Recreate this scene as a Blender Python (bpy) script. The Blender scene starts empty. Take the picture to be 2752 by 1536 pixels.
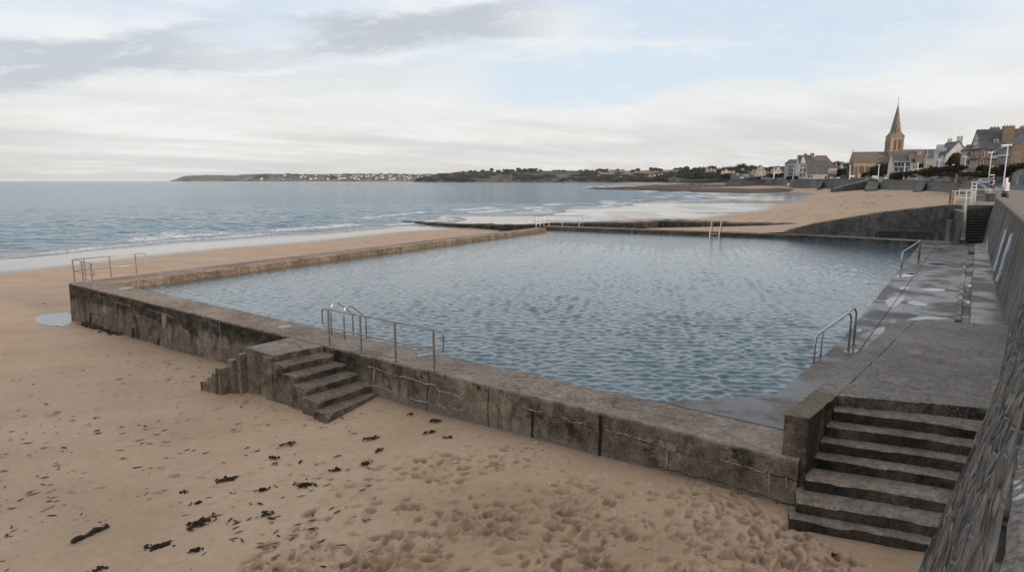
import bpy, bmesh, math, random
import numpy as np
from mathutils import Vector, Matrix
random.seed(7); RNG = np.random.default_rng(11)
SC = bpy.context.scene; COL = SC.collection
# ------------------------------------------------------------------ camera
F = 1700.0; CX = 1376.0; CY = 768.0; CAMZ = 4.6
TH = math.atan((768 - 485) / F); CT, ST = math.cos(TH), math.sin(TH)
SEA = -2.2; POOL = -0.33
cam = bpy.data.cameras.new('camera'); co = bpy.data.objects.new('camera', cam); COL.objects.link(co)
co.location = (0, 0, CAMZ); co.rotation_euler = (math.pi / 2 - TH, 0, 0)
cam.sensor_width = 36; cam.lens = F / 2752 * 36; cam.clip_start = .05; cam.clip_end = 30000
SC.camera = co
def ray(u, v):
    a = (u - CX) / F; b = -(v - CY) / F
    return (a, CT + b * ST, -ST + b * CT)
def W(u, v, z=0.0):                       # real point at height z seen at photo pixel u, v
    d = ray(u, v); t = (z - CAMZ) / d[2]
    return Vector((d[0] * t, d[1] * t, z))
def D(u, v, Y):                           # real point at distance Y
    d = ray(u, v); t = Y / d[1]
    return Vector((d[0] * t, Y, CAMZ + d[2] * t))
def mpp(Y): return .99 * Y / F            # metres per photo pixel at distance Y
# ------------------------------------------------------------------ noise
def _h(ix, iy, s):
    n = (ix.astype(np.int64) * 374761393 + iy.astype(np.int64) * 668265263 + s * 974634) & 0x7fffffff
    n = ((n ^ (n >> 13)) * 1274126177) & 0x7fffffff
    return ((n ^ (n >> 16)) & 0xffff) / 65535.0
def vn(x, y, s=0):
    x = np.asarray(x, float); y = np.asarray(y, float)
    ix = np.floor(x); iy = np.floor(y); fx = x - ix; fy = y - iy
    fx = fx * fx * fx * (fx * (fx * 6 - 15) + 10); fy = fy * fy * fy * (fy * (fy * 6 - 15) + 10)
    a = _h(ix, iy, s); b = _h(ix + 1, iy, s); c = _h(ix, iy + 1, s); d = _h(ix + 1, iy + 1, s)
    return (a + (b - a) * fx) * (1 - fy) + (c + (d - c) * fx) * fy
def fbm(x, y, s=0, o=4):
    r = 0; a = .5; n = 0
    for i in range(o):
        r = r + a * vn(x, y, s + i * 17); n += a; a *= .5; x = x * 2.03 + 3.1; y = y * 2.03 + 7.7
    return r / n
def sst(a, b, x):
    t = np.clip((x - a) / (b - a), 0, 1); return t * t * (3 - 2 * t)
def rbf(pts):
    P = np.array(pts, float); n = len(P)
    K = np.sqrt(((P[:, None, :2] - P[None, :, :2]) ** 2).sum(-1))
    A = np.zeros((n + 3, n + 3)); A[:n, :n] = -K - np.eye(n) * 1e-6; A[:n, n] = 1; A[:n, n + 1:] = P[:, :2]
    A[n, :n] = 1; A[n + 1:, :n] = P[:, :2].T
    b = np.zeros(n + 3); b[:n] = P[:, 2]; w = np.linalg.solve(A, b)
    def f(x, y):
        x = np.asarray(x, float); y = np.asarray(y, float); r = w[n] + w[n + 1] * x + w[n + 2] * y
        for i in range(n): r = r - w[i] * np.hypot(x - P[i, 0], y - P[i, 1])
        return r
    return f
def inpoly(x, y, poly):
    r = np.zeros(np.shape(x), bool); n = len(poly)
    for i in range(n):
        x0, y0 = poly[i][0], poly[i][1]; x1, y1 = poly[(i + 1) % n][0], poly[(i + 1) % n][1]
        if y0 == y1: continue
        c = ((y0 > y) != (y1 > y)) & (x < (x1 - x0) * (y - y0) / (y1 - y0) + x0); r ^= c
    return r
def poly_dist(x, y, poly):                # distance to the polygon's outline
    r = np.full(np.shape(x), 1e9); n = len(poly)
    for i in range(n):
        x0, y0 = poly[i][0], poly[i][1]; x1, y1 = poly[(i + 1) % n][0], poly[(i + 1) % n][1]
        dx, dy = x1 - x0, y1 - y0; t = np.clip(((x - x0) * dx + (y - y0) * dy) / (dx * dx + dy * dy + 1e-9), 0, 1)
        r = np.minimum(r, np.hypot(x - x0 - t * dx, y - y0 - t * dy))
    return r
# ------------------------------------------------------------------ materials
def nd(t, typ, ins=None, **kw):
    n = t.nodes.new(typ)
    for k, v in kw.items(): setattr(n, k, v)
    for k, v in (ins or {}).items():
        s = n.inputs[k]
        if isinstance(v, bpy.types.NodeSocket): t.links.new(v, s)
        else: s.default_value = v
    return n
def mt(t, op, a, b=0.0, c=0.0, clamp=False):
    return nd(t, 'ShaderNodeMath', {0: a, 1: b, 2: c}, operation=op, use_clamp=clamp).outputs[0]
def vm(t, op, a, b=(0, 0, 0)):
    return nd(t, 'ShaderNodeVectorMath', {0: a, 1: b}, operation=op).outputs[0]
def mixc(t, f, a, b, bt='MIX'):
    n = nd(t, 'ShaderNodeMix', data_type='RGBA', blend_type=bt)
    for k, v in ((0, f), (6, a), (7, b)):
        if isinstance(v, bpy.types.NodeSocket): t.links.new(v, n.inputs[k])
        else: n.inputs[k].default_value = v if k == 0 else (tuple(v) + (1,))[:4]
    return n.outputs[2]
def ramp(t, f, st, interp='LINEAR'):
    n = nd(t, 'ShaderNodeValToRGB', {0: f}); e = n.color_ramp; e.interpolation = interp
    while len(e.elements) < len(st): e.elements.new(.5)
    for i, (p, c) in enumerate(st):
        e.elements[i].position = p; e.elements[i].color = (c, c, c, 1) if isinstance(c, (int, float)) else tuple(c) + (1,)
    return n.outputs[0]
def smooth(t, x, a, b):
    return nd(t, 'ShaderNodeMapRange', {0: x, 1: a, 2: b, 3: 0.0, 4: 1.0}, interpolation_type='SMOOTHSTEP').outputs[0]
def noise(t, vec, sc, det=4.0, ro=.55, dist=0.0):
    return nd(t, 'ShaderNodeTexNoise', {'Vector': vec, 'Scale': sc, 'Detail': det, 'Roughness': ro, 'Distortion': dist}).outputs[0]
def mat(name):
    m = bpy.data.materials.new(name); m.use_nodes = True; t = m.node_tree
    return m, t, t.nodes['Principled BSDF']
def setp(t, b, **kw):
    for k, v in kw.items():
        k = {'base': 'Base Color', 'rough': 'Roughness', 'metal': 'Metallic', 'spec': 'Specular IOR Level', 'normal': 'Normal', 'ior': 'IOR'}.get(k, k)
        if isinstance(v, bpy.types.NodeSocket): t.links.new(v, b.inputs[k])
        else: b.inputs[k].default_value = tuple(v) + (1,) if isinstance(v, (tuple, list)) and len(v) == 3 else v
def bump(t, h, s=.5, d=.02, nrm=None):
    ins = {'Strength': s, 'Distance': d, 'Height': h}
    if nrm is not None: ins['Normal'] = nrm
    return nd(t, 'ShaderNodeBump', ins).outputs[0]
MATS = {}
def simple(name, col, rough=.6, metal=0.0, var=.25, sc=4.0, bmp=0.0, local=True):
    if name in MATS: return MATS[name]
    m, t, b = mat(name)
    p = nd(t, 'ShaderNodeTexCoord').outputs['Object'] if local else nd(t, 'ShaderNodeNewGeometry').outputs['Position']
    n = noise(t, p, sc, 6, .65)
    f = ramp(t, n, [(.3, 1 - var), (.7, 1 + var * .6)])
    c = mixc(t, 1.0, col, f, 'MULTIPLY')
    setp(t, b, base=c, rough=rough, metal=metal)
    if bmp: setp(t, b, normal=bump(t, n, .6, bmp))
    MATS[name] = m; return m
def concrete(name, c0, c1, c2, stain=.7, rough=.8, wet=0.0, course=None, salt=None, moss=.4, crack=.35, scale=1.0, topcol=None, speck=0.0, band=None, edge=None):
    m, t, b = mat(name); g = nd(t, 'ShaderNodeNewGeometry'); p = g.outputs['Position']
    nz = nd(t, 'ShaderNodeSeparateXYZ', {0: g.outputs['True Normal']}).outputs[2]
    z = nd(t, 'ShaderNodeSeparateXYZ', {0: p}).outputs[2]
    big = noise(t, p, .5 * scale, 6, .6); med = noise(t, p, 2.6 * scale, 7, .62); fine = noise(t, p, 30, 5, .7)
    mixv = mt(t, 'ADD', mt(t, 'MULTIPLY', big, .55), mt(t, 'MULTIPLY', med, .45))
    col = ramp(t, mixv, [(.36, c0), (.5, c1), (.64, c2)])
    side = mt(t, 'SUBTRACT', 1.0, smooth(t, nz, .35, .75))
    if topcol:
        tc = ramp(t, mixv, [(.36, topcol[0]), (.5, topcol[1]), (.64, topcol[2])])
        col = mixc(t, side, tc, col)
    sp = vm(t, 'MULTIPLY', p, (1.25, 1.25, .2))
    st = noise(t, sp, 1.0, 8, .68, .25)
    sf = mt(t, 'MULTIPLY', mt(t, 'MULTIPLY', mt(t, 'MULTIPLY', smooth(t, st, .48, .66), side), stain), smooth(t, big, .36, .56))
    col = mixc(t, sf, col, (.016, .014, .012))
    sl = noise(t, vm(t, 'ADD', sp, (31, 7, 3)), 1.6, 4, .6)
    col = mixc(t, mt(t, 'MULTIPLY', mt(t, 'MULTIPLY', smooth(t, sl, .6, .72), side), .45), col, (.26, .22, .18))
    bl = noise(t, vm(t, 'ADD', p, (9, 3, 5)), 1.3, 8, .65)
    col = mixc(t, mt(t, 'MULTIPLY', mt(t, 'MULTIPLY', smooth(t, bl, .54, .64), side), moss), col, (.02, .018, .014))
    col = mixc(t, 1.0, col, ramp(t, fine, [(.3, .62), (.7, 1.3)]), 'MULTIPLY')
    mm = noise(t, p, 7.5 * scale, 6, .7)
    col = mixc(t, 1.0, col, ramp(t, mm, [(.34, .66), (.5, 1.0), (.66, 1.3)]), 'MULTIPLY')
    if speck:
        sk = noise(t, p, 17, 3, .8); col = mixc(t, mt(t, 'MULTIPLY', smooth(t, sk, .54, .6), .55 * speck), col, (.3, .265, .23)); col = mixc(t, mt(t, 'MULTIPLY', smooth(t, sk, .46, .4), .6 * speck), col, (.045, .04, .036))
    if band:
        x_ = nd(t, 'ShaderNodeSeparateXYZ', {0: p}).outputs[0]
        bn = mt(t, 'ADD', z, mt(t, 'MULTIPLY', mt(t, 'SUBTRACT', st, .5), 1.5))
        bf = mt(t, 'MULTIPLY', mt(t, 'MULTIPLY', smooth(t, bn, -.8, -.5), side), mt(t, 'SUBTRACT', 1.0, smooth(t, x_, band - 3, band + 3)))
        col = mixc(t, mt(t, 'MULTIPLY', bf, mt(t, 'ADD', .45, mt(t, 'MULTIPLY', smooth(t, med, .4, .6), .45))), col, (.014, .012, .010))
    if salt:
        sm = mt(t, 'MULTIPLY', mt(t, 'SUBTRACT', 1.0, smooth(t, mt(t, 'ADD', z, mt(t, 'MULTIPLY', med, .5)), salt[0] + .1, salt[1] + .35)), side)
        sx_ = nd(t, 'ShaderNodeSeparateXYZ', {0: p}).outputs[0]
        sm = mt(t, 'MULTIPLY', sm, mt(t, 'ADD', .12, mt(t, 'MULTIPLY', smooth(t, sx_, -8.5, -3.5), .88)))
        col = mixc(t, mt(t, 'MULTIPLY', sm, salt[2]), col, (.2, .185, .165))
    if edge is not None:
        ef = mt(t, 'MULTIPLY', smooth(t, mt(t, 'ADD', z, mt(t, 'MULTIPLY', mt(t, 'SUBTRACT', mm, .5), .12)), edge - .085, edge - .02), smooth(t, z, edge + .06, edge + .02))
        ef = mt(t, 'MULTIPLY', ef, mt(t, 'ADD', .25, mt(t, 'MULTIPLY', smooth(t, med, .4, .6), .6))); col = mixc(t, mt(t, 'MULTIPLY', ef, side), col, (.34, .275, .21))
    hh = mt(t, 'ADD', mt(t, 'MULTIPLY', med, .6), mt(t, 'MULTIPLY', fine, .35))
    if crack:
        wp = vm(t, 'ADD', p, vm(t, 'MULTIPLY', nd(t, 'ShaderNodeTexNoise', {'Vector': p, 'Scale': 1.2, 'Detail': 5.0}).outputs[1], (.9, .9, .9)))
        vo = nd(t, 'ShaderNodeTexVoronoi', {'Vector': wp, 'Scale': .42}, feature='DISTANCE_TO_EDGE').outputs[0]
        ln = mt(t, 'SUBTRACT', 1.0, smooth(t, vo, .004, .016))
        ln = mt(t, 'MULTIPLY', ln, smooth(t, noise(t, p, .7, 2), .45, .6))
        col = mixc(t, mt(t, 'MULTIPLY', ln, crack), col, (.012, .01, .009))
        hh = mt(t, 'SUBTRACT', hh, mt(t, 'MULTIPLY', ln, .6))
    if course:
        s = nd(t, 'ShaderNodeVectorMath', {0: p, 1: (course[1], course[2], 0)}, operation='DOT_PRODUCT').outputs['Value']
        wob = mt(t, 'MULTIPLY', mt(t, 'SUBTRACT', noise(t, p, 1.1, 5), .5), .34)
        for zc, seed in course[0]:
            ln = mt(t, 'SUBTRACT', 1.0, smooth(t, mt(t, 'ABSOLUTE', mt(t, 'SUBTRACT', mt(t, 'ADD', mt(t, 'ADD', z, wob), mt(t, 'MULTIPLY', mt(t, 'SUBTRACT', mm, .5), .09)), zc)), .003, .016))
            k = noise(t, vm(t, 'ADD', p, (seed, 0, 0)), .55, 3)
            gate = mt(t, 'MULTIPLY', smooth(t, k, .40 if seed < 5 else .52, .50 if seed < 5 else .6), side)
            wht = smooth(t, noise(t, vm(t, 'ADD', p, (0, seed, 0)), .8, 4), .46, .54)
            lc = mixc(t, mt(t, 'MULTIPLY', wht, .25), (.008, .007, .006), (.36, .32, .27))
            col = mixc(t, mt(t, 'MULTIPLY', mt(t, 'MULTIPLY', ln, gate), .85), col, lc)
        js = mt(t, 'ADD', mt(t, 'MULTIPLY', s, 1 / 1.93), mt(t, 'MULTIPLY', wob, .35))
        jd = mt(t, 'ABSOLUTE', mt(t, 'SUBTRACT', mt(t, 'FRACT', js), .5))
        jid = nd(t, 'ShaderNodeTexWhiteNoise', {'W': mt(t, 'FLOOR', js)}, noise_dimensions='1D').outputs[0]
        jl = mt(t, 'MULTIPLY', mt(t, 'SUBTRACT', 1.0, smooth(t, jd, .003, .012)), side)
        jl = mt(t, 'MULTIPLY', jl, smooth(t, jid, .45, .5))
        col = mixc(t, mt(t, 'MULTIPLY', jl, .85), col, mixc(t, smooth(t, jid, .55, .6), (.006, .005, .005), (.3, .27, .23)))
    r = mt(t, 'ADD', rough - .1, mt(t, 'MULTIPLY', med, .2))
    if wet:
        wf = mt(t, 'MULTIPLY', smooth(t, noise(t, vm(t, 'MULTIPLY', p, (1, 1, 0)), .55, 4, .55, .4), .42, .58), smooth(t, nz, .6, .9))
        wf = mt(t, 'MULTIPLY', wf, wet)
        col = mixc(t, mt(t, 'MULTIPLY', wf, .45), col, (.03, .026, .023))
        r = nd(t, 'ShaderNodeMix', {0: wf, 2: r, 3: .16}).outputs[0]
    setp(t, b, base=col, rough=r, normal=bump(t, hh, .7, .02)); b.inputs['Specular IOR Level'].default_value = .35 if wet else .14
    return m
BR0, BR1, BR2 = (.07, .052, .037), (.185, .138, .098), (.31, .245, .182)
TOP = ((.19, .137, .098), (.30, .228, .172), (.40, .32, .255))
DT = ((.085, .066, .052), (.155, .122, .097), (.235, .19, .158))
def nrm2(a, b):
    d = (b - a); l = math.hypot(d.x, d.y); return Vector((d.x / l, d.y / l, 0))
WT = nrm2(W(185, 760), W(2099, 1225)); WN = Vector((-WT.y, WT.x, 0))      # along the near wall; into the pool
M_WALL = concrete('pool_wall_concrete', BR0, BR1, BR2, stain=.75, course=([(-.36, 3.0), (-.78, 11.0)], WT.x, WT.y), salt=(-1.05, -.62, .75), topcol=TOP, moss=.85, band=-4.0, edge=0.0)
M_TOP = concrete('landing_concrete', BR0, BR1, BR2, stain=.6, topcol=TOP, moss=.4)
M_DECK = concrete('deck_concrete', BR0, BR1, BR2, stain=.6, wet=1.0, rough=.62, topcol=DT, crack=.5)
M_PLAT = concrete('platform_concrete', BR0, BR1, BR2, stain=.8, wet=.25, rough=.7, topcol=((.125, .098, .078), (.21, .168, .136), (.31, .255, .21)), moss=.8, speck=1.0)
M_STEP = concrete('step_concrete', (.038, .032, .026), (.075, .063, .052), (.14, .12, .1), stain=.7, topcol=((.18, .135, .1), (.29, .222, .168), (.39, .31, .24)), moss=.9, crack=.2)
M_MSTEP = concrete('sea_step_concrete', BR0, BR1, BR2, stain=.75, topcol=((.15, .11, .08), (.235, .178, .132), (.32, .255, .195)), moss=.7)
M_FARW = concrete('old_retaining_concrete', (.07, .063, .056), (.125, .113, .102), (.19, .173, .156), stain=.6, scale=.6, topcol=TOP)
M_SEAW = concrete('sea_wall_concrete', (.075, .07, .066), (.115, .108, .1), (.165, .152, .14), stain=.55, scale=.6, topcol=((.2, .165, .135), (.28, .235, .19), (.33, .28, .23)))
M_FARSEA = concrete('distant_sea_wall_concrete', (.105, .098, .09), (.165, .152, .14), (.23, .212, .194), stain=.45, scale=.25, moss=.5, topcol=((.2, .18, .16), (.26, .235, .21), (.31, .28, .25)))
M_BLACK = simple('black_void', (.006, .006, .006), .9)
def metal(name, c, r):
    m, t, b = mat(name); p = nd(t, 'ShaderNodeNewGeometry').outputs['Position']
    n = noise(t, p, 9, 5, .7); rust = smooth(t, noise(t, p, 23, 4), .6, .75)
    col = mixc(t, mt(t, 'MULTIPLY', rust, .45), c, (.16, .09, .05))
    setp(t, b, base=col, metal=.85, rough=mt(t, 'ADD', r, mt(t, 'MULTIPLY', n, .25))); return m
M_STEEL = metal('weathered_steel', (.36, .32, .28), .25)
M_BRIGHT = metal('polished_steel', (.55, .53, .5), .15)
M_WHITE = simple('white_paint', (.72, .73, .72), .45, var=.15)
# ------------------------------------------------------------------ mesh builders
class MB:
    def __init__(s): s.v = []; s.f = []; s.m = []; s.cm = 0
    def add(s, vs, fs, m=None):
        o = len(s.v); s.v += [tuple(p) for p in vs]; s.f += [tuple(i + o for i in f) for f in fs]; s.m += [s.cm if m is None else m] * len(fs); return s
    def box(s, lo, hi, m=None):
        x0, y0, z0 = lo; x1, y1, z1 = hi
        return s.add([(x0, y0, z0), (x1, y0, z0), (x1, y1, z0), (x0, y1, z0), (x0, y0, z1), (x1, y0, z1), (x1, y1, z1), (x0, y1, z1)],
                     [(0, 3, 2, 1), (4, 5, 6, 7), (0, 1, 5, 4), (1, 2, 6, 5), (2, 3, 7, 6), (3, 0, 4, 7)], m)
    def prism(s, poly, z0, z1, m=None):
        n = len(poly)
        if sum(poly[i][0] * poly[(i + 1) % n][1] - poly[(i + 1) % n][0] * poly[i][1] for i in range(n)) < 0: poly = poly[::-1]
        zb = z0 if callable(z0) else (lambda p: z0); zt = z1 if callable(z1) else (lambda p: z1)
        vs = [(p[0], p[1], zb(p)) for p in poly] + [(p[0], p[1], zt(p)) for p in poly]
        return s.add(vs, [tuple(range(n))[::-1], tuple(range(n, 2 * n))] + [(i, (i + 1) % n, n + (i + 1) % n, n + i) for i in range(n)], m)
    def extr(s, poly, d, m=None):            # planar polygon of 3-D points pushed by vector d
        n = len(poly); d = Vector(d); vs = [Vector(p) for p in poly] + [Vector(p) + d for p in poly]
        return s.add(vs, [tuple(range(n))[::-1], tuple(range(n, 2 * n))] + [(i, (i + 1) % n, n + (i + 1) % n, n + i) for i in range(n)], m)
    def tube(s, pts, r, n=8, closed=False, m=None):
        pts = [Vector(p) for p in pts]; N = len(pts); rings = []; vs = []; fs = []
        up = Vector((0, 0, 1)); prev = None
        for i, p in enumerate(pts):
            a = pts[i - 1] if (i > 0 or closed) else pts[i]; b = pts[(i + 1) % N] if (i < N - 1 or closed) else pts[i]
            tg = (b - a).normalized() if (b - a).length > 1e-9 else Vector((0, 0, 1))
            if prev is None:
                q = up if abs(tg.z) < .9 else Vector((1, 0, 0)); x = tg.cross(q).normalized()
            else: x = (prev - tg * prev.dot(tg)).normalized()
            prev = x; y = tg.cross(x); rr = r[i] if isinstance(r, (list, tuple)) else r
            vs += [p + (x * math.cos(k * 2 * math.pi / n) + y * math.sin(k * 2 * math.pi / n)) * rr for k in range(n)]
        for i in range(N if closed else N - 1):
            j = (i + 1) % N
            for k in range(n): fs.append((i * n + k, i * n + (k + 1) % n, j * n + (k + 1) % n, j * n + k))
        if not closed: fs += [tuple(range(n))[::-1], tuple(range((N - 1) * n, N * n))]
        return s.add(vs, fs, m)
    def build(s, name, mats, parent=None, off=None, smooth=False, bevel=0):
        me = bpy.data.meshes.new(name); o = Vector(off) if off is not None else (Vector(parent['_o']) if parent is not None and '_o' in parent else Vector((0, 0, 0)))
        me.from_pydata([tuple(Vector(p) - o) for p in s.v], [], s.f)
        for m in (mats if isinstance(mats, (list, tuple)) else [mats]): me.materials.append(m)
        if len(me.materials) > 1: me.polygons.foreach_set('material_index', s.m)
        if smooth: me.polygons.foreach_set('use_smooth', [True] * len(s.f))
        me.update(); ob = bpy.data.objects.new(name, me); COL.objects.link(ob)
        if parent is not None: ob.parent = parent; ob['_o'] = tuple(o)
        else: ob.location = o
        if bevel:
            b = ob.modifiers.new('bevel', 'BEVEL'); b.width = bevel; b.segments = 2; b.limit_method = 'ANGLE'
        return ob
def tag(o, label=None, cat=None, group=None, kind=None):
    if label: o['label'] = label
    if cat: o['category'] = cat
    if group: o['group'] = group
    if kind: o['kind'] = kind
    return o
def thing(name, label, cat, loc=(0, 0, 0), group=None, rz=0.0, local=False):
    o = bpy.data.objects.new(name, None); COL.objects.link(o); o.location = loc; o.rotation_euler = (0, 0, rz); o.empty_display_size = .3
    o['_o'] = (0.0, 0.0, 0.0) if local else tuple(loc)
    return tag(o, label, cat, group)
def copy_tree(o, parent=None):
    c = o.copy(); COL.objects.link(c); c.parent = parent
    for ch in list(o.children): copy_tree(ch, c)
    return c
def grid_mesh(name, X, Y, Z, keep, mats, matidx=None, attrs=None, smooth=True):
    n0, n1 = X.shape; idx = np.arange(n0 * n1).reshape(n0, n1)
    q = np.stack([idx[:-1, :-1], idx[:-1, 1:], idx[1:, 1:], idx[1:, :-1]], -1).reshape(-1, 4)
    k = keep.reshape(-1); q = q[k]; used = np.unique(q); remap = np.full(n0 * n1, -1); remap[used] = np.arange(len(used)); q = remap[q]
    me = bpy.data.meshes.new(name); co_ = np.stack([X.ravel()[used], Y.ravel()[used], Z.ravel()[used]], -1)
    me.vertices.add(len(used)); me.vertices.foreach_set('co', co_.ravel().astype(np.float32))
    me.loops.add(q.size); me.loops.foreach_set('vertex_index', q.ravel().astype(np.int32)); me.polygons.add(len(q))
    me.polygons.foreach_set('loop_start', np.arange(0, q.size, 4, dtype=np.int32)); me.polygons.foreach_set('loop_total', np.full(len(q), 4, np.int32))
    if smooth: me.polygons.foreach_set('use_smooth', np.ones(len(q), bool))
    for m in mats: me.materials.append(m)
    if matidx is not None: me.polygons.foreach_set('material_index', matidx.reshape(-1)[k].astype(np.int32))
    for nm, a in (attrs or {}).items():
        at = me.attributes.new(nm, 'FLOAT', 'POINT'); at.data.foreach_set('value', a.ravel()[used].astype(np.float32))
    me.update(); me.validate(); o = bpy.data.objects.new(name, me); COL.objects.link(o); return o
def loft(name, secs, mats, parent=None, closed=True, caps=True, smooth=False, uv=None, rows=None, off=None):
    n = len(secs[0]); N = len(secs); b = MB(); vs = [p for s in secs for p in s]; fs = []; mi = []
    K = n if closed else n - 1
    for i in range(N - 1):
        for k in range(K): fs.append((i * n + k, (i + 1) * n + k, (i + 1) * n + (k + 1) % n, i * n + (k + 1) % n)); mi.append(rows[k] if rows else 0)
    if caps and closed: fs += [tuple(range(n))[::-1], tuple(range((N - 1) * n, N * n))]; mi += [0, 0]
    b.add(vs, fs); b.m = mi; o = b.build(name, mats, parent, off=off, smooth=smooth)
    bm = bmesh.new(); bm.from_mesh(o.data); bmesh.ops.recalc_face_normals(bm, faces=bm.faces) if closed else None
    bm.to_mesh(o.data); bm.free()
    if uv:
        l = o.data.uv_layers.new(name='uv')
        for pl in o.data.polygons:
            for li in pl.loop_indices:
                vi = o.data.loops[li].vertex_index; l.data[li].uv = uv[vi // n][vi % n]
    return o
def lerp(a, b, t): return a + (b - a) * t
def pl_at(P, s):                           # point at arc length s along polyline
    for a, b in zip(P[:-1], P[1:]):
        l = (b - a).length
        if s <= l or b is P[-1]: return a + (b - a) * (s / l)
        s -= l
def pl_len(P): return sum((b - a).length for a, b in zip(P[:-1], P[1:]))
def resample(P, step):
    L = pl_len(P); n = max(1, int(round(L / step))); return [pl_at(P, L * i / n) for i in range(n + 1)]
def jit(a): return (random.random() - .5) * 2 * a
# ------------------------------------------------------------------ key plan points
O0, O1 = W(185, 760), W(2104, 1226.2)
I0, I1 = W(307, 760), W(1765, 1079)
POOLR = [W(*q) for q in ((1950, 1069), (2085, 1058), (2257, 918), (2306, 860), (2422, 719), (2478, 648))]
FARI = [W(1495, 609), W(2000, 626), W(2184, 632), W(2478, 648)]
LO1 = W(1440, 611)
BASE = [Vector(p) for p in ((-3.0, -2.2, -1.2), (1.2, 2.8, -1.1), (5.9, 8.36, -1.0), (6.5, 9.07, -.95), (8.23, 10.39, .7), (9.69, 12.09, .7), (12.98, 16.09, .7), (14.46, 18.09, .45), (32.9, 43.79, .45), (37.0, 49.6, .45), (43.0, 58.0, .5))]
COPE = [Vector(p) for p in ((-1.9, -2.6, 3.3), (1.64, 1.94, 3.3), (2.8, 3.29, 3.3), (6.9, 8.0, 3.3), (10.4, 12.2, 3.3), (13.45, 15.9, 3.3), (15.42, 18.9, 3.3), (24.2, 31.0, 3.3), (38.1, 50.26, 3.3))]
PZ = .7
POOLPOLY = [I0, I1] + POOLR + FARI[::-1][1:]
# promenade edge beyond the landing: photo pixel, distance, coping height
FSEA = [(2661, 520, 61), (2653, 504, 92), (2640, 496.5, 130), (2623, 490.5, 162), (2596, 488.2, 188), (2556, 487, 214), (2489, 485, 250), (2428, 483.3, 280), (2359, 482.3, 315), (2283, 481.6, 350), (2200, 481.2, 385), (2133, 481, 415), (2125, 481, 445)]
FTOP = [D(*q) for q in FSEA]
WETPX = [(-300, 775), (0, 738), (192, 719), (384, 693.5), (640, 668), (854, 651), (1100, 623), (1500, 606), (1900, 589), (2065, 568), (2165, 540), (2204, 523), (2178, 518), (2131, 515), (1900, 517)]
WLPX = [(-300, 722), (0, 698), (243, 674), (470, 653), (743, 636), (1067, 608), (1221, 581), (1485, 561), (1687, 548), (1800, 541), (1891, 528)]
P = []
for x, y, z in ((4.4, 9.7, -.86), (2.2, 11.4, -.9), (.1, 13.0, -.95), (-4, 16.2, -1.05), (-8.2, 19.2, -1.35), (-14, 23.6, -1.55), (-20.4, 28.2, -1.74), (4.6, 9.3, -.88), (6, 8.6, -.9), (-14, 38, -1.8), (-8, 48, -1.75), (-1, 58, -1.6), (-22, 34, -1.82),
                (30, 75, .15), (20, 80, -.7), (8, 86, -1.45), (20.8, 70, -.2), (30, 66, .25), (14, 66, -.5), (22, 61, -.15), (35, 58, 1.1), (28, 61, .45), (44, 66, 1.2), (56, 78, 1.15), (46, 90, .7)): P.append((x, y, z))
for u, v, z in ((1376, 1536, -1.0), (0, 1536, -1.35), (2300, 1536, -.92), (700, 1300, -1.2), (0, 1000, -1.72), (0, 800, -1.9), (-400, 1536, -1.55), (-400, 1000, -1.85), (400, 950, -1.65), (1000, 1150, -1.12), (1700, 1350, -.93)):
    P.append(tuple(W(u, v, z)))
for q in WETPX: P.append(tuple(W(*q, -1.95)))
for q in WLPX: P.append(tuple(W(*q, -2.2)))
P += [(-80, 60, -4), (-62, 80, -4), (-60, 110, -4.5), (-40, 130, -4.2), (-8, 180, -4), (30, 240, -4), (60, 310, -3.8), (0, 600, -5), (90, 450, -3.2), (-150, 300, -5), (0, 1200, -6), (-400, 1500, -7)]
for u, v, Y in ((2640, 530, 140), (2556, 518, 206), (2456, 511, 252), (2356, 508, 308), (2200, 505, 378), (2120, 502, 440), (2000, 500, 540), (1950, 497.5, 580)): P.append(tuple(D(u, v, Y)))
for u, Y, z in ((1897, 1080, -2.2), (1800, 1500, -2.2), (1700, 2000, -2.2), (1600, 2500, -2.2), (1900, 1320, 4.), (1800, 1850, 3.6), (1700, 2400, 1.), (1990, 700, 2.), (1960, 800, 1.), (1960, 1100, 3), (1700, 1200, -4), (1560, 1800, -4.5), (1400, 2600, -4)):
    P.append(((u - CX) / F * Y, Y, z))
terr = rbf(P)
NEARPOLY = [tuple(W(*q, -1)) for q in ((560, 1560), (760, 1400), (1000, 1240), (1400, 1185), (1900, 1290), (2110, 1400), (2330, 1540), (2500, 1900), (300, 1900))]
GROY = [W(1087, 594, -2.1), W(1250, 601, -1.6), W(1388, 604, -.75), W(1495, 598, -.2), W(1700, 597, .1), W(1900, 596, .28), W(2060, 598.5, .3), W(2200, 602, .36)]
WETPOLY = [tuple(W(*q, -1.95)) for q in WETPX] + [(60, 420), (-150, 300), (-150, 40)]
PUD = [W(*q, -1.76) for q in ((92, 858), (100, 850), (120, 844), (150, 841), (180, 838), (196, 850), (192, 866), (172, 875), (150, 875), (125, 873), (103, 868))]
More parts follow.
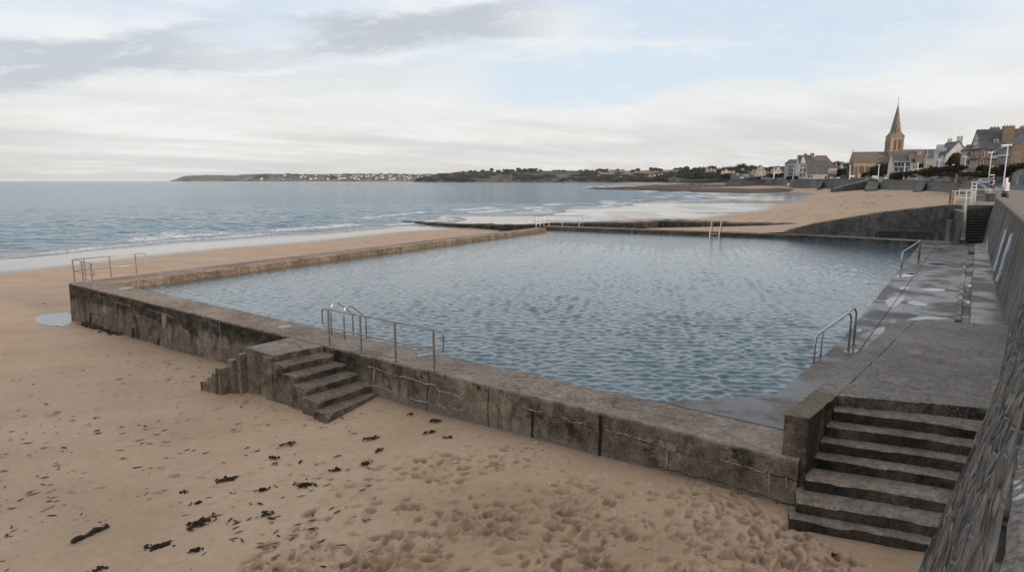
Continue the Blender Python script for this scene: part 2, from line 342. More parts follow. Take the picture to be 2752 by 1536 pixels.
# ------------------------------------------------------------------ sand
def polar(r0, r1, segs, a0, a1, na):
    R = [r0]
    while R[-1] < r1:
        k = next(k for lim, k in segs if R[-1] < lim); R.append(R[-1] * (1 + k))
    A = np.radians(np.linspace(a0, a1, na)); R = np.array(R)
    return R, A, R[:, None] * np.sin(A)[None], R[:, None] * np.cos(A)[None]
def build_sand():
    R, A, X, Y = polar(4.2, 2700, [(7, .0045), (17, .0030), (30, .005), (60, .008), (1e9, .014)], -62, 56, 1250)
    Z = terr(X, Y); SM = Z.copy()
    near = sst(60, 25, R)[:, None]
    Z = Z + (fbm(X / 3.5, Y / 3.5, 3, 4) - .5) * .09 * near + (fbm(X / 14, Y / 14, 5, 3) - .5) * .12 * sst(8, 25, Y)
    # trampled dry sand at the foot of the pool wall
    dry = np.where(inpoly(X, Y, NEARPOLY), sst(0, 2.8, poly_dist(X, Y, NEARPOLY)), 0) * near
    dry = dry * (.55 + .45 * sst(.35, .6, fbm(X / 1.7, Y / 1.7, 40, 3)))
    wx = X + (fbm(X / .8, Y / .8, 8, 3) - .5) * .7; wy = Y + (fbm(X / .8, Y / .8, 9, 3) - .5) * .7
    rid = 1 - np.abs(fbm(wx / .8, wy / .3, 21, 3) - .5) * 2
    Z = Z + dry * (.03 * sst(.74, 1.0, rid) * sst(.4, .65, fbm(X / 1.3, Y / 1.1, 44, 3)) + (fbm(wx / .7, wy / .36, 12, 5) - .5) * .085 + (fbm(X / 1.9, Y / 1.6, 13, 3) - .5) * .1)
    Z = Z + (1 - dry) * near * (fbm(wx / .9, wy / .3, 31, 3) - .5) * .008
    dark = np.zeros_like(Z)
    lr = np.log(R); da = A[1] - A[0]
    def stamp(x, y, ang, L, B, dep, rim, dk=0.0):
        r = math.hypot(x, y); a = math.atan2(x, y); ex = max(L, B) * 1.3
        i0, i1 = np.searchsorted(R, [r - ex, r + ex]); j0 = int((a - ex / r - A[0]) / da); j1 = int((a + ex / r - A[0]) / da) + 2
        if i1 <= i0 or j1 <= 0 or j0 >= len(A): return
        j0 = max(j0, 0); sl = (slice(i0, i1), slice(j0, j1)); dx = X[sl] - x; dy = Y[sl] - y
        c, s = math.cos(ang), math.sin(ang); p = (dx * c + dy * s) / L * 2; q = (-dx * s + dy * c) / B * 2
        q = q * (1 + .25 * p); d2 = p * p + q * q; w = np.exp(-d2 ** 2.6 * 1.1); Z[sl] -= w * dep; Z[sl] += np.exp(-((np.sqrt(d2) - 1.35) / .28) ** 2) * rim
        if dk: dark[sl] = np.maximum(dark[sl], w * dk)
    rnd = random.Random(5); n = 0
    while n < 4200:
        u = rnd.uniform(300, 2400); v = rnd.uniform(1130, 1580); p = W(u, v, -1)
        if not inpoly(np.array([p.x]), np.array([p.y]), NEARPOLY)[0]: continue
        n += 1
        if rnd.random() > .15 + .85 * float(sst(.38, .6, fbm(p.x / 1.2, p.y / 1.1, 55, 3))): continue
        L_ = rnd.uniform(.11, .27) if rnd.random() < .45 else rnd.uniform(.045, .11)
        stamp(p.x, p.y, rnd.gauss(.1, .9), L_, L_ * rnd.uniform(.32, .75), L_ * rnd.uniform(.06, .2), L_ * rnd.uniform(.01, .05), rnd.choice((0, 0, .1, .25, .45, .7)))
    # tracks of footprints on the firm sand
    for k in range(46):
        u = rnd.uniform(-150, 900); v = rnd.uniform(890, 1420); p = W(u, v, -1.5); a = rnd.gauss(.35, .5); nst = rnd.randint(4, 15); stp = rnd.uniform(.45, .75)
        for i in range(nst):
            sgn = 1 if i % 2 else -1
            x = p.x + math.cos(a) * stp * i - math.sin(a) * sgn * .09; y = p.y + math.sin(a) * stp * i + math.cos(a) * sgn * .09
            if rnd.random() < .75: stamp(x, y, a + rnd.gauss(0, .15), rnd.uniform(.2, .3), rnd.uniform(.08, .12), rnd.uniform(.006, .022), .003, rnd.uniform(.1, .55))
    pin = inpoly(X, Y, PUD); pd = poly_dist(X, Y, PUD); sd = np.where(pin, -pd, pd)
    tgt = np.where(sd < 0, -1.79, -1.745); Z = np.where(sd < .6, Z + (tgt - Z) * sst(.6, .05, sd), Z)
    # contact shade painted into the sand along the foot of the near wall
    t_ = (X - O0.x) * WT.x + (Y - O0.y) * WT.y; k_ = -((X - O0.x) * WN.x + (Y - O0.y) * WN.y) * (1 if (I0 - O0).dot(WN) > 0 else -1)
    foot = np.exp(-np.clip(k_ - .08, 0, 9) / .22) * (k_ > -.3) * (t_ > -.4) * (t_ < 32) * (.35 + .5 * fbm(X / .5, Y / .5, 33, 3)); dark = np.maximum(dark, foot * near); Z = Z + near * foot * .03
    wet = np.where(inpoly(X, Y, WETPOLY), sst(-.2, 1.0 , poly_dist(X, Y, WETPOLY) / (2 + .02 * Y)), 0)
    nz = fbm(X / 9, Y / 26, 61, 4)
    bay = sst(95, 130, Y) * (X > 5)
    wet = wet * (1 - bay * sst(.56, .7, nz) * .35)
    foam_sheen = wet * bay * (.12 + .88 * sst(.40, .6, fbm(X / 22, Y / 6, 78, 4))) + wet * bay * sst(210, 270, Y) * .55  # foam streaks, plus pale sky sheen painted into the wet bay
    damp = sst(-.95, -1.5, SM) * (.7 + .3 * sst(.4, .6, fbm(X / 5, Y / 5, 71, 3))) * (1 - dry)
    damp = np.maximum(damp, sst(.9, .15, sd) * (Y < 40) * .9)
    cx = (X[:-1, :-1] + X[1:, 1:]) / 2; cy = (Y[:-1, :-1] + Y[1:, 1:]) / 2
    void = [O0 + WN * .5, O1 + WN * .6 - WT * .6, Vector((8.6, 11.2, 0)), Vector((33, 44, 0)), Vector((38.5, 50, 0)), Vector((41, 55, 0)), Vector((36.6, 53.6, 0)), W(2552, 639), W(2360, 633), W(2190, 629), FARI[1], FARI[0]]
    deep = inpoly(cx, cy, [(p.x, p.y) for p in void])
    bl = [(p.x + .5, p.y - .3) for p in BASE] + [(60, 58)] + [(90, -10), (10, -10)]
    deep |= inpoly(cx, cy, bl)
    inland = [(p.x, p.y + 2) for p in FTOP[::-1]] + [(60, 58), (400, 60), (900, 700), (330, 900)]
    deep |= inpoly(cx, cy, inland)
    zc = (SM[:-1, :-1] + SM[1:, 1:]) / 2
    keep = ~deep & ~((zc < -3.6) & (cy > 40))
    m, t, b = mat('sand'); g = nd(t, 'ShaderNodeNewGeometry').outputs['Position']
    at = lambda n_: nd(t, 'ShaderNodeAttribute', attribute_name=n_).outputs['Fac']
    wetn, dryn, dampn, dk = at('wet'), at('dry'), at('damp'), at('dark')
    n1 = noise(t, vm(t, 'MULTIPLY', g, (.5, .9, 1)), .6, 6, .6); n2 = noise(t, g, 6, 6, .7); n3 = noise(t, g, 90, 3, .7)
    col = ramp(t, n1, [(.35, (.525, .343, .212)), (.65, (.61, .412, .266))])
    dc = ramp(t, n1, [(.35, (.455, .297, .182)), (.65, (.55, .367, .232))])
    col = mixc(t, dryn, col, dc)
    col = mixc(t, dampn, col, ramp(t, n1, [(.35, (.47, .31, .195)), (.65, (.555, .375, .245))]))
    col = mixc(t, wetn, col, (.17, .132, .105))
    col = mixc(t, mt(t, 'MULTIPLY', at('foam_sheen'), .6), col, (.58, .575, .56))
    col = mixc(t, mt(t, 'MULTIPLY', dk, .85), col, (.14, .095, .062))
    col = mixc(t, 1.0, col, ramp(t, n2, [(.3, .88), (.7, 1.08)]), 'MULTIPLY')
    col = mixc(t, 1.0, col, ramp(t, n3, [(.25, .8), (.75, 1.16)]), 'MULTIPLY')
    r = nd(t, 'ShaderNodeMix', {0: dampn, 2: .85, 3: .6}).outputs[0]
    hb = mt(t, 'ADD', mt(t, 'MULTIPLY', n2, .5), mt(t, 'MULTIPLY', n3, .25))
    hb = mt(t, 'MULTIPLY', hb, mt(t, 'SUBTRACT', 1.0, mt(t, 'MULTIPLY', wetn, .97)))
    setp(t, b, base=col, rough=r, normal=bump(t, hb, .35, .03)); b.inputs['Specular IOR Level'].default_value = .2
    t.links.new(mt(t, 'MULTIPLY', wetn, .95), b.inputs['Coat Weight']); b.inputs['Coat Roughness'].default_value = .1; b.inputs['Coat IOR'].default_value = 1.4
    o = grid_mesh('sand', X, Y, Z, keep, [m], None, {'wet': wet, 'dry': dry, 'damp': damp, 'dark': dark, 'foam_sheen': foam_sheen})
    tag(o, kind='structure'); return o
build_sand()
def sz(x, y): return float(terr(x, y))
# ------------------------------------------------------------------ sea
def water_mat(name, deep, shallow=None, rough=.04, bs=None, dist=.05, s=.5, ior=1.45):
    m, t, b = mat(name); g = nd(t, 'ShaderNodeNewGeometry').outputs['Position']
    col = deep
    nb = None
    for sc_, vec, w in bs:
        n = noise(t, vm(t, 'MULTIPLY', g, vec), sc_, 3, .55); n = mt(t, 'MULTIPLY', n, w); nb = n if nb is None else mt(t, 'ADD', nb, n)
    if shallow:
        sh = nd(t, 'ShaderNodeAttribute', attribute_name='shallow').outputs['Fac']; fo = nd(t, 'ShaderNodeAttribute', attribute_name='foam').outputs['Fac']
        col = mixc(t, sh, deep, shallow)
        fn = noise(t, vm(t, 'MULTIPLY', g, (1.6, 1, 1)), 1.8, 6, .7)
        ff = mt(t, 'MULTIPLY', fo, smooth(t, fn, .36, .56), clamp=True)
        col = mixc(t, ff, col, (.72, .72, .7)); setp(t, b, rough=nd(t, 'ShaderNodeMix', {0: ff, 2: rough, 3: .7}).outputs[0])
    else: setp(t, b, rough=rough)
    setp(t, b, base=col, ior=ior, normal=bump(t, nb, s, dist)); return m
def waves(X, Y, n, lmin, lmax, steep, seed, cell, spread=.6, base=0.0):
    rg = np.random.default_rng(seed); Z = np.zeros_like(X)
    for i in range(n):
        lam = lmin * (lmax / lmin) ** rg.random(); a = base + rg.normal(0, spread); k = 2 * math.pi / lam
        amp = steep / k; ph = rg.random() * 6.3
        wgt = sst(.34, .2, cell / lam)
        if np.max(wgt) <= 0: continue
        arg = k * (X * math.sin(a) + Y * math.cos(a)) + ph
        Z += np.sin(arg) * amp * wgt
    return Z
def build_sea():
    R, A, X, Y = polar(40, 9300, [(200, .0062), (600, .011), (1e9, .04)], -56, 30, 900)
    dep = SEA - terr(X, Y); dep = np.where(Y > 1400, np.maximum(dep, 1), dep)
    cell = np.broadcast_to((R * .0062)[:, None], X.shape)
    grp = .65 + .6 * sst(.3, .7, fbm(X / 45, Y / 30, 90, 3))
    Z = waves(X, Y, 80, .6, 4.5, .024, 4, cell, .6, .35) * sst(.0, .9, dep) * grp
    fo = np.zeros_like(Z)
    far = 1 / (1 + Y / 260)
    for d0, wdt, h, thr, sd in ((.42, .07, .26, .42, 1), (.16, .035, .10, .4, 2), (.9, .09, .2, .55, 3)):
        d0n = d0 + (fbm(X / 16, Y / 16, 50 + sd, 3) - .5) * .22
        seg = sst(thr, thr + .1, fbm(X / 13, Y / 13, 80 + sd, 3))
        rdg = np.exp(-((dep - d0n) / wdt) ** 2) * seg; Z += rdg * h; fo = np.maximum(fo, np.exp(-((dep - d0n + wdt * .9) / (wdt * .9)) ** 2) * seg * 1.5)
    edge = np.exp(-((dep - .03 - .05 * fbm(X / 5, Y / 5, 99, 3)) / .02) ** 2); fo = np.maximum(fo, edge * .9)
    gd = poly_dist(X, Y, [(GROY[0].x, GROY[0].y), (GROY[1].x, GROY[1].y)]); fo = np.maximum(fo, sst(3.2, .6, gd) * .9)
    Z = SEA + Z + .0 * far
    sh = np.exp(-np.maximum(dep, 0) / .28)
    keep = dep[:-1, :-1] > -.16
    m = water_mat('sea_water', (.06, .165, .24), (.2, .165, .14), .09, [(1.1, (.55, 1.1, 1), 1.0), (.22, (.5, 1.2, 1), 3.4)], .95, 1.0)
    o = grid_mesh('sea', X, Y, Z, keep, [m], None, {'foam': fo, 'shallow': sh}); tag(o, kind='structure')
build_sea()
def build_pool():
    R, A, X, Y = polar(11.5, 69, [(24, .0028), (1e9, .0042)], -38, 36, 1300)
    cell = np.broadcast_to((R * .0028)[:, None], X.shape)
    calm = .72 + .4 * sst(.3, .65, fbm(X / 7, Y / 5, 14, 3)); calm = calm * (1 - .45 * sst(44, 62, Y))
    Z = POOL + waves(X, Y, 100, .15, .52, .029, 9, cell, .62, -.12) * calm
    c = sum((Vector(p) for p in POOLPOLY), Vector()) / len(POOLPOLY)
    poly = [(p.x + (p.x - c.x) / (p - c).length * .45, p.y + (p.y - c.y) / (p - c).length * .45) for p in POOLPOLY]
    keep = inpoly((X[:-1, :-1] + X[1:, 1:]) / 2, (Y[:-1, :-1] + Y[1:, 1:]) / 2, poly)
    m = water_mat('pool_water', (.074, .116, .127), None, .025, [(6.5, (.6, 1.1, 1), 1.0), (2.6, (.6, 1.1, 1), 1.8)], .03, .5, 1.55)
    o = grid_mesh('pool_water', X, Y, Z, keep, [m]); tag(o, kind='structure')
build_pool()
def puddle_mat():
    m, t, b = mat('puddle_water'); setp(t, b, base=(.12, .118, .115), rough=.04, ior=1.5)
    a = nd(t, 'ShaderNodeAttribute', attribute_name='soft').outputs['Fac']; g = nd(t, 'ShaderNodeNewGeometry').outputs['Position']
    f = smooth(t, mt(t, 'ADD', a, mt(t, 'MULTIPLY', mt(t, 'SUBTRACT', noise(t, g, 4, 6, .65), .5), 1.5)), .12, .62)
    mx = nd(t, 'ShaderNodeMixShader', {0: f, 1: nd(t, 'ShaderNodeBsdfTransparent').outputs[0], 2: b.outputs[0]}); t.links.new(mx.outputs[0], t.nodes['Material Output'].inputs[0]); return m
M_PUD = puddle_mat()
def blob_sheet(name, pts, z, m, kind='structure', wob=.12):
    c = sum((Vector(p) for p in pts), Vector()) / len(pts); out = []; n = len(pts)
    P_ = [Vector(p) for p in pts]
    for i in range(n):
        a, b_, c_, d_ = P_[i - 1], P_[i], P_[(i + 1) % n], P_[(i + 2) % n]
        for k in range(6):
            t = k / 6; q = .5 * ((2 * b_) + (c_ - a) * t + (2 * a - 5 * b_ + 4 * c_ - d_) * t * t + (-a + 3 * b_ - 3 * c_ + d_) * t ** 3)
            q = c + (q - c) * (1 + wob * (float(fbm(q.x * 3, q.y * 3, 3, 3)) - .5)); out.append((q.x, q.y, z))
    n = len(out); mid = [tuple(c.lerp(Vector(q), .5))[:2] + (z,) for q in out]; b = MB()
    b.add(out + mid, [(i, (i + 1) % n, n + (i + 1) % n, n + i) for i in range(n)] + [tuple(range(n, 2 * n))]); o = b.build(name, m)
    at = o.data.attributes.new('soft', 'FLOAT', 'POINT'); at.data.foreach_set('value', [0.0 if wob > .03 else .7] * n + [1.0] * n)
    if o.data.polygons[0].normal.z < 0: o.data.flip_normals()
    return tag(o, kind=kind)
blob_sheet('puddle', PUD, -1.755, M_PUD, wob=.0)
# ------------------------------------------------------------------ sky, sun, air
def build_world():
    SUN_EL, SUN_AZ = math.radians(9.5), math.radians(126)         # azimuth clockwise from +Y
    w = bpy.data.worlds.new('World'); SC.world = w; w.use_nodes = True; t = w.node_tree
    bg = t.nodes['Background']; out = t.nodes['World Output']
    sky = nd(t, 'ShaderNodeTexSky', sky_type='NISHITA', sun_disc=False, sun_elevation=SUN_EL, sun_rotation=SUN_AZ, air_density=1.0, dust_density=1.2, ozone_density=1.5)
    t.links.new(sky.outputs[0], bg.inputs[0]); bg.inputs[1].default_value = .12
    d = nd(t, 'ShaderNodeTexCoord').outputs['Generated']; s = nd(t, 'ShaderNodeSeparateXYZ', {0: d}); x, y, z = s.outputs
    el = mt(t, 'MULTIPLY', mt(t, 'ARCSINE', z), 57.2958); az = mt(t, 'MULTIPLY', mt(t, 'ARCTAN2', x, y), 57.2958)
    zz = mt(t, 'ADD', mt(t, 'MAXIMUM', z, 0.0), .10)
    pl = nd(t, 'ShaderNodeCombineXYZ', {0: mt(t, 'DIVIDE', x, zz), 1: mt(t, 'DIVIDE', y, zz), 2: 0.0}).outputs[0]
    rot = nd(t, 'ShaderNodeVectorRotate', {'Vector': pl, 'Angle': math.radians(-34)}, rotation_type='Z_AXIS').outputs[0]
    st = vm(t, 'MULTIPLY', rot, (.75, 1.35, 1))
    n1 = noise(t, st, 1.0, 9, .56, .5); n2 = noise(t, vm(t, 'ADD', st, (4, 9, 2)), 2.6, 10, .66, .4)
    n3 = noise(t, vm(t, 'MULTIPLY', rot, (.3, 1.1, 1)), .9, 5, .5, .2)
    ae_ = nd(t, 'ShaderNodeCombineXYZ', {0: mt(t, 'MULTIPLY', az, .085), 1: mt(t, 'MULTIPLY', mt(t, 'SUBTRACT', el, mt(t, 'MULTIPLY', az, .12)), .26), 2: 3.7}).outputs[0]
    n4 = noise(t, ae_, 1.0, 12, .62, .35)
    n5 = noise(t, vm(t, 'ADD', ae_, (3, 1, 8)), 3.2, 12, .66, .5)
    nn = mt(t, 'ADD', mt(t, 'MULTIPLY', n1, .35), mt(t, 'ADD', mt(t, 'MULTIPLY', n2, .2), mt(t, 'MULTIPLY', n4, .45)))
    # pale veil: white low down, blue-white gaps higher up
    base = ramp(t, mt(t, 'DIVIDE', el, 90.0), [(0, (.74, .725, .695)), (.03, (.81, .795, .765)), (.075, (.89, .89, .88)), (.12, (.77, .845, .93)), (.2, (.64, .75, .9)), (.45, (.50, .60, .74)), (1, (.40, .50, .66))])
    wh = smooth(t, nn, .42, .6)
    col = mixc(t, mt(t, 'MULTIPLY', wh, .9), base, (.95, .95, .945))
    low = mt(t, 'SUBTRACT', 1.0, smooth(t, el, 3.0, 9.0))
    g1 = mt(t, 'MULTIPLY', smooth(t, n3, .5, .64), mt(t, 'ADD', .25, mt(t, 'MULTIPLY', low, .35)))
    col = mixc(t, g1, col, (.66, .685, .705))
    # grey cloud bank climbing from the left horizon side to upper centre
    def band(a0, e0, a1, e1, wdt, amt, colr, lo=-90, hi=90, fr=.5):
        nonlocal col
        c = mt(t, 'ADD', e0, mt(t, 'MULTIPLY', mt(t, 'SUBTRACT', az, a0), (e1 - e0) / (a1 - a0)))
        dd = mt(t, 'DIVIDE', mt(t, 'SUBTRACT', mt(t, 'ADD', el, mt(t, 'MULTIPLY', mt(t, 'SUBTRACT', nn, .5), wdt * 4.6)), c), wdt)
        k = mt(t, 'SUBTRACT', 1.0, smooth(t, mt(t, 'ABSOLUTE', dd), .55, 1.15))
        k = mt(t, 'MULTIPLY', k, mt(t, 'MULTIPLY', smooth(t, az, lo, lo + 7), mt(t, 'SUBTRACT', 1.0, smooth(t, az, hi - 12, hi))))
        k = mt(t, 'MULTIPLY', mt(t, 'MULTIPLY', k, smooth(t, n4, fr - .16, fr + .03)), smooth(t, n5, .22, .46)); col = mixc(t, mt(t, 'MULTIPLY', k, amt), col, colr)
    def ae(u, v):
        r = ray(u, v); return math.degrees(math.atan2(r[0], r[1])), math.degrees(math.atan2(r[2], math.hypot(r[0], r[1])))
    a0, e0 = ae(150, 170); a1, e1 = ae(620, 120); band(a0, e0, a1, e1, 1.9, .85, (.56, .59, .66), -50, -18, .45)
    a0, e0 = ae(800, 105); a1, e1 = ae(1500, 25); band(a0, e0, a1, e1, 1.7, .85, (.555, .585, .655), -21, 8, .45)
    a0, e0 = ae(600, 165); a1, e1 = ae(1000, 140); band(a0, e0, a1, e1, .8, .5, (.66, .68, .72), -28, -8, .5)
    a0, e0 = ae(0, 265); a1, e1 = ae(250, 262); band(a0, e0, a1, e1, .75, .6, (.62, .67, .76), -52, -28, .5)
    a0, e0 = ae(0, 370); a1, e1 = ae(300, 378); band(a0, e0, a1, e1, .65, .5, (.64, .67, .71), -52, -26, .5)
    a0, e0 = ae(500, 240); a1, e1 = ae(1300, 190); band(a0, e0, a1, e1, 1.3, .5, (.74, .75, .775), -28, 2, .5)
    a0, e0 = ae(1100, 410); a1, e1 = ae(1900, 395); band(a0, e0, a1, e1, .8, .45, (.68, .7, .71), -14, 24, .45)
    a0, e0 = ae(1700, 375); a1, e1 = ae(2200, 345); band(a0, e0, a1, e1, 1.0, .4, (.7, .71, .715), 6, 42, .45)
    a0, e0 = ae(1350, 225); a1, e1 = ae(2300, 120); band(a0, e0, a1, e1, 2.2, .8, (.70, .82, .945), -6, 36, .36)
    a0, e0 = ae(1700, 40); a1, e1 = ae(2400, 10); band(a0, e0, a1, e1, 1.9, .75, (.66, .78, .92), 4, 42, .38)
    bg2 = nd(t, 'ShaderNodeBackground', {0: col, 1: 1.0})
    mx = nd(t, 'ShaderNodeMixShader', {0: .93, 1: bg.outputs[0], 2: bg2.outputs[0]}); t.links.new(mx.outputs[0], out.inputs[0])
    l = bpy.data.lights.new('sun', 'SUN'); l.energy = 3.2; l.angle = math.radians(6); l.color = (1, .74, .52)
    o = bpy.data.objects.new('sun', l); COL.objects.link(o); o.location = (60, -30, 60)
    d3 = Vector((math.sin(SUN_AZ) * math.cos(SUN_EL), math.cos(SUN_AZ) * math.cos(SUN_EL), math.sin(SUN_EL)))
    o.rotation_euler = (-d3).to_track_quat('-Z', 'Y').to_euler()
build_world()
def build_haze():
    m = bpy.data.materials.new('haze_air'); m.use_nodes = True; t = m.node_tree; t.nodes.remove(t.nodes['Principled BSDF'])
    v = nd(t, 'ShaderNodeVolumePrincipled', {'Color': (.8, .84, .88, 1), 'Density': 3.2e-5}); t.links.new(v.outputs[0], t.nodes['Material Output'].inputs['Volume'])
    b = MB(); b.box((-9800, -400, -9), (9800, 9900, 95)); o = b.build('haze', m); tag(o, kind='stuff')
HAZE = True
if HAZE: build_haze()
SC.view_settings.view_transform = 'Standard'; SC.view_settings.look = 'None'; SC.view_settings.exposure = 0; SC.view_settings.gamma = 1
SC.cycles.use_denoising = True
SC.cycles.max_bounces = 6; SC.cycles.diffuse_bounces = 3; SC.cycles.glossy_bounces = 3; SC.cycles.volume_bounces = 0
# ------------------------------------------------------------------ pool walls
M_TAR_ = simple('dark_crack', (.01, .009, .008), .9)
def wall_secs(A, B, wa, wb, nrm, zb, zt=0.0, step=.22, batter=0.0, edge=.012, inner_bottom=-1.6):
    L = (B - A).length; n = max(2, int(L / step)); d = (B - A) / L; secs = []
    for i in range(n + 1):
        t = i / n; p = A + d * L * t; w = lerp(wa, wb, t); s = t * L
        c = .018 + .03 * max(0, float(vn(s * 2.1, 3.3, 7)) - .55) * 2; c2 = .02 + .05 * max(0, float(vn(s * 1.3, 9.1, 9)) - .6) * 2
        wob = (float(fbm(s * .5, 1.7, 4, 4)) - .5) * .05; wz = (float(fbm(s * .3, 8.7, 5, 3)) - .5) * .03
        bz = zb(t) if callable(zb) else zb
        out = lambda k, z: (p.x + nrm.x * (k + wob), p.y + nrm.y * (k + wob), z + (wz if z > -.1 else 0))
        secs.append([out(-batter, bz), out(-batter * .15, -.42 + jit(.01)), out(jit(edge) * .4, zt - c - jit(edge) * .3), out(c + jit(edge) * .4, zt + jit(.004)), out(w * .33, zt + .006 + jit(.004)), out(w * .66, zt + .004 + jit(.004)),
                     out(w - c2, zt + jit(.004)), out(w + jit(edge) * .5, zt - c2), out(w + jit(edge) * .4, -.4), out(w, inner_bottom)])
    return secs
WN_in = WN if (I0 - O0).dot(WN) > 0 else -WN
w0 = (I0 - O0).dot(WN_in); w1 = (I1 - O0).dot(WN_in)
LD = nrm2(O0, LO1); LN = Vector((LD.y, -LD.x, 0)); LN = LN if (I0 - O0).dot(LN) > 0 else -LN
print('wall widths', w0, w1, (I0 - O0).dot(LN), (FARI[0] - O0).dot(LN))
nw = loft('near_pool_wall', wall_secs(O0, O1 + WT * .25, w0, w1 + .02, WN_in, lambda t: lerp(-2.6, -1.6, t), batter=.10), [M_WALL])
tag(nw, 'long stained concrete pool wall facing the trampled sand, cracked with white seams', 'pool wall')
wl0 = (I0 - O0).dot(LN); wl1 = (FARI[0] - O0).dot(LN)
A_ = O0 + LD * .0 + LN * .0
M_LWALL = concrete('left_pool_wall_concrete', (.09, .075, .055), (.155, .128, .098), (.24, .2, .16), stain=.35, course=([], LD.x, LD.y), topcol=TOP, moss=.45)
lw = loft('left_pool_wall', wall_secs(A_ + LD * (w0 * .9), LO1, wl0, wl1, LN, -2.6, batter=.06, step=.35, edge=.03), [M_LWALL])
tag(lw, 'low seaward pool wall of jointed concrete blocks beside the wet sand', 'pool wall')
FO = [LO1] ; FD = [p.copy() for p in FARI]
M_FPW = concrete('far_pool_wall_concrete', (.05, .043, .035), (.09, .078, .064), (.15, .13, .108), stain=.6, topcol=((.16, .135, .112), (.22, .19, .16), (.27, .235, .2)), moss=.7)
secs = []
P_ = resample(FARI + [W(2560, 651)], .6)
for i, p in enumerate(P_):
    a = P_[max(i - 1, 0)]; b_ = P_[min(i + 1, len(P_) - 1)]; d = nrm2(a, b_); q = Vector((-d.y, d.x, 0)); wd = 1.25 + jit(.02); j = jit(.02)
    e = lambda k, z: tuple(p + q * k + Vector((0, 0, z)))
    secs.append([e(0, -1.6), e(j, -.33), e(j, -.03 + jit(.01)), e(.05, .005), e(wd - .04, .005 + jit(.005)), e(wd, -.03), e(wd, -1.5)])
secs[0] = [tuple(Vector(v) - nrm2(FARI[0], FARI[1]) * 1.3) for v in secs[0]]
fw = loft('far_pool_wall', secs, [M_FPW])
tag(fw, 'dark low pool wall along the far end below the sloping ramp', 'pool wall')
bed = MB(); bed.prism([(p.x, p.y) for p in POOLPOLY], -2.2, -1.5); tag(bed.build('pool_bed', M_BLACK), kind='structure')
# repairs, seams and joints seen on the outer face of the near wall
wn = -WN_in; CAM = Vector((0, 0, CAMZ))
def onface(u, v, off=.05):
    d = Vector(ray(u, v)); 
    for _ in range(3):
        t = (off + O0.dot(wn) - CAM.dot(wn)) / d.dot(wn); p = CAM + d * t; off = .04 + .04 * max(0, (-.42 - p.z)) 
    return p
zb7 = lambda x, y: (1400 + x / 2.876, 900 + y / 2.876)
zb1 = lambda x, y: (x / 3.68, 640 + y / 3.68)
zb2 = lambda x, y: (500 + x / 3.435, 780 + y / 3.435)
M_SEAM = concrete('mortar_seam', (.2, .17, .135), (.33, .29, .24), (.45, .41, .36), stain=.2, scale=5, moss=.3)
M_PATCH = concrete('pale_repair', (.16, .13, .1), (.27, .23, .18), (.36, .31, .25), stain=.2, scale=6, moss=.35)
def wpatch(pts, zf, m, nm):
    P_ = [onface(*zf(*q)) for q in pts]; Q = []
    for i in range(len(P_)):
        a, c = P_[i], P_[(i + 1) % len(P_)]; n_ = max(1, int((c - a).length / .06))
        for k in range(n_): Q.append(a.lerp(c, k / n_) + (WT * jit(.009) + UPV * jit(.009)))
    b = MB(); b.extr(Q, wn * -.1); b.build(nm, m, nw)
def wseam(pts, zf, r=.012, m=None, nm='mortar_seam'):
    P_ = resample([onface(*zf(*q)) - wn * .012 for q in pts], .05); b = MB(); b.tube([p + UPV * jit(.016) for p in P_], [r * random.uniform(.35, 1.25) for _ in P_], 5); b.build(nm, m or M_SEAM, nw)
UPV = Vector((0, 0, 1))
wpatch([(602, 625), (618, 625), (614, 900), (610, 938), (594, 938), (600, 800)], zb7, M_TAR_, 'joint'); wpatch([(82, 590), (93, 592), (90, 770), (104, 800), (86, 796), (78, 770)], zb7, M_TAR_, 'joint')
wpatch([(1065, 815), (1095, 808), (1108, 838), (1150, 830), (1205, 862), (1207, 893), (1180, 903), (1130, 885), (1100, 868), (1090, 880)], zb7, M_PATCH, 'mortar_patch'); wpatch([(1125, 885), (1140, 885), (1136, 985), (1122, 1020), (1108, 1012), (1116, 960)], zb7, M_PATCH, 'mortar_patch')
wpatch([(1728, 728), (1748, 735), (1742, 800), (1734, 862), (1727, 850), (1723, 770)], zb2, M_PATCH, 'mortar_patch'); wpatch([(1600, 745), (1642, 742), (1638, 840), (1624, 900), (1606, 850), (1596, 790)], zb1, M_PATCH, 'mortar_patch')
wpatch([(885, 738), (896, 738), (898, 830), (886, 836)], zb1, M_TAR_, 'joint'); wpatch([(1545, 1048), (1568, 982), (1573, 1045)], zb1, M_TAR_, 'hole'); wpatch([(1300, 892), (1316, 890), (1318, 982), (1300, 976)], zb1, M_TAR_, 'joint')
wseam([(1912, 1058), (1920, 1120), (1918, 1180), (1926, 1245)], zb7, .016); wseam([(2045, 1095), (2055, 1120), (2054, 1195)], zb7, .016)
for q in ([(1680, 705), (1730, 712), (1800, 740), (1890, 780)], [(1920, 787), (2010, 795), (2120, 830), (2210, 862), (2280, 868), (2340, 930), (2450, 955), (2560, 1005)], [(1560, 850), (1640, 882), (1720, 880), (1830, 905), (1920, 945)], [(2340, 930), (2325, 1050), (2400, 1100), (2440, 1160), (2480, 1185)], [(2060, 990), (2140, 1020), (2230, 1030)], [(2420, 1060), (2500, 1105), (2570, 1110)]): wseam(q, zb2, .02)
for q in ([(0, 547), (60, 570), (150, 600)], [(310, 635), (400, 668), (495, 686)], [(650, 735), (760, 757), (900, 800), (1020, 822)], [(1540, 965), (1700, 1010), (1890, 1062)]): wseam(q, zb7, .014)
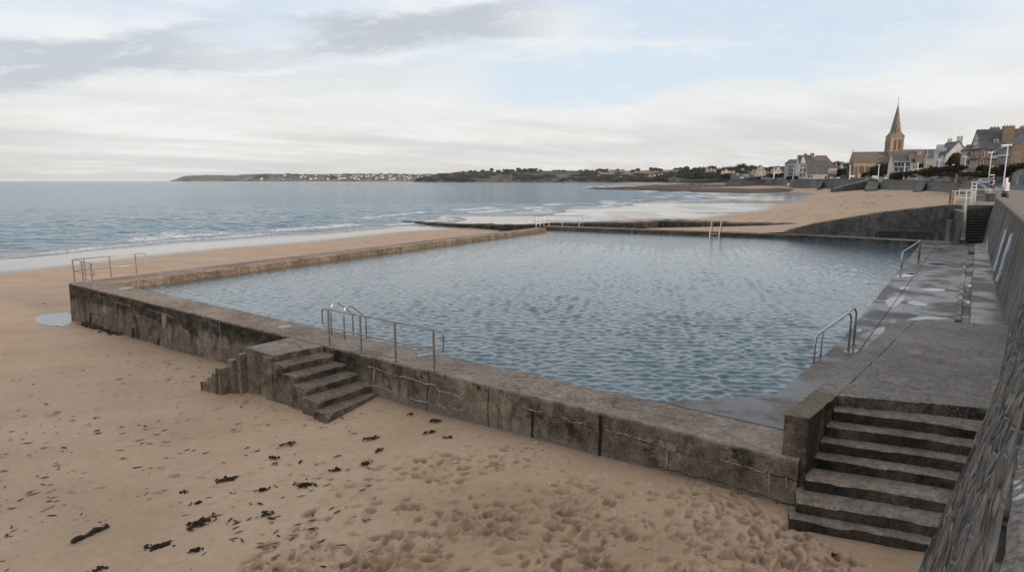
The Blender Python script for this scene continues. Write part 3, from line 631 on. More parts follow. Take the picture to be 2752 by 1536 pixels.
for q in ([(940, 655), (1020, 668), (1090, 695), (1160, 712)], [(960, 572), (1040, 590)], [(1100, 620), (1190, 645), (1290, 665)], [(1260, 740), (1380, 765), (1480, 800), (1540, 818)], [(1450, 700), (1540, 725), (1640, 750), (1710, 790)], [(1320, 680), (1326, 740)], [(1130, 640), (1140, 700)]): wseam(q, zb1, .009)
for q in ([(890, 742), (960, 752), (1010, 780), (1050, 785)], [(2360, 945), (2440, 970), (2520, 1000)], [(1080, 800), (1135, 822)]): wseam(q, zb1, .014, M_TAR_, 'crack')
# ------------------------------------------------------------------ deck, gutter, bench
def rough_poly(pts, step=.4, a=.012, skip=()):
    out = []
    for i in range(len(pts)):
        p, q = Vector(pts[i]), Vector(pts[(i + 1) % len(pts)]); L = (q - p).length; n = 1 if i in skip else max(1, int(L / step))
        for k in range(n):
            r = p + (q - p) * (k / n)
            if k: r = r + Vector((jit(a), jit(a), 0))
            out.append((r.x, r.y))
    return out
Z0 = Vector((0, 0, 0))
flat = lambda p: Vector((p[0], p[1], 0))
deckp = [I1 + WN_in * .0] + POOLR + [W(2560, 651), W(2594, 650.5), Vector((39.0, 47.9, 0)), flat(BASE[8]) + Vector((.6, -.4, 0)), flat(BASE[7]) + Vector((.5, -.4, 0)), flat(BASE[5]) + Vector((.6, -.5, 0)), Vector((8.0, 10.7, 0)), O1 + WN_in * (w1 + .025) + WT * .2]
gut = [W(2571, 858, 0), W(2600, 868, 0), W(2617, 666, 0), W(2596, 666, 0)]
bm_ = MB(); bm_.prism(rough_poly(deckp, .35, .012), -2.0, 0.0)
dk = bm_.build('pool_deck', M_DECK); tag(dk, kind='structure')
# expansion joints: shallow dark lines of tar
def strip(b, p, q, w, z, h=.004):
    d = nrm2(p, q); n = Vector((-d.y, d.x, 0)) * w / 2
    b.prism([tuple((p + n)[:2]), tuple((q + n)[:2]), tuple((q - n)[:2]), tuple((p - n)[:2])], z, z + h)
M_TAR = simple('joint_tar', (.02, .018, .016), .8); M_PALE = simple('pale_mortar', (.3, .25, .2), .9)
b = MB(); strip(b, W(1775, 1081), W(2108, 1155), .03, .001); strip(b, W(2300, 955), W(2519, 655), .025, .001)
for u, v, u2, v2 in ((2414, 800, 2560, 804), (2440, 760, 2570, 764), (2480, 712, 2588, 715)): pass
o = b.build('deck_joint', M_TAR, dk); o['kind'] = 'structure'
# gutter: a long recess built as a dark channel with low kerbs
GZ = .05
ga, gb = W(2566, 866, 0), W(2594, 666, 0); gd = nrm2(ga, gb); gn = Vector((gd.y, -gd.x, 0)); GL = (gb - ga).length
b = MB()
k0 = [tuple((ga + gn * x + gd * y)[:2]) for x, y in ((0, 0), (.16, 0), (.16, GL), (0, GL))]; b.prism(k0, -.1, .10)
gk = b.build('drain_kerb', M_DECK, bevel=.012); tag(gk, 'low concrete kerb running beside the drain channel on the deck', 'kerb')
b = MB(); q = [tuple((gb + gn * x + gd * y)[:2]) for x, y in ((.2, -4.6), (.95, -4.6), (.95, -2.9), (.2, -2.9))]; b.prism(q, -.05, .006)
tag(b.build('drain_opening', M_BLACK), 'square black drain opening in the deck near the stairs', 'drain')
bp = [W(2604, 868, .0) , W(2617, 655, 0)]
BZ = .42
b = MB(); bl = [W(2606, 880, BZ), W(2620, 655, BZ), flat(BASE[8]) + Vector((.5, 0, 0)), flat(BASE[7]) + Vector((.5, -.3, 0)), flat(BASE[6]) + Vector((.5, -.4, 0))]
b.prism(rough_poly(bl, .5, .01), -.3, BZ); tag(b.build('wall_bench', M_DECK, bevel=.015), 'long low concrete bench ledge along the foot of the sea wall', 'bench')
def pud(px, z=.004, wob=.35):
    blob_sheet('deck_puddle', [W(u, v, z) for u, v in px], z, M_PUD, wob=wob)
pud([(2372, 808), (2390, 797), (2432, 792), (2437, 800), (2425, 812), (2408, 826), (2392, 832), (2378, 822)])
pud([(2430, 812), (2446, 806), (2480, 810), (2502, 818), (2486, 823), (2450, 820)])
pud([(2338, 890), (2356, 878), (2380, 876), (2384, 884), (2374, 896), (2350, 902)])
pud([(2300, 885), (2312, 880), (2318, 889), (2306, 893)])
pud([(2404, 741), (2440, 733), (2470, 737), (2440, 744), (2412, 747)])
pud([(2488, 708), (2510, 706), (2560, 710), (2520, 713)])
pud([(2430, 735), (2455, 733), (2470, 735), (2450, 738)])
pud([(2470, 776), (2500, 773), (2545, 777), (2530, 783), (2490, 782)], .0045)
pud([(2415, 772), (2440, 770), (2448, 774), (2420, 778)])
pud([(2260, 942), (2290, 936), (2312, 940), (2300, 947), (2272, 949)])
pud([(2420, 860), (2470, 848), (2550, 852), (2558, 857), (2500, 858), (2440, 862)])
g_ = lambda s, x: ga + gd * s + gn * x
for s, L_ in ((4.2, .75), (8.8, .9), (16, .9), (18, .7)):
    blob_sheet('deck_puddle', [g_(s, .22), g_(s + .1, .6), g_(s, .92), g_(s + L_ * .5, .95), g_(s + L_, .9), g_(s + L_ * 1.1, .55), g_(s + L_, .24), g_(s + L_ * .5, .2)], .0048, M_PUD, wob=.1)
blob_sheet('deck_puddle', [W(*q, .0) for q in ((1115, 955), (1150, 948), (1172, 951), (1140, 958), (1120, 962))], .016, M_PUD, wob=.2)
blob_sheet('deck_puddle', [W(*q, .0) for q in ((740, 878), (775, 872), (790, 877), (760, 884))], .016, M_PUD, wob=.2)
blob_sheet('deck_puddle', [W(*q, .0) for q in ((312, 776), (345, 771), (362, 774), (330, 779))], .016, M_PUD, wob=.2)
# ------------------------------------------------------------------ platform with steps down to the sand
st = thing('concrete_steps', 'broad worn concrete steps with a raised platform beside the stone sea wall', 'steps', W(2252, 1062, 0))
pl = lambda u, v: W(u, v, PZ)
pA, pB, pC = pl(2108, 1115), pl(2175, 1125), pl(2252, 1062)
fa, fb, fc = pl(2411, 859), pl(2462, 859), pl(2717, 874)
rr = [flat(BASE[6]) + Vector((.35, 0, 0)), flat(BASE[5]) + Vector((.35, -.1, 0)), flat(BASE[4]) + Vector((.35, 0, 0))]
b = MB(); b.prism(rough_poly([pC, fb, fc] + rr, .3, .01), -1.2, PZ); b.build('landing', M_PLAT, st, bevel=.012)
dB = nrm2(pB, pC)
b = MB(); b.prism(rough_poly([pl(2190, 1046) - Vector((0, 0, 0)), fa, fb - Vector((.012, 0, 0)), pC - Vector((.012, 0, 0))], .3, .01), -1.2, PZ - .004); b.build('edging', M_PLAT, st, bevel=.012)
chk = [pA, pB, pC - Vector((.015, .015, 0)), pl(2190, 1046) - Vector((0, .015, 0))]
b = MB(); b.prism(rough_poly(chk, .12, .012), -.45, PZ + .008); b.build('cheek_wall', concrete('cheek_concrete', BR0, BR1, BR2, stain=.75, topcol=((.13, .095, .06), (.19, .145, .1), (.25, .2, .15)), moss=.6, scale=2.2), st, bevel=.014)
b = MB(); foot = [pA + Vector((-.02, .05, 0)), pB + Vector((.1, -.08, 0)), pC + Vector((.1, -.1, 0)), pl(2190, 1046)]; b.prism(rough_poly(foot, .12, .012), -1.4, -.46); b.build('footing', M_WALL, st, bevel=.012)
px = ((595, 512), (568, 590), (530, 670), (500, 750), (467, 835), (420, 950), (372, 1065), (335, 1150))
Ls = [W(1950 + x / 1.954, 800 + y / 1.954, PZ - .2 * k) for k, (x, y) in enumerate(px)]
sd = nrm2(W(1950 + 595 / 1.954, 800 + 512 / 1.954, PZ), W(1950 + 1388 / 1.954, 800 + 600 / 1.954, PZ))
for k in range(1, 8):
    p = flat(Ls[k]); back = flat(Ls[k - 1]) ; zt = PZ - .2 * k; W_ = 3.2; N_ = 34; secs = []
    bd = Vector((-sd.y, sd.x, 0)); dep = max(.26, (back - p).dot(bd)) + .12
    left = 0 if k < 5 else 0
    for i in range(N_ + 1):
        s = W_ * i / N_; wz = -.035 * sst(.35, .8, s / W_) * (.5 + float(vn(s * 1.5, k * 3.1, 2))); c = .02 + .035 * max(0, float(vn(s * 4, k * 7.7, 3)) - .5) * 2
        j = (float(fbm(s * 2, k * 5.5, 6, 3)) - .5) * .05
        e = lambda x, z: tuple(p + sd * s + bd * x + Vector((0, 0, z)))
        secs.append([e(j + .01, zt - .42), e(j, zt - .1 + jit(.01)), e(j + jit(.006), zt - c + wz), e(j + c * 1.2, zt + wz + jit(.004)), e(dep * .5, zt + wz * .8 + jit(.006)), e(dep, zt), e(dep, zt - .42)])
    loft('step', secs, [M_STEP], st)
M_DRIFT, t_, b_p = mat('drifted_sand'); setp(t_, b_p, base=(.36, .26, .18), rough=.9)
f_ = smooth(t_, mt(t_, 'ADD', nd(t_, 'ShaderNodeAttribute', attribute_name='soft').outputs['Fac'], mt(t_, 'MULTIPLY', mt(t_, 'SUBTRACT', noise(t_, nd(t_, 'ShaderNodeNewGeometry').outputs['Position'], 7, 6, .7), .5), 3.0)), .35, 1.15)
t_.links.new(nd(t_, 'ShaderNodeMixShader', {0: f_, 1: nd(t_, 'ShaderNodeBsdfTransparent').outputs[0], 2: b_p.outputs[0]}).outputs[0], t_.nodes['Material Output'].inputs[0])
for pts in ([(2424, 944), (2440, 938), (2480, 940), (2492, 950), (2470, 956), (2436, 950)], [(2500, 958), (2540, 955), (2560, 962), (2520, 966)], [(2260, 1058), (2300, 1062), (2360, 1066), (2330, 1072), (2270, 1066)], [(2664, 1020), (2684, 1000), (2690, 1030), (2672, 1062), (2656, 1066)]):
    o = blob_sheet('sand_drift', [W(u, v, PZ) for u, v in pts], PZ + .004, M_DRIFT, 'stuff', .5); o['label'] = 'thin drift of sand on the concrete platform'; o['category'] = 'sand'
# ------------------------------------------------------------------ sea steps on the near wall
ms = thing('sea_steps', 'small double flight of weathered concrete steps against the pool wall', 'steps', W(740, 930, -1))
wn = -WN_in
a0 = W(781, 905); a1 = W(867, 928.5); s0 = (a0 - O0).dot(WT); s1 = (a1 - O0).dot(WT)
f0 = W(654, 933); f1 = W(739, 953); dep = ((f0 - O0).dot(wn) + (f1 - O0).dot(wn)) / 2; sf0 = (f0 - O0).dot(WT); sf1 = (f1 - O0).dot(WT)
print('midsteps', s0, s1, sf0, sf1, dep)
wp = lambda s, k, z: O0 + WT * s + wn * k + Vector((0, 0, z))
def blockpoly(b, s_in0, s_in1, s_out0, s_out1, k0, k1, z0, z1):
    b.prism(rough_poly([wp(s_in0, k0, 0), wp(s_in1, k0, 0), wp(s_out1, k1, 0), wp(s_out0, k1, 0)], .18, .012), z0, z1)
b = MB(); blockpoly(b, s0, s1, sf0, sf1, .035, dep, -2.2, -.004); b.build('landing', M_TOP, ms, bevel=.03)
b = MB(); blockpoly(b, sf1 - .42, sf1 + .02, sf1 - .42, sf1 + .03, dep + .005, dep + .10, -2.2, -.06); b.build('pier', M_MSTEP, ms, bevel=.03)
z2 = lambda x, y, z: W(500 + x / 3.435, 780 + y / 3.435, z)
rn = [z2(*q, -.19 * (k + 1)) for k, q in enumerate(((905, 700), (1000, 800), (1100, 910), (1205, 1030), (1300, 1150)))]
prev = sf1; pw = s1
for k, p in enumerate(rn):
    so = max((p - O0).dot(WT), prev + .3); zt = -.19 * (k + 1); dd = (p - O0).dot(wn); swl = (z2(*((1340, 600), (1430, 690), (1530, 790), (1625, 900), (1655, 985))[k], zt) - O0).dot(WT); secs = []; N_ = 22
    for i in range(N_ + 1):
        f = i / N_; kk = lerp(dd, .03, f); sb = lerp(prev, pw, f) - .03; se = lerp(so, swl, f); sh = 0; c = .025 + .06 * max(0, float(vn(f * 7, k * 3.7, 8)) - .45) * (1.6 if f < .3 else 1) + (.05 if i < 2 and k > 1 else 0)
        e = lambda s_, z: tuple(wp(s_ + sh, kk, z)); sg = -.03 * sst(.15, .5, f) * (1 - sst(.6, .95, f))
        secs.append([e(sb, -2.0), e(sb, zt), e((sb + se) / 2, zt + sg + jit(.006)), e(se - c, zt + sg + jit(.005)), e(se + jit(.01), zt - c), e(se + jit(.01), zt - .12), e(se + .01, -2.0)])
    print('mid step', k, so - prev, swl - pw); pw = swl
    loft('step', secs, [M_MSTEP], ms); prev = so
ln_ = [z2(*q, -.19 * (k + 1)) for k, q in enumerate(((450, 585), (375, 640), (305, 705), (235, 755), (170, 805), (115, 840)))]
prev = sf0
for k, p in enumerate(ln_):
    so = min((p - O0).dot(WT), prev - .2); zt = -.19 * (k + 1); zt += jit(.035); dd = max(dep * .6, (p - O0).dot(wn)) + (jit(.12) if k > 0 else 0); secs = []; N_ = 16
    for i in range(N_ + 1):
        f = i / N_; kk = lerp(dd, .03, f); sb = prev + .03; sh = lerp(0, s0 - sf0, f); c = .03 + .07 * max(0, float(vn(f * 7, k * 9.7, 18)) - .4)
        e = lambda s_, z: tuple(wp(s_ + sh, kk, z))
        secs.append([e(sb, -2.2), e(sb, zt), e((sb + so) / 2, zt + jit(.01)), e(so + c, zt + jit(.01)), e(so + jit(.02), zt - c), e(so + jit(.02), zt - .12), e(so - .01, -2.2)])
    loft('step', secs, [M_MSTEP], ms); prev = so
# ------------------------------------------------------------------ handrails and ladders
def rrect(A, d, x0, x1, z0, z1, r, n=5):
    pts = []
    for cx, cz, a in ((x1 - r, z1 - r, 0), (x0 + r, z1 - r, 90), (x0 + r, z0 + r, 180), (x1 - r, z0 + r, 270)):
        for k in range(n + 1):
            q = math.radians(a + 90 * k / n); pts.append(A + d * (cx + r * math.cos(q)) + Vector((0, 0, cz + r * math.sin(q))))
    return pts
def foot_plate(b, p, r=.06): b.tube([p + Vector((0, 0, .002)), p + Vector((0, 0, .018))], r, 12)
hr = thing('handrail', 'single straight steel handrail beside the sea steps with looped ends', 'handrail', W(971, 947))
pp = [W(886, 926), W(971, 947), W(1065.5, 969), W(1167, 994)]; d = nrm2(pp[0], pp[-1]); L = (pp[-1] - pp[0]).length
for i in range(4):
    p = pp[0] + d * (L * (0, .335, .665, 1)[i]); b = MB(); b.tube([p, p + Vector((0, 0, 1.0))], .03, 10); foot_plate(b, p, .075); b.build('post', M_STEEL, hr, smooth=False)
b = MB(); b.tube(rrect(pp[0], d, -.28, L + .32, .5, 1.03, .12), .021, 8, True); b.build('rail', M_STEEL, hr, smooth=True)
hr = thing('handrail', 'steel handrail turning the corner of the pool above the puddle', 'handrail', W(201, 757))
c0 = W(201, 757) ; e1 = W(250, 769); e2 = W(368, 738); d1 = nrm2(c0, e1); d2 = nrm2(c0, e2); L1 = (e1 - c0).length; L2 = (e2 - c0).length
for p in (c0, c0 + d1 * L1 * .5, e1, c0 + d2 * L2 * .17, c0 + d2 * L2 * .57, e2):
    b = MB(); b.tube([p, p + Vector((0, 0, 1.02))], .03, 8); foot_plate(b, p); b.build('post', M_STEEL, hr)
def open_loop(A, d, x0, x1, z0, z1, r, n=5):
    pts = [A + d * x0 + Vector((0, 0, z1))]
    for cx, cz, a in ((x1 - r, z1 - r, 90), (x1 - r, z0 + r, 0)):
        for k in range(n + 1):
            q = math.radians(a - 90 * k / n); pts.append(A + d * (cx + r * math.cos(q)) + Vector((0, 0, cz + r * math.sin(q))))
    return pts + [A + d * x0 + Vector((0, 0, z0))]
for dd, LL in ((d1, L1 + .3), (d2, L2 + .5)):
    b = MB(); b.tube(open_loop(c0, dd, 0, LL, .5, 1.03, .12), .021, 8); b.build('rail', M_STEEL, hr, smooth=True)
hr = thing('handrail', 'thin steel handrail round the far corner of the pool', 'handrail', W(1490, 607))
c0 = FARI[0] + Vector((-.7, .9, 0)); d1 = -LD; d2 = nrm2(FARI[0], FARI[1]); L1, L2 = 4.6, 2.3
p1, p2 = W(1440.6, 611), W(1556, 610); d1 = nrm2(c0, p1); L1 = (p1 - c0).length; d2 = nrm2(c0, p2); L2 = (p2 - c0).length
for p in (c0, c0 + d1 * L1 * .4, c0 + d1 * L1 * .68, p1, c0 + d2 * L2 * .45, p2):
    b = MB(); b.tube([p, p + Vector((0, 0, 1.08))], .035, 6); b.build('post', M_STEEL, hr)
for dd, LL in ((d1, L1 + .4), (d2, L2 + .4)):
    b = MB(); b.tube(open_loop(c0, dd, 0, LL, .55, 1.1, .12), .028, 6); b.build('rail', M_STEEL, hr, smooth=True)
def ladder(label, A, B, inward, prof, rungs, r=.024, m=M_BRIGHT):
    t = thing('pool_ladder', label, 'ladder', A)
    for p in (A, B):
        b = MB(); b.tube([p + inward * s + Vector((0, 0, z)) for s, z in prof], r, 10); b.build('handle', m, t, smooth=True)
        b = MB(); foot_plate(b, p, .055); b.build('foot_plate', M_STEEL, t)
    for s, z in rungs:
        b = MB(); b.tube([A + inward * s + Vector((0, 0, z)), B + inward * s + Vector((0, 0, z))], r * .9, 8); b.build('rung', m, t, smooth=True)
def hoop(x1, zt, x2, z2_, zb=-1.0, r=.2):
    pts = [(0, 0), (0, zt - r)]
    for k in range(1, 7): a = math.pi - k / 6 * math.radians(130); pts.append((r + r * math.cos(a), zt - r + r * math.sin(a)))
    return pts + [(x2 - .03, z2_ + .04), (x2, z2_ - .03), (x2, zb)]
A, B = W(891.6, 899), W(926.5, 909.5)
ladder('bright steel pool ladder on the near wall behind the long handrail', A, B, WN_in, hoop(.4, .97, .82, .5), ((.82, -.22), (.82, -.5)))
A, B = W(2280, 941), W(2294, 925); inn = nrm2(A, W(2190, 967)); 
ladder('bright steel pool ladder on the deck nearest the platform', A, B, inn, hoop(.4, 1.06, (W(2188, 967) - A).length + .03, .62), ((1.66, .06), (1.66, -.3)), .026)
A, B = W(2467, 700), W(2472, 693); inn = nrm2(A, W(2423, 716)); B = A + Vector((-inn.y, inn.x, 0)) * -.5 if False else A + Vector((.38, .5, 0))
ladder('steel pool ladder on the deck at the far right corner of the pool', A, B, inn, hoop(.4, 1.15, (W(2423, 717) - A).length, .75), ((1.9, -.2),), .03)
A, B = W(1914, 623.5), W(1939, 624.5); dq = nrm2(A, B); inn = Vector((dq.y, -dq.x, 0)); inn = inn if inn.y < 0 else -inn
ladder('steel pool ladder hooked over the far pool wall', A, B, inn, [(0, 0), (0, .9), (.06, 1.02), (.2, 1.08), (.35, 1.0), (.95, -.15), (1.0, -.5), (1.0, -1)], ((1.0, -.08), (1.0, -.35)), .035)
# ------------------------------------------------------------------ old sea wall beside the steps
def sample_pl(P, n):
    L = pl_len(P); return [pl_at(P, L * i / n) for i in range(n + 1)]
NS = 150
# pair base and coping points along the wall by projection
CP = resample(COPE, .38); secs = []; uvs = []; acc = 0
def base_at(p, nrm):
    best = None
    for a, b_ in zip(BASE[:-1], BASE[1:]):
        den = (b_.x - a.x) * nrm.y - (b_.y - a.y) * nrm.x
        if abs(den) < 1e-6: continue
        t = ((p.x - a.x) * nrm.y - (p.y - a.y) * nrm.x) / den
        if -.02 <= t <= 1.02:
            q = a + (b_ - a) * t
            if best is None or (q - p).length < (best - p).length: best = q
    return best
cope_in = []
for i, p in enumerate(CP):
    a = CP[max(i - 3, 0)]; b_ = CP[min(i + 3, len(CP) - 1)]; d = nrm2(a, b_); n = Vector((-d.y, d.x, 0)); q = base_at(p, n)
    if q is None: q = p + n * .7; q.z = -1
    if i: acc += (p - CP[i - 1]).length
    e = (flat(p) - flat(q)); h = 3.0 - q.z; row = []; uvr = []
    off = max(.12, (flat(q) - flat(p)).dot(n))
    for k, z in enumerate(np.linspace(-1.8, 3.17, 26)):
        f = max(0, (3.0 - z) / h); o_ = off * f + .015 ; rg = (float(fbm(acc * 1.1, z * 3, 5, 3)) - .5) * .05 * min(1, max(0, (3.2 - z) * 2))
        if acc < 24: rg += (float(vn(acc * 2.2, z * 5.5, 15)) - .5) * .035 * sst(24, 18, acc)
        row.append(tuple(flat(p) + n * (o_ + rg) + Vector((0, 0, z)))); uvr.append((acc, z))
    row.append(tuple(flat(p) - d * 0 - n * .5 + Vector((0, 0, 3.16)))); uvr.append((acc, 3)); row.append(tuple(flat(p) - n * .5 + Vector((0, 0, -1.8)))); uvr.append((acc, -1.8))
    secs.append(row); uvs.append(uvr)
def masonry():
    m, t, b = mat('stone_sea_wall'); uv = nd(t, 'ShaderNodeUVMap', uv_map='uv').outputs[0]; s, z, _ = nd(t, 'ShaderNodeSeparateXYZ', {0: uv}).outputs
    g = nd(t, 'ShaderNodeNewGeometry').outputs['Position']
    wv = nd(t, 'ShaderNodeTexNoise', {'Vector': uv, 'Scale': 1.4, 'Detail': 4.0}).outputs[1]
    w = vm(t, 'ADD', vm(t, 'MULTIPLY', uv, (2.4, 7.0, 1)), vm(t, 'MULTIPLY', wv, (.4, .4, 0)))
    vo = nd(t, 'ShaderNodeTexVoronoi', {'Vector': w, 'Scale': 1.0}, voronoi_dimensions='2D'); ve = nd(t, 'ShaderNodeTexVoronoi', {'Vector': w, 'Scale': 1.0}, feature='DISTANCE_TO_EDGE', voronoi_dimensions='2D').outputs[0]
    rnd = nd(t, 'ShaderNodeTexWhiteNoise', {'Vector': vo.outputs['Color']}).outputs[0]
    st = ramp(t, rnd, [(0, (.05, .043, .036)), (.35, (.105, .09, .076)), (.7, (.165, .142, .12)), (1, (.27, .22, .172))])
    n1 = noise(t, uv, 5, 6, .7); n2 = noise(t, g, 40, 4, .7)
    st = mixc(t, 1.0, st, ramp(t, n1, [(.3, .6), (.7, 1.35)]), 'MULTIPLY')
    mo = mt(t, 'SUBTRACT', 1.0, smooth(t, ve, .03, .12)); gate = noise(t, vm(t, 'MULTIPLY', uv, (.9, 2.2, 1)), 1.2, 4)
    st = mixc(t, mt(t, 'MULTIPLY', mo, smooth(t, gate, .42, .56)), st, (.22, .205, .19)); st = mixc(t, mt(t, 'MULTIPLY', mo, smooth(t, gate, .5, .38)), st, (.012, .011, .01))
    # smooth rendered part further along
    sp = vm(t, 'MULTIPLY', uv, (1.3, .22, 1)); k = noise(t, sp, 1.1, 7, .62, .3)
    rc = ramp(t, k, [(.34, (.055, .047, .04)), (.46, (.125, .109, .094)), (.58, (.185, .161, .139)), (.72, (.25, .218, .188))])
    bl = noise(t, uv, .8, 7, .65); rc = mixc(t, mt(t, 'MULTIPLY', smooth(t, bl, .52, .64), .7), rc, (.03, .026, .022))
    sel = smooth(t, mt(t, 'ADD', s, mt(t, 'MULTIPLY', noise(t, uv, .6, 4), 6)), 24, 29)
    col = mixc(t, sel, st, rc); col = mixc(t, 1.0, col, ramp(t, n2, [(.3, .75), (.7, 1.2)]), 'MULTIPLY')
    # flaking blue paint low on the wall near the sand
    bp_ = mt(t, 'MULTIPLY', mt(t, 'SUBTRACT', 1.0, smooth(t, mt(t, 'ADD', z, mt(t, 'MULTIPLY', n1, .35)), -.62, -.42)), mt(t, 'SUBTRACT', 1.0, smooth(t, s, 13.2, 14.2)))
    bp_ = mt(t, 'MULTIPLY', bp_, smooth(t, noise(t, uv, 7, 5, .7), .38, .56)); col = mixc(t, mt(t, 'MULTIPLY', bp_, .8), col, (.16, .3, .36))
    hh = mt(t, 'MULTIPLY', smooth(t, ve, 0, .22), mt(t, 'SUBTRACT', 1.0, sel)); hh = mt(t, 'ADD', hh, mt(t, 'MULTIPLY', n1, .5))
    setp(t, b, base=col, rough=.85, normal=bump(t, hh, .9, .05)); b.inputs['Specular IOR Level'].default_value = .25; return m
M_STONE = masonry()
swt = thing('sea_wall', 'tall sea wall of dark rough stone above the steps and bench', 'sea wall', (9.7, 12.1, 0))
o = loft('wall_face', secs, [M_STONE], swt, uv=uvs, smooth=False)
# coping stones
def lichen():
    m = concrete('coping_stone', (.06, .055, .05), (.11, .1, .09), (.17, .155, .14), stain=.4, topcol=((.1, .09, .08), (.17, .15, .13), (.24, .2, .165)), scale=2, moss=.5); t = m.node_tree; b = t.nodes['Principled BSDF']
    g = nd(t, 'ShaderNodeNewGeometry').outputs['Position']; y = nd(t, 'ShaderNodeSeparateXYZ', {0: g}).outputs[1]
    vo = nd(t, 'ShaderNodeTexVoronoi', {'Vector': vm(t, 'ADD', g, vm(t, 'MULTIPLY', nd(t, 'ShaderNodeTexNoise', {'Vector': g, 'Scale': 14.0}).outputs[1], (.06, .06, .06))), 'Scale': 9.0}).outputs[0]
    sp = mt(t, 'SUBTRACT', 1.0, smooth(t, vo, .24, .3)); sp = mt(t, 'MULTIPLY', sp, smooth(t, noise(t, g, 1.9, 3), .44, .54)); old = b.inputs['Base Color'].links[0].from_socket
    dry = mixc(t, smooth(t, y, 12, 22), old, mixc(t, .65, old, (.31, .255, .2)))
    t.links.new(mixc(t, mt(t, 'MULTIPLY', sp, mt(t, 'SUBTRACT', 1.0, smooth(t, y, 8, 16))), dry, (.5, .5, .47)), b.inputs['Base Color']); return m
M_COPE = lichen(); L = pl_len(CP); s = 0; k = 0
while s < L - .3:
    e_ = min(L, s + 1.5 + random.random() * .9)
    if L - e_ < .8: e_ = L
    sec = []; n_ = 7
    for i in range(n_ + 1):
        p = pl_at(CP, lerp(s + .008, e_ - .008, i / n_)); q = pl_at(CP, min(L, lerp(s, e_, i / n_) + .3)); q0 = pl_at(CP, max(0, lerp(s, e_, i / n_) - .3)); d = nrm2(q0, q); n = Vector((-d.y, d.x, 0)); j = jit(.008); zz = jit(.006)
        f = lambda kx, z: tuple(flat(p) + n * (kx + j) + Vector((0, 0, z + zz)))
        sec.append([f(-.02, 3.165), f(-.005, 3.18), f(0, 3.27), f(-.035, 3.3), f(-.25, 3.318), f(-.58, 3.3), f(-.62, 3.25), f(-.62, 2.35), f(.1, 2.35)][:7] + [f(-.62, 2.45), f(-.52, 2.45), f(-.52, 3.165)])
    loft('coping_stone', sec, [M_COPE], swt); s = e_; k += 1
# two pale boards fixed to the wall face
M_BOARD = simple('pale_blue_board', (.62, .7, .75), .6, var=.2, sc=3)
def face_pt(s, z):
    i = min(range(len(CP)), key=lambda i: abs(uvs[i][0][0] - s)); i = min(max(i, 0), len(CP) - 2); t = (s - uvs[i][0][0]) / .38; k = min(max((z + 1.8) / 4.97 * 25, 0), 24.99); k0 = int(k)
    a = Vector(secs[i][k0]).lerp(Vector(secs[i][k0 + 1]), k - k0); b_ = Vector(secs[i + 1][k0]).lerp(Vector(secs[i + 1][k0 + 1]), k - k0); return a.lerp(b_, t)
def proj(p):
    x, y, z = p.x, p.y, p.z - CAMZ; dpt = y * CT - z * ST; upv = y * ST + z * CT; return CX + F * x / dpt, CY - F * upv / dpt
def find(u, v):
    best = None
    for i in range(len(CP)):
        for z in np.linspace(.3, 2.9, 40):
            p = face_pt(uvs[i][0][0], z); a, b_ = proj(p); e = (a - u) ** 2 + (b_ - v) ** 2
            if best is None or e < best[0]: best = (e, uvs[i][0][0], z)
    return best
for (ub, vb), (ut, vt), wdt, lab in (((2673, 727), (2709, 613), .30, 'narrower pale blue board fixed upright on the sea wall face'), ((2683, 754), (2722, 630), .52, 'wider pale blue board fixed upright on the sea wall face')):
    e0, sb, zb_ = find(ub, vb); e1_, stp, zt_ = find(ut, vt); print('board', sb, zb_, stp, zt_, e0, e1_)
    b = MB(); N_ = 12; V = []
    for i in range(N_ + 1):
        s_ = lerp(sb, stp, i / N_); z_ = lerp(max(zb_, .45), zt_, i / N_); wn_ = wdt * (.5 + .06 * math.sin(i)); nn_ = (face_pt(s_ + wn_, z_) - face_pt(s_ - wn_, z_)).normalized().cross(Vector((0, 0, 1))); nn_ = -nn_ if nn_.x > 0 else nn_
        for sg in (-1, 1):
            p = face_pt(s_ + sg * wn_, z_ + (.08 * jit(1) if i == N_ else 0)); V += [tuple(p + nn_ * .075), tuple(p + nn_ * .005)]
    fs = []
    for i in range(N_):
        a = i * 4; c = a + 4; fs += [(a, a + 2, c + 2, c), (a, c, c + 1, a + 1), (a + 2, a + 3, c + 3, c + 2), (a + 1, c + 1, c + 3, a + 3)]
    fs += [(0, 1, 3, 2), (N_ * 4, N_ * 4 + 2, N_ * 4 + 3, N_ * 4 + 1)]; b.add(V, fs); tag(b.build('wall_board', M_BOARD), lab, 'board')
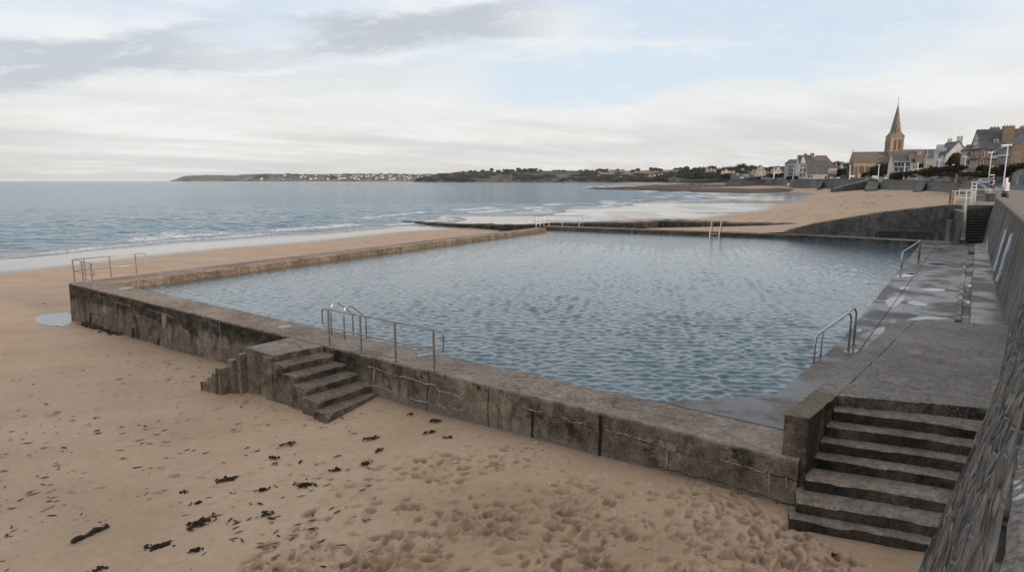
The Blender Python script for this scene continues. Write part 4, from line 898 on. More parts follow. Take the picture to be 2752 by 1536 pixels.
# ------------------------------------------------------------------ ramp wall, stairs and landing at the far right
rw = thing('ramp_wall', 'sloping dark concrete retaining wall rising from the pool to the landing', 'retaining wall', W(2363, 634))
RB = [W(2090, 627.5), W(2184, 630), W(2363, 634), W(2528, 639), W(2558, 640)]; RT = [(2090, 624), (2184, 600.7), (2363, 569), (2528, 551.5), (2558, 548.5)]
RTp = [D(u, v, p.y) for (u, v), p in zip(RT, RB)]
b_s = []; 
N_ = 60; Ls_ = [0]
for a, b_ in zip(RB[:-1], RB[1:]): Ls_.append(Ls_[-1] + (b_ - a).length)
for i in range(N_ + 1):
    s = Ls_[-1] * i / N_; p = pl_at(RB, s); z = float(np.interp(s, Ls_, [q.z for q in RTp])); z = max(z, .12) + jit(.012) - (.06 if i < 4 else 0)
    d = nrm2(RB[0], RB[-1]); n = Vector((-d.y, d.x, 0)); e = lambda k, zz: tuple(flat(p) + n * k + Vector((0, 0, zz))); j = (float(fbm(s * .7, 2.2, 3)) - .5) * .06
    b_s.append([e(.1 + j, -1.2), e(.12 + j, z * .5), e(.14 + j, z - .04), e(.2, z), e(.75, z + .01), e(.8, z - .05), e(.8, -1.2)])
loft('wall', b_s, [M_FARW], rw)
b = MB(); lp = [W(2352, 634), W(2530, 640)]; d = nrm2(*lp); n = Vector((-d.y, d.x, 0))
b.prism(rough_poly([lp[0] + n * .01, lp[1] + n * .01, lp[1] - n * .16, lp[0] - n * .16], .5, .01), -.5, .44); b.build('plinth', concrete('plinth_concrete', (.02, .018, .016), (.05, .046, .042), (.1, .092, .084), stain=.9), rw, bevel=.02)
# stairs
fs_ = thing('stairs', 'steep dark concrete stairs climbing from the pool deck to the promenade', 'stairs', W(2620, 652))
SZ = 2.6; NR = 14; sl0, sr0 = W(2594, 652), Vector((36.9, 48.4, 0)); 
topY = 2.0 / math.tan(math.atan((551 - 768) / F) + TH)
sd_ = Vector((1, 0.0, 0)); up_ = nrm2(W(2594, 652), W(2600, 551, SZ)); run = (W(2600, 551, SZ) - W(2594, 652)).length; run = math.sqrt(max(run ** 2 - SZ ** 2, 9))
print('stairs run', run, up_)
M_FST = concrete('stair_concrete', (.02, .018, .016), (.04, .037, .034), (.075, .069, .063), stain=.8, topcol=((.13, .112, .095), (.18, .155, .13), (.23, .2, .17)))
for k in range(NR):
    p = sl0 + up_ * (run * k / NR); z1 = SZ * (k + 1) / NR; b = MB(); q = p + sd_ * 5.0
    dd = up_ * (run / NR + .04); b.prism([tuple(p[:2]), tuple(q[:2]), tuple((q + dd)[:2]), tuple((p + dd)[:2])], z1 - .3, z1 if k < NR - 1 else SZ - .004); b.build('step', M_FST, fs_)
cw = MB(); cl = sl0 - sd_ * .02
prof = [Vector((0, 0, -.3)), Vector((0, 0, .22)), up_ * run + Vector((0, 0, SZ + .22)), up_ * (run + .3) + Vector((0, 0, SZ + .22)), up_ * (run + .3) + Vector((0, 0, -.3))]
cw.extr([cl + q for q in prof], sd_ * -.38); cw.build('cheek_wall', M_FARW, fs_, bevel=.02)
b = MB(); lz = [W(2556, 551, SZ), W(2600, 551, SZ)]
f0_ = cl - sd_ * .40 + up_ * (run - .05); 
lpoly = [W(2556, 549, SZ), f0_ + Vector((0, 0, 0)), f0_ + sd_ * .40, f0_ + sd_ * 5.4 + Vector((1.6, 1.2, 0)), W(2696, 539.5, SZ) + Vector((1.2, 1.5, 0)), W(2560, 540, SZ)]
b.prism(rough_poly(lpoly, 1.0, .01), SZ - .34, SZ); b.build('landing', M_SEAW, fs_, bevel=.02)
b = MB(); b.prism([tuple(W(2557.5, 640)[:2]), tuple((sl0 - sd_ * .44 + up_ * .4)[:2]), tuple((f0_ + Vector((-.02, 0, 0)))[:2]), tuple((W(2561, 549, SZ) + Vector((.1, .1, 0)))[:2])], -.5, SZ - .35); b.build('support_wall', M_FARW, fs_)
b = MB(); q = W(2550, 642); b.prism([tuple(q[:2]), tuple((q + Vector((.95, -.1, 0)))[:2]), tuple((q + Vector((.95, .5, 0)))[:2]), tuple((q + Vector((0, .5, 0)))[:2])], -.4, 1.55); b.build('buttress', concrete('pale_buttress', (.1, .095, .09), (.16, .152, .143), (.22, .208, .195), stain=.3, scale=2), fs_, bevel=.03)
rl = thing('landing_railing', 'white painted railing round the landing at the head of the stairs', 'railing', W(2610, 549, SZ))
M_RAILW = simple('worn_white_paint', (.58, .585, .58), .5)
def bar(p, q, r, nm, par, m=None, n=8):
    b = MB(); b.tube([p, q], r, n); return b.build(nm, m or M_RAILW, par)
fl = W(2563, 549, SZ); fr = W(2611, 549, SZ); bl_ = W(2575, 541, SZ); br = W(2657, 541, SZ)
H_ = Vector((0, 0, 1))
b = MB(); q = fl - Vector((.25, 0, .3)); b.box((q.x - .12, q.y - .12, q.z), (q.x + .12, q.y + .12, SZ + 1.12)); b.build('end_post', simple('rusty_post', (.2, .14, .1), .8), rl)
bar(fl, fl + H_ * 1.1, .045, 'post', rl); bar(fr + H_ * .0, fr + H_ * 1.12, .05, 'post', rl)
for h in (1.12, .58): bar(fl + H_ * h - Vector((.25, 0, 0)), fr + H_ * h, .03, 'rail', rl); bar(bl_ + H_ * (h + .02), br + H_ * (h + .02) + (Vector((.8, 0, 0)) if h > 1 else Vector()), .03, 'rail', rl)
for p in (bl_, br, bl_.lerp(br, .5)): bar(p, p + H_ * 1.14, .04, 'post', rl)
fr2 = fr + Vector((.55, .25, 0)); g0 = W(2607, 542.5, SZ); g1 = W(2619, 542.5, SZ)
for p in (g0, g1): bar(p - H_ * .0, p + H_ * 1.85, .055, 'gate_post', rl)
for h in (1.83, 1.5, 1.2, .9): bar(g0 + H_ * h, g1 + H_ * h, .04, 'gate_bar', rl)
sr = cl - sd_ * .19
bar(sr + up_ * (run - .1) + H_ * (SZ + 1.15), sr + up_ * (run * .22) + H_ * (SZ * .22 + .95), .045, 'stair_rail', rl)
bar(sr + up_ * (run - .1) + H_ * (SZ + .2), sr + up_ * (run - .1) + H_ * (SZ + 1.17), .05, 'post', rl); bar(sr + up_ * (run * .22) + H_ * (SZ * .22 + .1), sr + up_ * (run * .22) + H_ * (SZ * .22 + .96), .045, 'post', rl)
# ------------------------------------------------------------------ groyne and rock reef
def rocky(name, c0, c1, c2):
    m, t, b = mat(name); g = nd(t, 'ShaderNodeNewGeometry').outputs['Position']; n1 = noise(t, g, .5, 8, .65); n2 = noise(t, g, 4, 6, .7)
    col = ramp(t, mt(t, 'ADD', mt(t, 'MULTIPLY', n1, .6), mt(t, 'MULTIPLY', n2, .4)), [(.38, c0), (.5, c1), (.63, c2)]); setp(t, b, base=col, rough=.8, normal=bump(t, n2, .8, .12)); return m
M_REEF = rocky('weedy_rock', (.022, .014, .008), (.075, .048, .025), (.16, .108, .06)); M_GRO = concrete('groyne_stone', (.02, .017, .014), (.045, .038, .03), (.09, .076, .06), stain=.8, topcol=((.07, .058, .046), (.12, .1, .08), (.18, .15, .122)), scale=1.5)
def groyne(name, pts, wdt, label, hs):
    P_ = resample(pts, .5); secs = []
    for i, p in enumerate(P_):
        a = P_[max(i - 2, 0)]; b_ = P_[min(i + 2, len(P_) - 1)]; d = nrm2(a, b_); n = Vector((-d.y, d.x, 0)); w = wdt * (.9 + .3 * float(vn(i * .3, 1, 3))); zz = p.z + (float(fbm(i * .25, 4.4, 6)) - .5) * hs
        e = lambda k, z: tuple(flat(p) + n * k + Vector((0, 0, z))); r = lambda a_: jit(a_)
        secs.append([e(-w - .25, -3.2), e(-w - .12 + r(.1), zz - .55), e(-w + r(.07), zz - .08 + r(.04)), e(-w * .5, zz + r(.05)), e(w * .3, zz + .04 + r(.05)), e(w, zz - .1 + r(.04)), e(w + .2, -3.2)])
    return tag(loft(name, secs, [M_GRO]), label, 'groyne')
groyne('groyne', GROY[:5] + [GROY[5] - Vector((4.4, -2.0, .0))], .7, 'dark weedy stone groyne running out into the sea behind the pool', .25)
g1_ = GROY[5] - Vector((4.2, -1.9, -.1)); groyne('groyne', [g1_, GROY[5] + Vector((0, 0, .02)), GROY[6], GROY[7], GROY[7] + Vector((5, -1.0, .1))], .9, 'higher dark stone stub of groyne below the sloping ramp wall', .12)
def reef(name, front, back, hgt, label, seed):
    N_, M_ = 170, 26; V = []
    us = np.linspace(front[0][0], front[-1][0], N_)
    fy = np.interp(us, [q[0] for q in front], [q[1] for q in front]); by = np.interp(us, [q[0] for q in front], back); hh = np.interp(us, [q[0] for q in front], hgt)
    X = np.zeros((N_, M_)); Y = np.zeros((N_, M_)); Z = np.zeros((N_, M_))
    for i in range(N_):
        for j in range(M_):
            t = j / (M_ - 1); yy = lerp(fy[i], by[i], t); xx = (us[i] - CX) / F * yy; X[i, j], Y[i, j] = xx, yy
            edge = min(1, 7 * t) * min(1, 5 * (1 - t)) * min(1, (i + 1) / 9) * min(1, (N_ - i) / 9)
            Z[i, j] = -2.6 + edge * (hh[i] * (.4 + .9 * float(fbm(xx / 9, yy / 14, seed, 5)) * (.35 + .65 * min(1, t * 1.6))) + .35)
    o = grid_mesh(name, X, Y, Z, np.ones((N_ - 1, M_ - 1), bool), [M_REEF], smooth=False)
    return tag(o, label, 'rocks')
def yz(v, z): return W(CX, v, z).y
reef('rock_reef', [(1570, yz(508, -2.1)), (1700, yz(509.5, -2.1)), (1800, yz(514, -2.1)), (1900, yz(517, -2.0)), (2000, yz(518.3, -2)), (2080, yz(516, -1.9)), (2150, yz(512, -1.5))], [560, 520, 470, 450, 440, 425, 420], [1.2, 2.1, 2.2, 2.0, 2.0, 2.0, 2.0], 'long dark reef of weedy rocks between the bay and the wet sand', 3)
reef('rock_reef', [(1690, yz(506.5, -2.1)), (1760, yz(507, -2.1)), (1850, yz(507, -2)), (1950, yz(507, -1.9)), (2010, yz(506.5, -1.9)), (2075, yz(505.5, -1.6))], [640, 640, 620, 590, 580, 545], [1.6, 3.1, 3.6, 3.5, 3.2, 2.4], 'higher dark rocks piled at the foot of the distant sea wall end', 8)
# ------------------------------------------------------------------ things left on the sand
M_WEED = rocky('wet_seaweed', (.010, .007, .004), (.03, .02, .011), (.075, .05, .026))
def weed(u, v, L, lab, n=26, ang=.4, grp='clumps of seaweed on the sand', spread=.5):
    p = W(u, v, -1.2); z = sz(p.x, p.y); p = W(u, v, z); z = sz(p.x, p.y); p.z = z
    rd = random.Random(int(u * 7 + v)); b = MB()
    for i in range(int(n * .7)):
        a = ang + rd.gauss(0, .7); L_ = L * .48; l = L_ * rd.uniform(.12, .5); c = p + Vector((math.cos(ang), math.sin(ang), 0)) * max(-L * .27, min(L * .27, rd.gauss(0, L * .14))) + Vector((-math.sin(ang), math.cos(ang), 0)) * rd.gauss(0, L * .12 * spread)
        pts = []; 
        for k in range(5):
            t = k / 4; pts.append(c + Vector((math.cos(a) * l * (t - .5), math.sin(a) * l * (t - .5), .012 + .035 * rd.random() * math.sin(t * 3.1)))); a += rd.gauss(0, .35)
        w = rd.uniform(.005, .017) * (1 + L * .4); b.tube(pts, [w * .4, w, w * 1.15, w * .8, w * .2], 5)
    o = b.build('seaweed', M_WEED, off=p); return tag(o, lab, 'seaweed', grp)
for q in ((608, 1290, .75, 'thick black seaweed clump nearest left of the middle of the beach', 44, .5), (545, 1402, .95, 'long ragged black seaweed clump above the bottom edge of the sand', 46, .9), (432, 1468, .8, 'flat spread-out seaweed clump near the driftwood stick', 40, .25),
          (525, 1480, .4, 'small round seaweed tuft at the bottom left of the sand', 26, .4), (705, 1317, .5, 'ragged seaweed clump left of the trampled sand', 26, .4), (820, 1303, .75, 'long seaweed heap on the edge of the trampled sand', 34, .2), (712, 1383, .55, 'loose brown seaweed tangle among footprints', 22, .5),
          (775, 1193, .6, 'thin branching seaweed strand in the open sand', 22, .45), (735, 1229, .55, 'scattered seaweed strand below the branching one', 18, -.2), (997, 1179, .6, 'dense black seaweed clump below the sea steps', 34, .2), (1018, 1211, .45, 'forked seaweed clump just under the dense clump', 26, .9),
          (1165, 1131, .6, 'flat seaweed strip close to the foot of the pool wall', 26, .2), (1154, 1162, .55, 'curved seaweed strip lying parallel to the pool wall', 22, .25), (980, 1247, .7, 'long thin diagonal seaweed strand on the sand', 20, .75), (905, 1263, .5, 'small seaweed heap at the start of the trampled sand', 24, .1),
          (495, 1323, .4, 'dark seaweed scrap left of the thick clump', 16, .1), (530, 1352, .4, 'oval seaweed scrap above the long ragged clump', 20, .4), (1105, 1113, .3, 'round black seaweed tuft below the bottom sea step', 18, .2), (1205, 1175, .4, 'short seaweed strand beside scattered pale shells', 16, .1),
          (260, 1533, .5, 'black seaweed clump cut by the bottom edge of the photo', 30, .3), (2092, 1352, .35, 'black seaweed at the foot of the wall beside the steps', 30, -.5), (2240, 1490, .25, 'tiny black weed scrap below the bottom concrete step', 10, -.1), (118, 813, .35, 'dark seaweed scrap above the corner puddle', 12, .1)):
    weed(*q)
rd = random.Random(3); b = MB()
for i in range(900):
    u = rd.uniform(-60, 1000); v = rd.uniform(830, 1536)
    if rd.random() > (.35 + .65 * float(fbm(u / 130, v / 60, 5, 3) > .5)): continue
    p = W(u, v, -1.4); p = W(u, v, sz(p.x, p.y)); p = W(u, v, sz(p.x, p.y))
    if (p - O0).dot(wn) < .25 and p.y > 10 and (p - O0).dot(WT) > -.5: continue
    a = rd.gauss(.35, .7); l = rd.uniform(.02, .10) * (1.5 if rd.random() < .12 else 1); w = l * rd.uniform(.13, .34); c, s = math.cos(a), math.sin(a)
    b.add([(p.x + c * x - s * y, p.y + s * x + c * y, p.z + z) for x, y, z in ((-l, 0, .004), (-l * .4, w, .006), (l * .5, w * .8, .006), (l, 0, .004), (l * .3, -w, .006), (-l * .5, -w * .7, .006), (0, 0, .016))], [(i_, (i_ + 1) % 6, 6) for i_ in range(6)], 0 if rd.random() < .5 else 1)
for i in range(260):                                        # tide line of weed on the far beach
    t = rd.random(); u = lerp(2100, 2440, t) + rd.gauss(0, 60); v = lerp(592, 518, t) + rd.gauss(0, 7 * (1.4 - t)); p = W(u, v, 0); p = W(u, v, sz(p.x, p.y)); p = W(u, v, sz(p.x, p.y))
    if v < 514 or p.y > 330: continue
    k = p.y / 60; l = rd.uniform(.06, .22) * k; w = l * rd.uniform(.25, .6)
    b.add([(p.x + x, p.y + y, p.z + z) for x, y, z in ((-l, 0, .01), (-l * .4, w, .02), (l * .5, w * .8, .02), (l, 0, .01), (l * .3, -w, .02), (-l * .5, -w * .7, .02), (0, 0, .03 * k))], [(i_, (i_ + 1) % 6, 6) for i_ in range(6)])
tag(b.build('seaweed_debris', [M_WEED, simple('brown_scraps', (.13, .09, .06), .9)]), 'small dark scraps of seaweed and stones strewn over the beach', 'debris', kind='stuff')
p0, p1 = W(195, 1466, -1.35), W(290, 1424, -1.35); p0.z = sz(p0.x, p0.y) + .04; p1.z = sz(p1.x, p1.y) + .05; b = MB(); n_ = 14
b.tube([p0.lerp(p1, i / n_) + Vector((jit(.012), jit(.012), .025 * math.sin(i * .9))) for i in range(n_ + 1)], [.035 + .014 * random.random() for i in range(n_ + 1)], 8)
tag(b.build('driftwood', M_WEED, off=p0), 'straight black stick of driftwood lying on the sand', 'driftwood')
M_SHELL = simple('shell', (.55, .48, .4), .7, sc=20)
for i, (u, v, s_) in enumerate(((1440, 1190, .05), (1430, 1203, .045), (1414, 1201, .04), (1456, 1206, .04), (1748, 1300, .06), (1915, 1363, .055), (1222, 1241, .05), (1286, 1169, .035), (982, 1110, .06))):
    p = W(u, v, -.95); p = W(u, v, sz(p.x, p.y)); b = MB(); n_ = 9
    V = [(p.x + math.cos(k / n_ * 6.28) * s_ * (1 + .3 * math.cos(k * 2.)), p.y + math.sin(k / n_ * 6.28) * s_ * .8, p.z + .012) for k in range(n_)] + [(p.x, p.y, p.z + .045)]
    b.add(V, [(k, (k + 1) % n_, n_) for k in range(n_)]); o = b.build('shell', M_SHELL, off=p)
    tag(o, 'small pale shell on the sand at the foot of the pool wall' if i < 8 else 'pale shell by the bottom of the sea steps', 'shell', 'pale shells on the sand')
# mussel heap at the foot of the near wall
b = MB(); rd = random.Random(9)
for i in range(90):
    s_ = lerp(1.7, 5.4, rd.random() ** 1.3); k = -.12 - abs(rd.gauss(0, .10)) ; p = O0 + WT * s_ - wn * k * -1 if False else O0 + WT * s_ + wn * (.11 + abs(rd.gauss(0, .09))); z = sz(p.x, p.y) + rd.random() * .14 * (1 - (s_ - 1.7) / 4.5); r = rd.uniform(.04, .1)
    V = [(p.x + r * math.cos(a) * math.cos(e) * rd.uniform(.7, 1.2), p.y + r * math.sin(a) * math.cos(e) * rd.uniform(.7, 1.2), z + r * math.sin(e) * .8) for e in (-.7, 0.1, .8) for a in [j * 1.047 for j in range(6)]]
    b.add(V, [(r_ * 6 + j, r_ * 6 + (j + 1) % 6, (r_ + 1) * 6 + (j + 1) % 6, (r_ + 1) * 6 + j) for r_ in range(2) for j in range(6)] + [tuple(range(12, 18))])
tag(b.build('mussel_bank', M_WEED, off=O0), 'dark bank of mussels and weed along the foot of the pool wall', 'mussels', kind='stuff')
for u, v, r, lab in ((1402, 612, .55, 'larger dark boulder on the sand beyond the far pool corner'), (1346, 620, .25, 'small dark boulder left of the larger one beyond the pool')):
    p = W(u, v, -1.3); p = W(u, v, max(sz(p.x, p.y), -1.4)); b = MB(); V = []
    for e in (-.3, .25, .8, 1.3):
        for j in range(10): a = j * .6283; q = 1 + .25 * jit(1); V.append((p.x + r * q * math.cos(a) * math.cos(e), p.y + r * q * math.sin(a) * math.cos(e) * .7, p.z + r * .6 * math.sin(e)))
    b.add(V, [(r_ * 10 + j, r_ * 10 + (j + 1) % 10, (r_ + 1) * 10 + (j + 1) % 10, (r_ + 1) * 10 + j) for r_ in range(3) for j in range(10)] + [tuple(range(30, 40))]); tag(b.build('boulder', M_WEED, off=p), lab, 'boulder')
# ------------------------------------------------------------------ land behind the sea wall
LP = []
def lpz(u, v, Y): p = D(u, v, Y); LP.append((p.x, p.y, p.z)); return p
for p in COPE: LP.append((p.x + .6, p.y - .4, 2.6))
for x, y, z in ((40, 50, 2.6), (46, 58, 2.6), (60, 60, 2.75), (20, 8, 2.6), (60, 20, 3.0), (80, 50, 3.3), (110, 90, 3.9), (130, 60, 5)): LP.append((x, y, z))
for q, dz in zip(FSEA, (.75, .7, .6, .5, .45, .45, .4, .4, .4, .4, .4, .4, .4)):
    p = D(*q); LP.append((p.x, p.y, p.z - dz))
ROADE = [(2752, 493, 140), (2700, 490, 152), (2640, 489, 172), (2560, 487, 232), (2500, 485.5, 280), (2440, 484.3, 322), (2380, 483.2, 352)]
for q in ROADE: lpz(*q)
for u, v, Y in ((2752, 452, 165), (2650, 452, 186), (2600, 452, 195), (2560, 447, 240), (2500, 450, 270), (2450, 468, 302), (2400, 477, 310), (2330, 478, 385), (2390, 476, 385), (2290, 479, 400), (2230, 480, 445), (2160, 480, 450), (2110, 473, 520), (2060, 474, 600), (2030, 474, 610), (2000, 480, 590), (1960, 480, 620), (2200, 470, 520), (2260, 452, 560), (2250, 450, 620), (2160, 456, 640), (2090, 461, 680),
                (2000, 462, 900), (1950, 468, 900), (1950, 458, 1150), (2400, 440, 700), (2600, 430, 500), (2752, 430, 330), (2900, 440, 200), (2900, 420, 500), (2100, 460, 900), (2200, 452, 900), (1900, 476, 950)): lpz(u, v, Y)
land = rbf(LP)
def lz(x, y): return float(land(x, y))
WALLXY = [(p.x, p.y) for p in COPE[1:]] + [(42.5, 56)] + [(p.x, p.y) for p in FTOP]
def wall_r(a):                              # distance along azimuth a at which the wall line is met
    s, c = math.sin(a), math.cos(a); best = None
    for (x0, y0), (x1, y1) in zip(WALLXY[:-1], WALLXY[1:]):
        ex, ey = x1 - x0, y1 - y0; den = s * ey - c * ex
        if abs(den) < 1e-9: continue
        r = (x0 * ey - y0 * ex) / den; t = (x0 * c - y0 * s) / den
        if -1e-6 <= t <= 1 + 1e-6 and r > 0 and (best is None or r > best): best = r
    return best
M_ASPH = simple('asphalt', (.085, .085, .088), .85, var=.2, sc=1.2, local=False)
M_PROM = simple('promenade_paving', (.23, .195, .16), .85, var=.2, sc=1.5, local=False)
M_LAND = rocky('garden_ground', (.022, .02, .012), (.04, .034, .02), (.075, .056, .033))
def build_land():
    us = np.concatenate([np.linspace(1955, 2620, 230), np.linspace(2622, 2760, 120), np.linspace(2765, 3600, 60)])
    A = np.arctan2((us - CX) / F, 1.0); n = 190; X = np.zeros((len(A), n)); Y = np.zeros((len(A), n))
    for i, a in enumerate(A):
        r0 = wall_r(a) 
        if r0 is None: r0 = 560 + (2125 - us[i]) * .2 if us[i] < 2200 else 3.2
        r0 += .35 if us[i] > 2200 else .35
        r = r0 * (1300 / r0) ** (np.linspace(0, 1, n) ** 1.15); X[i] = r * math.sin(a); Y[i] = r * math.cos(a)
    Z = land(X, Y); Z = Z + (fbm(X / 40, Y / 40, 4) - .5) * 3 * sst(350, 600, Y)
    lo = np.array([(D(q[0], q[1], q[2]).x, q[2]) for q in ROADE]); cx = (X[:-1, :-1] + X[1:, 1:]) / 2; cy = (Y[:-1, :-1] + Y[1:, 1:]) / 2
    road_near = [(17, 8), (24, 16.5), (43, 41), (62, 68), (72, 87), (98, 130), (120, 165), (140, 192), (152, 220), (172, 256), (183, 286), (191, 318), (196, 350)]
    road_far = [(lo[k][0], lo[k][1]) for k in range(len(lo))][::-1] + [(128, 126), (112, 100), (85, 55), (60, 20), (40, 5)]
    isroad = inpoly(cx, cy, road_near + road_far); near = (np.hypot(cx, cy) < 1e9) & ~isroad
    seaw = [(p[0], p[1]) for p in WALLXY]
    prom = near & inpoly(cx, cy, [(0, -5), (1.6, 1.9)] + seaw[1:] + road_near[::-1] + [(14, 4)])
    back = ~isroad & ~prom & ((cy > 90) | (cx > 60))
    prom |= ~isroad & ~back
    for nm, kp, m in (('road', isroad, M_ASPH), ('promenade', prom, M_PROM), ('hillside', back, M_LAND)): tag(grid_mesh(nm, X, Y, Z, kp, [m]), kind='structure')
    wl = [(70.5, 86), (57, 63), (46, 46), (32, 26)]
    b = MB(); P_ = resample([Vector((x, y, 0)) for x, y in [(97, 129)] + [(71.5, 87), (61.5, 68), (43.5, 41.7), (24.5, 17)]], 2.5)
    for side in (1, -1):
        pass
    V = []
    for i, p in enumerate(P_):
        d = nrm2(P_[max(i - 1, 0)], P_[min(i + 1, len(P_) - 1)]); q = Vector((-d.y, d.x, 0)) * .11
        for s in (1, -1): e = p + q * s; V.append((e.x, e.y, lz(e.x, e.y) + .06))
    b.add(V, [(2 * i, 2 * i + 1, 2 * i + 3, 2 * i + 2) for i in range(len(P_) - 1)]); o = b.build('road_marking', M_WHITE); tag(o, kind='structure')
    if o.data.polygons[0].normal.z < 0: o.data.flip_normals()
build_land()
# ------------------------------------------------------------------ far sea wall, slipways
fsw = thing('promenade_sea_wall', 'long curved grey sea wall below the promenade and the lamp posts', 'sea wall', FTOP[5])
FP = resample(FTOP, 3.0); secs = []
for i, p in enumerate(FP):
    d = nrm2(FP[max(i - 2, 0)], FP[min(i + 2, len(FP) - 1)]); n = Vector((-d.y, d.x, 0)); e = lambda k, z: tuple(flat(p) + n * k + Vector((0, 0, z))); bz = sz(p.x + n.x * 2, p.y + n.y * 2) - 1.5; h = p.z - bz
    secs.append([e(2.3, bz), e(1.3, bz + h * .3), e(.6, bz + h * .6), e(.18, p.z - .35), e(.34, p.z - .32), e(.34, p.z - .02), e(.28, p.z), e(-.4, p.z), e(-.45, p.z - 1.6)])
loft('wall', secs, [M_FARSEA], fsw, smooth=False)
M_SLIP = concrete('slipway_concrete', (.07, .064, .058), (.12, .11, .1), (.18, .166, .15), stain=.6, scale=.4, topcol=((.11, .098, .086), (.175, .156, .138), (.24, .215, .19)))
def slip(label, pts, w, hz):
    b = MB(); 
    P_ = [Vector(p) for p in pts]; V = []
    for i, p in enumerate(P_):
        d = nrm2(P_[max(i - 1, 0)], P_[min(i + 1, len(P_) - 1)]); q = Vector((-d.y, d.x, 0)) * w / 2
        V += [tuple(p + q), tuple(p - q), tuple(p - q - Vector((0, 0, hz))), tuple(p + q - Vector((0, 0, hz)))]
    fs = [(0, 3, 2, 1)]
    for i in range(len(P_) - 1):
        a = 4 * i; fs += [(a + k, a + (k + 1) % 4, a + 4 + (k + 1) % 4, a + 4 + k) for k in range(4)]
    a = 4 * (len(P_) - 1); fs.append((a, a + 1, a + 2, a + 3)); b.add(V, fs); return tag(b.build('slipway', M_SLIP), label, 'slipway')
slip('long concrete slipway ramp descending left from the church to the sand', [D(2335, 483, 323), D(2300, 491, 320), D(2262, 500, 318), D(2240, 507.5, 316)], 3.2, 5)
slip('steep straight slipway beside the white notice on the sea wall', [D(2349, 487, 318), D(2346, 494, 310), D(2342, 502, 302), D(2340, 509, 294)], 5, 5)
slip('short dark slipway breaking the middle of the curved sea wall', [D(2481, 486, 252), D(2476, 495, 245), D(2470, 505, 238), D(2464, 513, 232)], 2.6, 5)
slip('narrow slipway by the distant end of the sea wall', [D(2210, 487, 378), D(2205, 496, 372), D(2199, 504, 366)], 1.2, 4)
# outer end of the wall, with bastion and tapering tip
b = MB(); E1 = [D(2118, 481, 480), D(2105, 481, 500), D(2068, 481.5, 520), D(2062, 481.5, 540), D(2040, 481.5, 545), D(1965, 481.5, 560), D(1950, 490, 562)]
secs = []
for i, p in enumerate(resample(E1, 4)):
    d = Vector((-.95, .3, 0)); n = Vector((-.3, -.95, 0)); e = lambda k, z: tuple(flat(p) + n * k + Vector((0, 0, z))); secs.append([e(2.5, -1.5), e(.6, p.z * .55), e(.2, p.z - .3), e(.2, p.z), e(-2, p.z), e(-2, -1)])
tag(loft('outer_sea_wall', secs, [M_FARSEA]), 'dark sea wall end standing behind the rock reef, with a sloped tip', 'sea wall')
b = MB(); q = D(2082, 490, 515); b.add([(q.x - 8, q.y - 4, -2), (q.x + 8, q.y - 4, -2), (q.x + 5, q.y + 6, -2), (q.x - 5, q.y + 6, -2), (q.x - 6, q.y - 1, 5.8), (q.x + 6, q.y - 1, 5.8), (q.x + 5, q.y + 6, 5.8), (q.x - 5, q.y + 6, 5.8)], [(0, 3, 2, 1), (4, 5, 6, 7), (0, 1, 5, 4), (1, 2, 6, 5), (2, 3, 7, 6), (3, 0, 4, 7)])
tag(b.build('bastion', M_FARSEA), 'blunt concrete bastion in the distant sea wall behind the rocks', 'bastion')
# ------------------------------------------------------------------ buildings
def wallm(nm, c, sc=.7): 
    if nm in MATS: return MATS[nm]
    m, t, b = mat(nm); g = nd(t, 'ShaderNodeNewGeometry').outputs['Position']; n = noise(t, g, sc, 6, .65); n2 = noise(t, vm(t, 'MULTIPLY', g, (2, 2, .3)), 1.2, 4)
    col = mixc(t, 1.0, c, ramp(t, n, [(.3, .72), (.7, 1.2)]), 'MULTIPLY'); col = mixc(t, 1.0, col, ramp(t, n2, [(.35, .85), (.65, 1.1)]), 'MULTIPLY'); setp(t, b, base=col, rough=.85); MATS[nm] = m; return m
def slate(nm, c):
    if nm in MATS: return MATS[nm]
    m, t, b = mat(nm); g = nd(t, 'ShaderNodeNewGeometry').outputs['Position']; z = nd(t, 'ShaderNodeSeparateXYZ', {0: g}).outputs[2]
    rows = mt(t, 'FRACT', mt(t, 'MULTIPLY', z, 4.0)); n = noise(t, vm(t, 'MULTIPLY', g, (3, 3, 8)), 1.0, 4, .7); big = noise(t, g, .4, 5)
    col = mixc(t, 1.0, c, ramp(t, n, [(.3, .7), (.7, 1.3)]), 'MULTIPLY'); col = mixc(t, 1.0, col, ramp(t, big, [(.3, .75), (.7, 1.2)]), 'MULTIPLY'); col = mixc(t, 1.0, col, ramp(t, rows, [(0, .7), (.25, 1.05)]), 'MULTIPLY'); setp(t, b, base=col, rough=.6); MATS[nm] = m; return m
BROWN = wallm('brown_stone', (.25, .175, .115)); TAN = wallm('tan_stone', (.4, .3, .205)); RENDW = wallm('white_render', (.6, .57, .53)); CREAM = wallm('cream_render', (.5, .41, .31)); GREYR = wallm('grey_render', (.36, .35, .34)); GREYST = wallm('grey_stone', (.12, .11, .1))
SLATE = slate('dark_slate', (.075, .076, .08)); BSLATE = slate('brown_slate', (.15, .125, .105)); GSLATE = slate('grey_slate', (.115, .113, .112))
def glass():
    m, t, b = mat('window_glass'); setp(t, b, base=(.02, .023, .027), rough=.08); return m
GLASS = glass(); FRAME = simple('window_frame_paint', (.62, .62, .6), .5, var=.1); DARKF = simple('dark_frame', (.08, .07, .06), .6); BLUEG = simple('pale_blue_glazing', (.35, .47, .52), .3, var=.15)
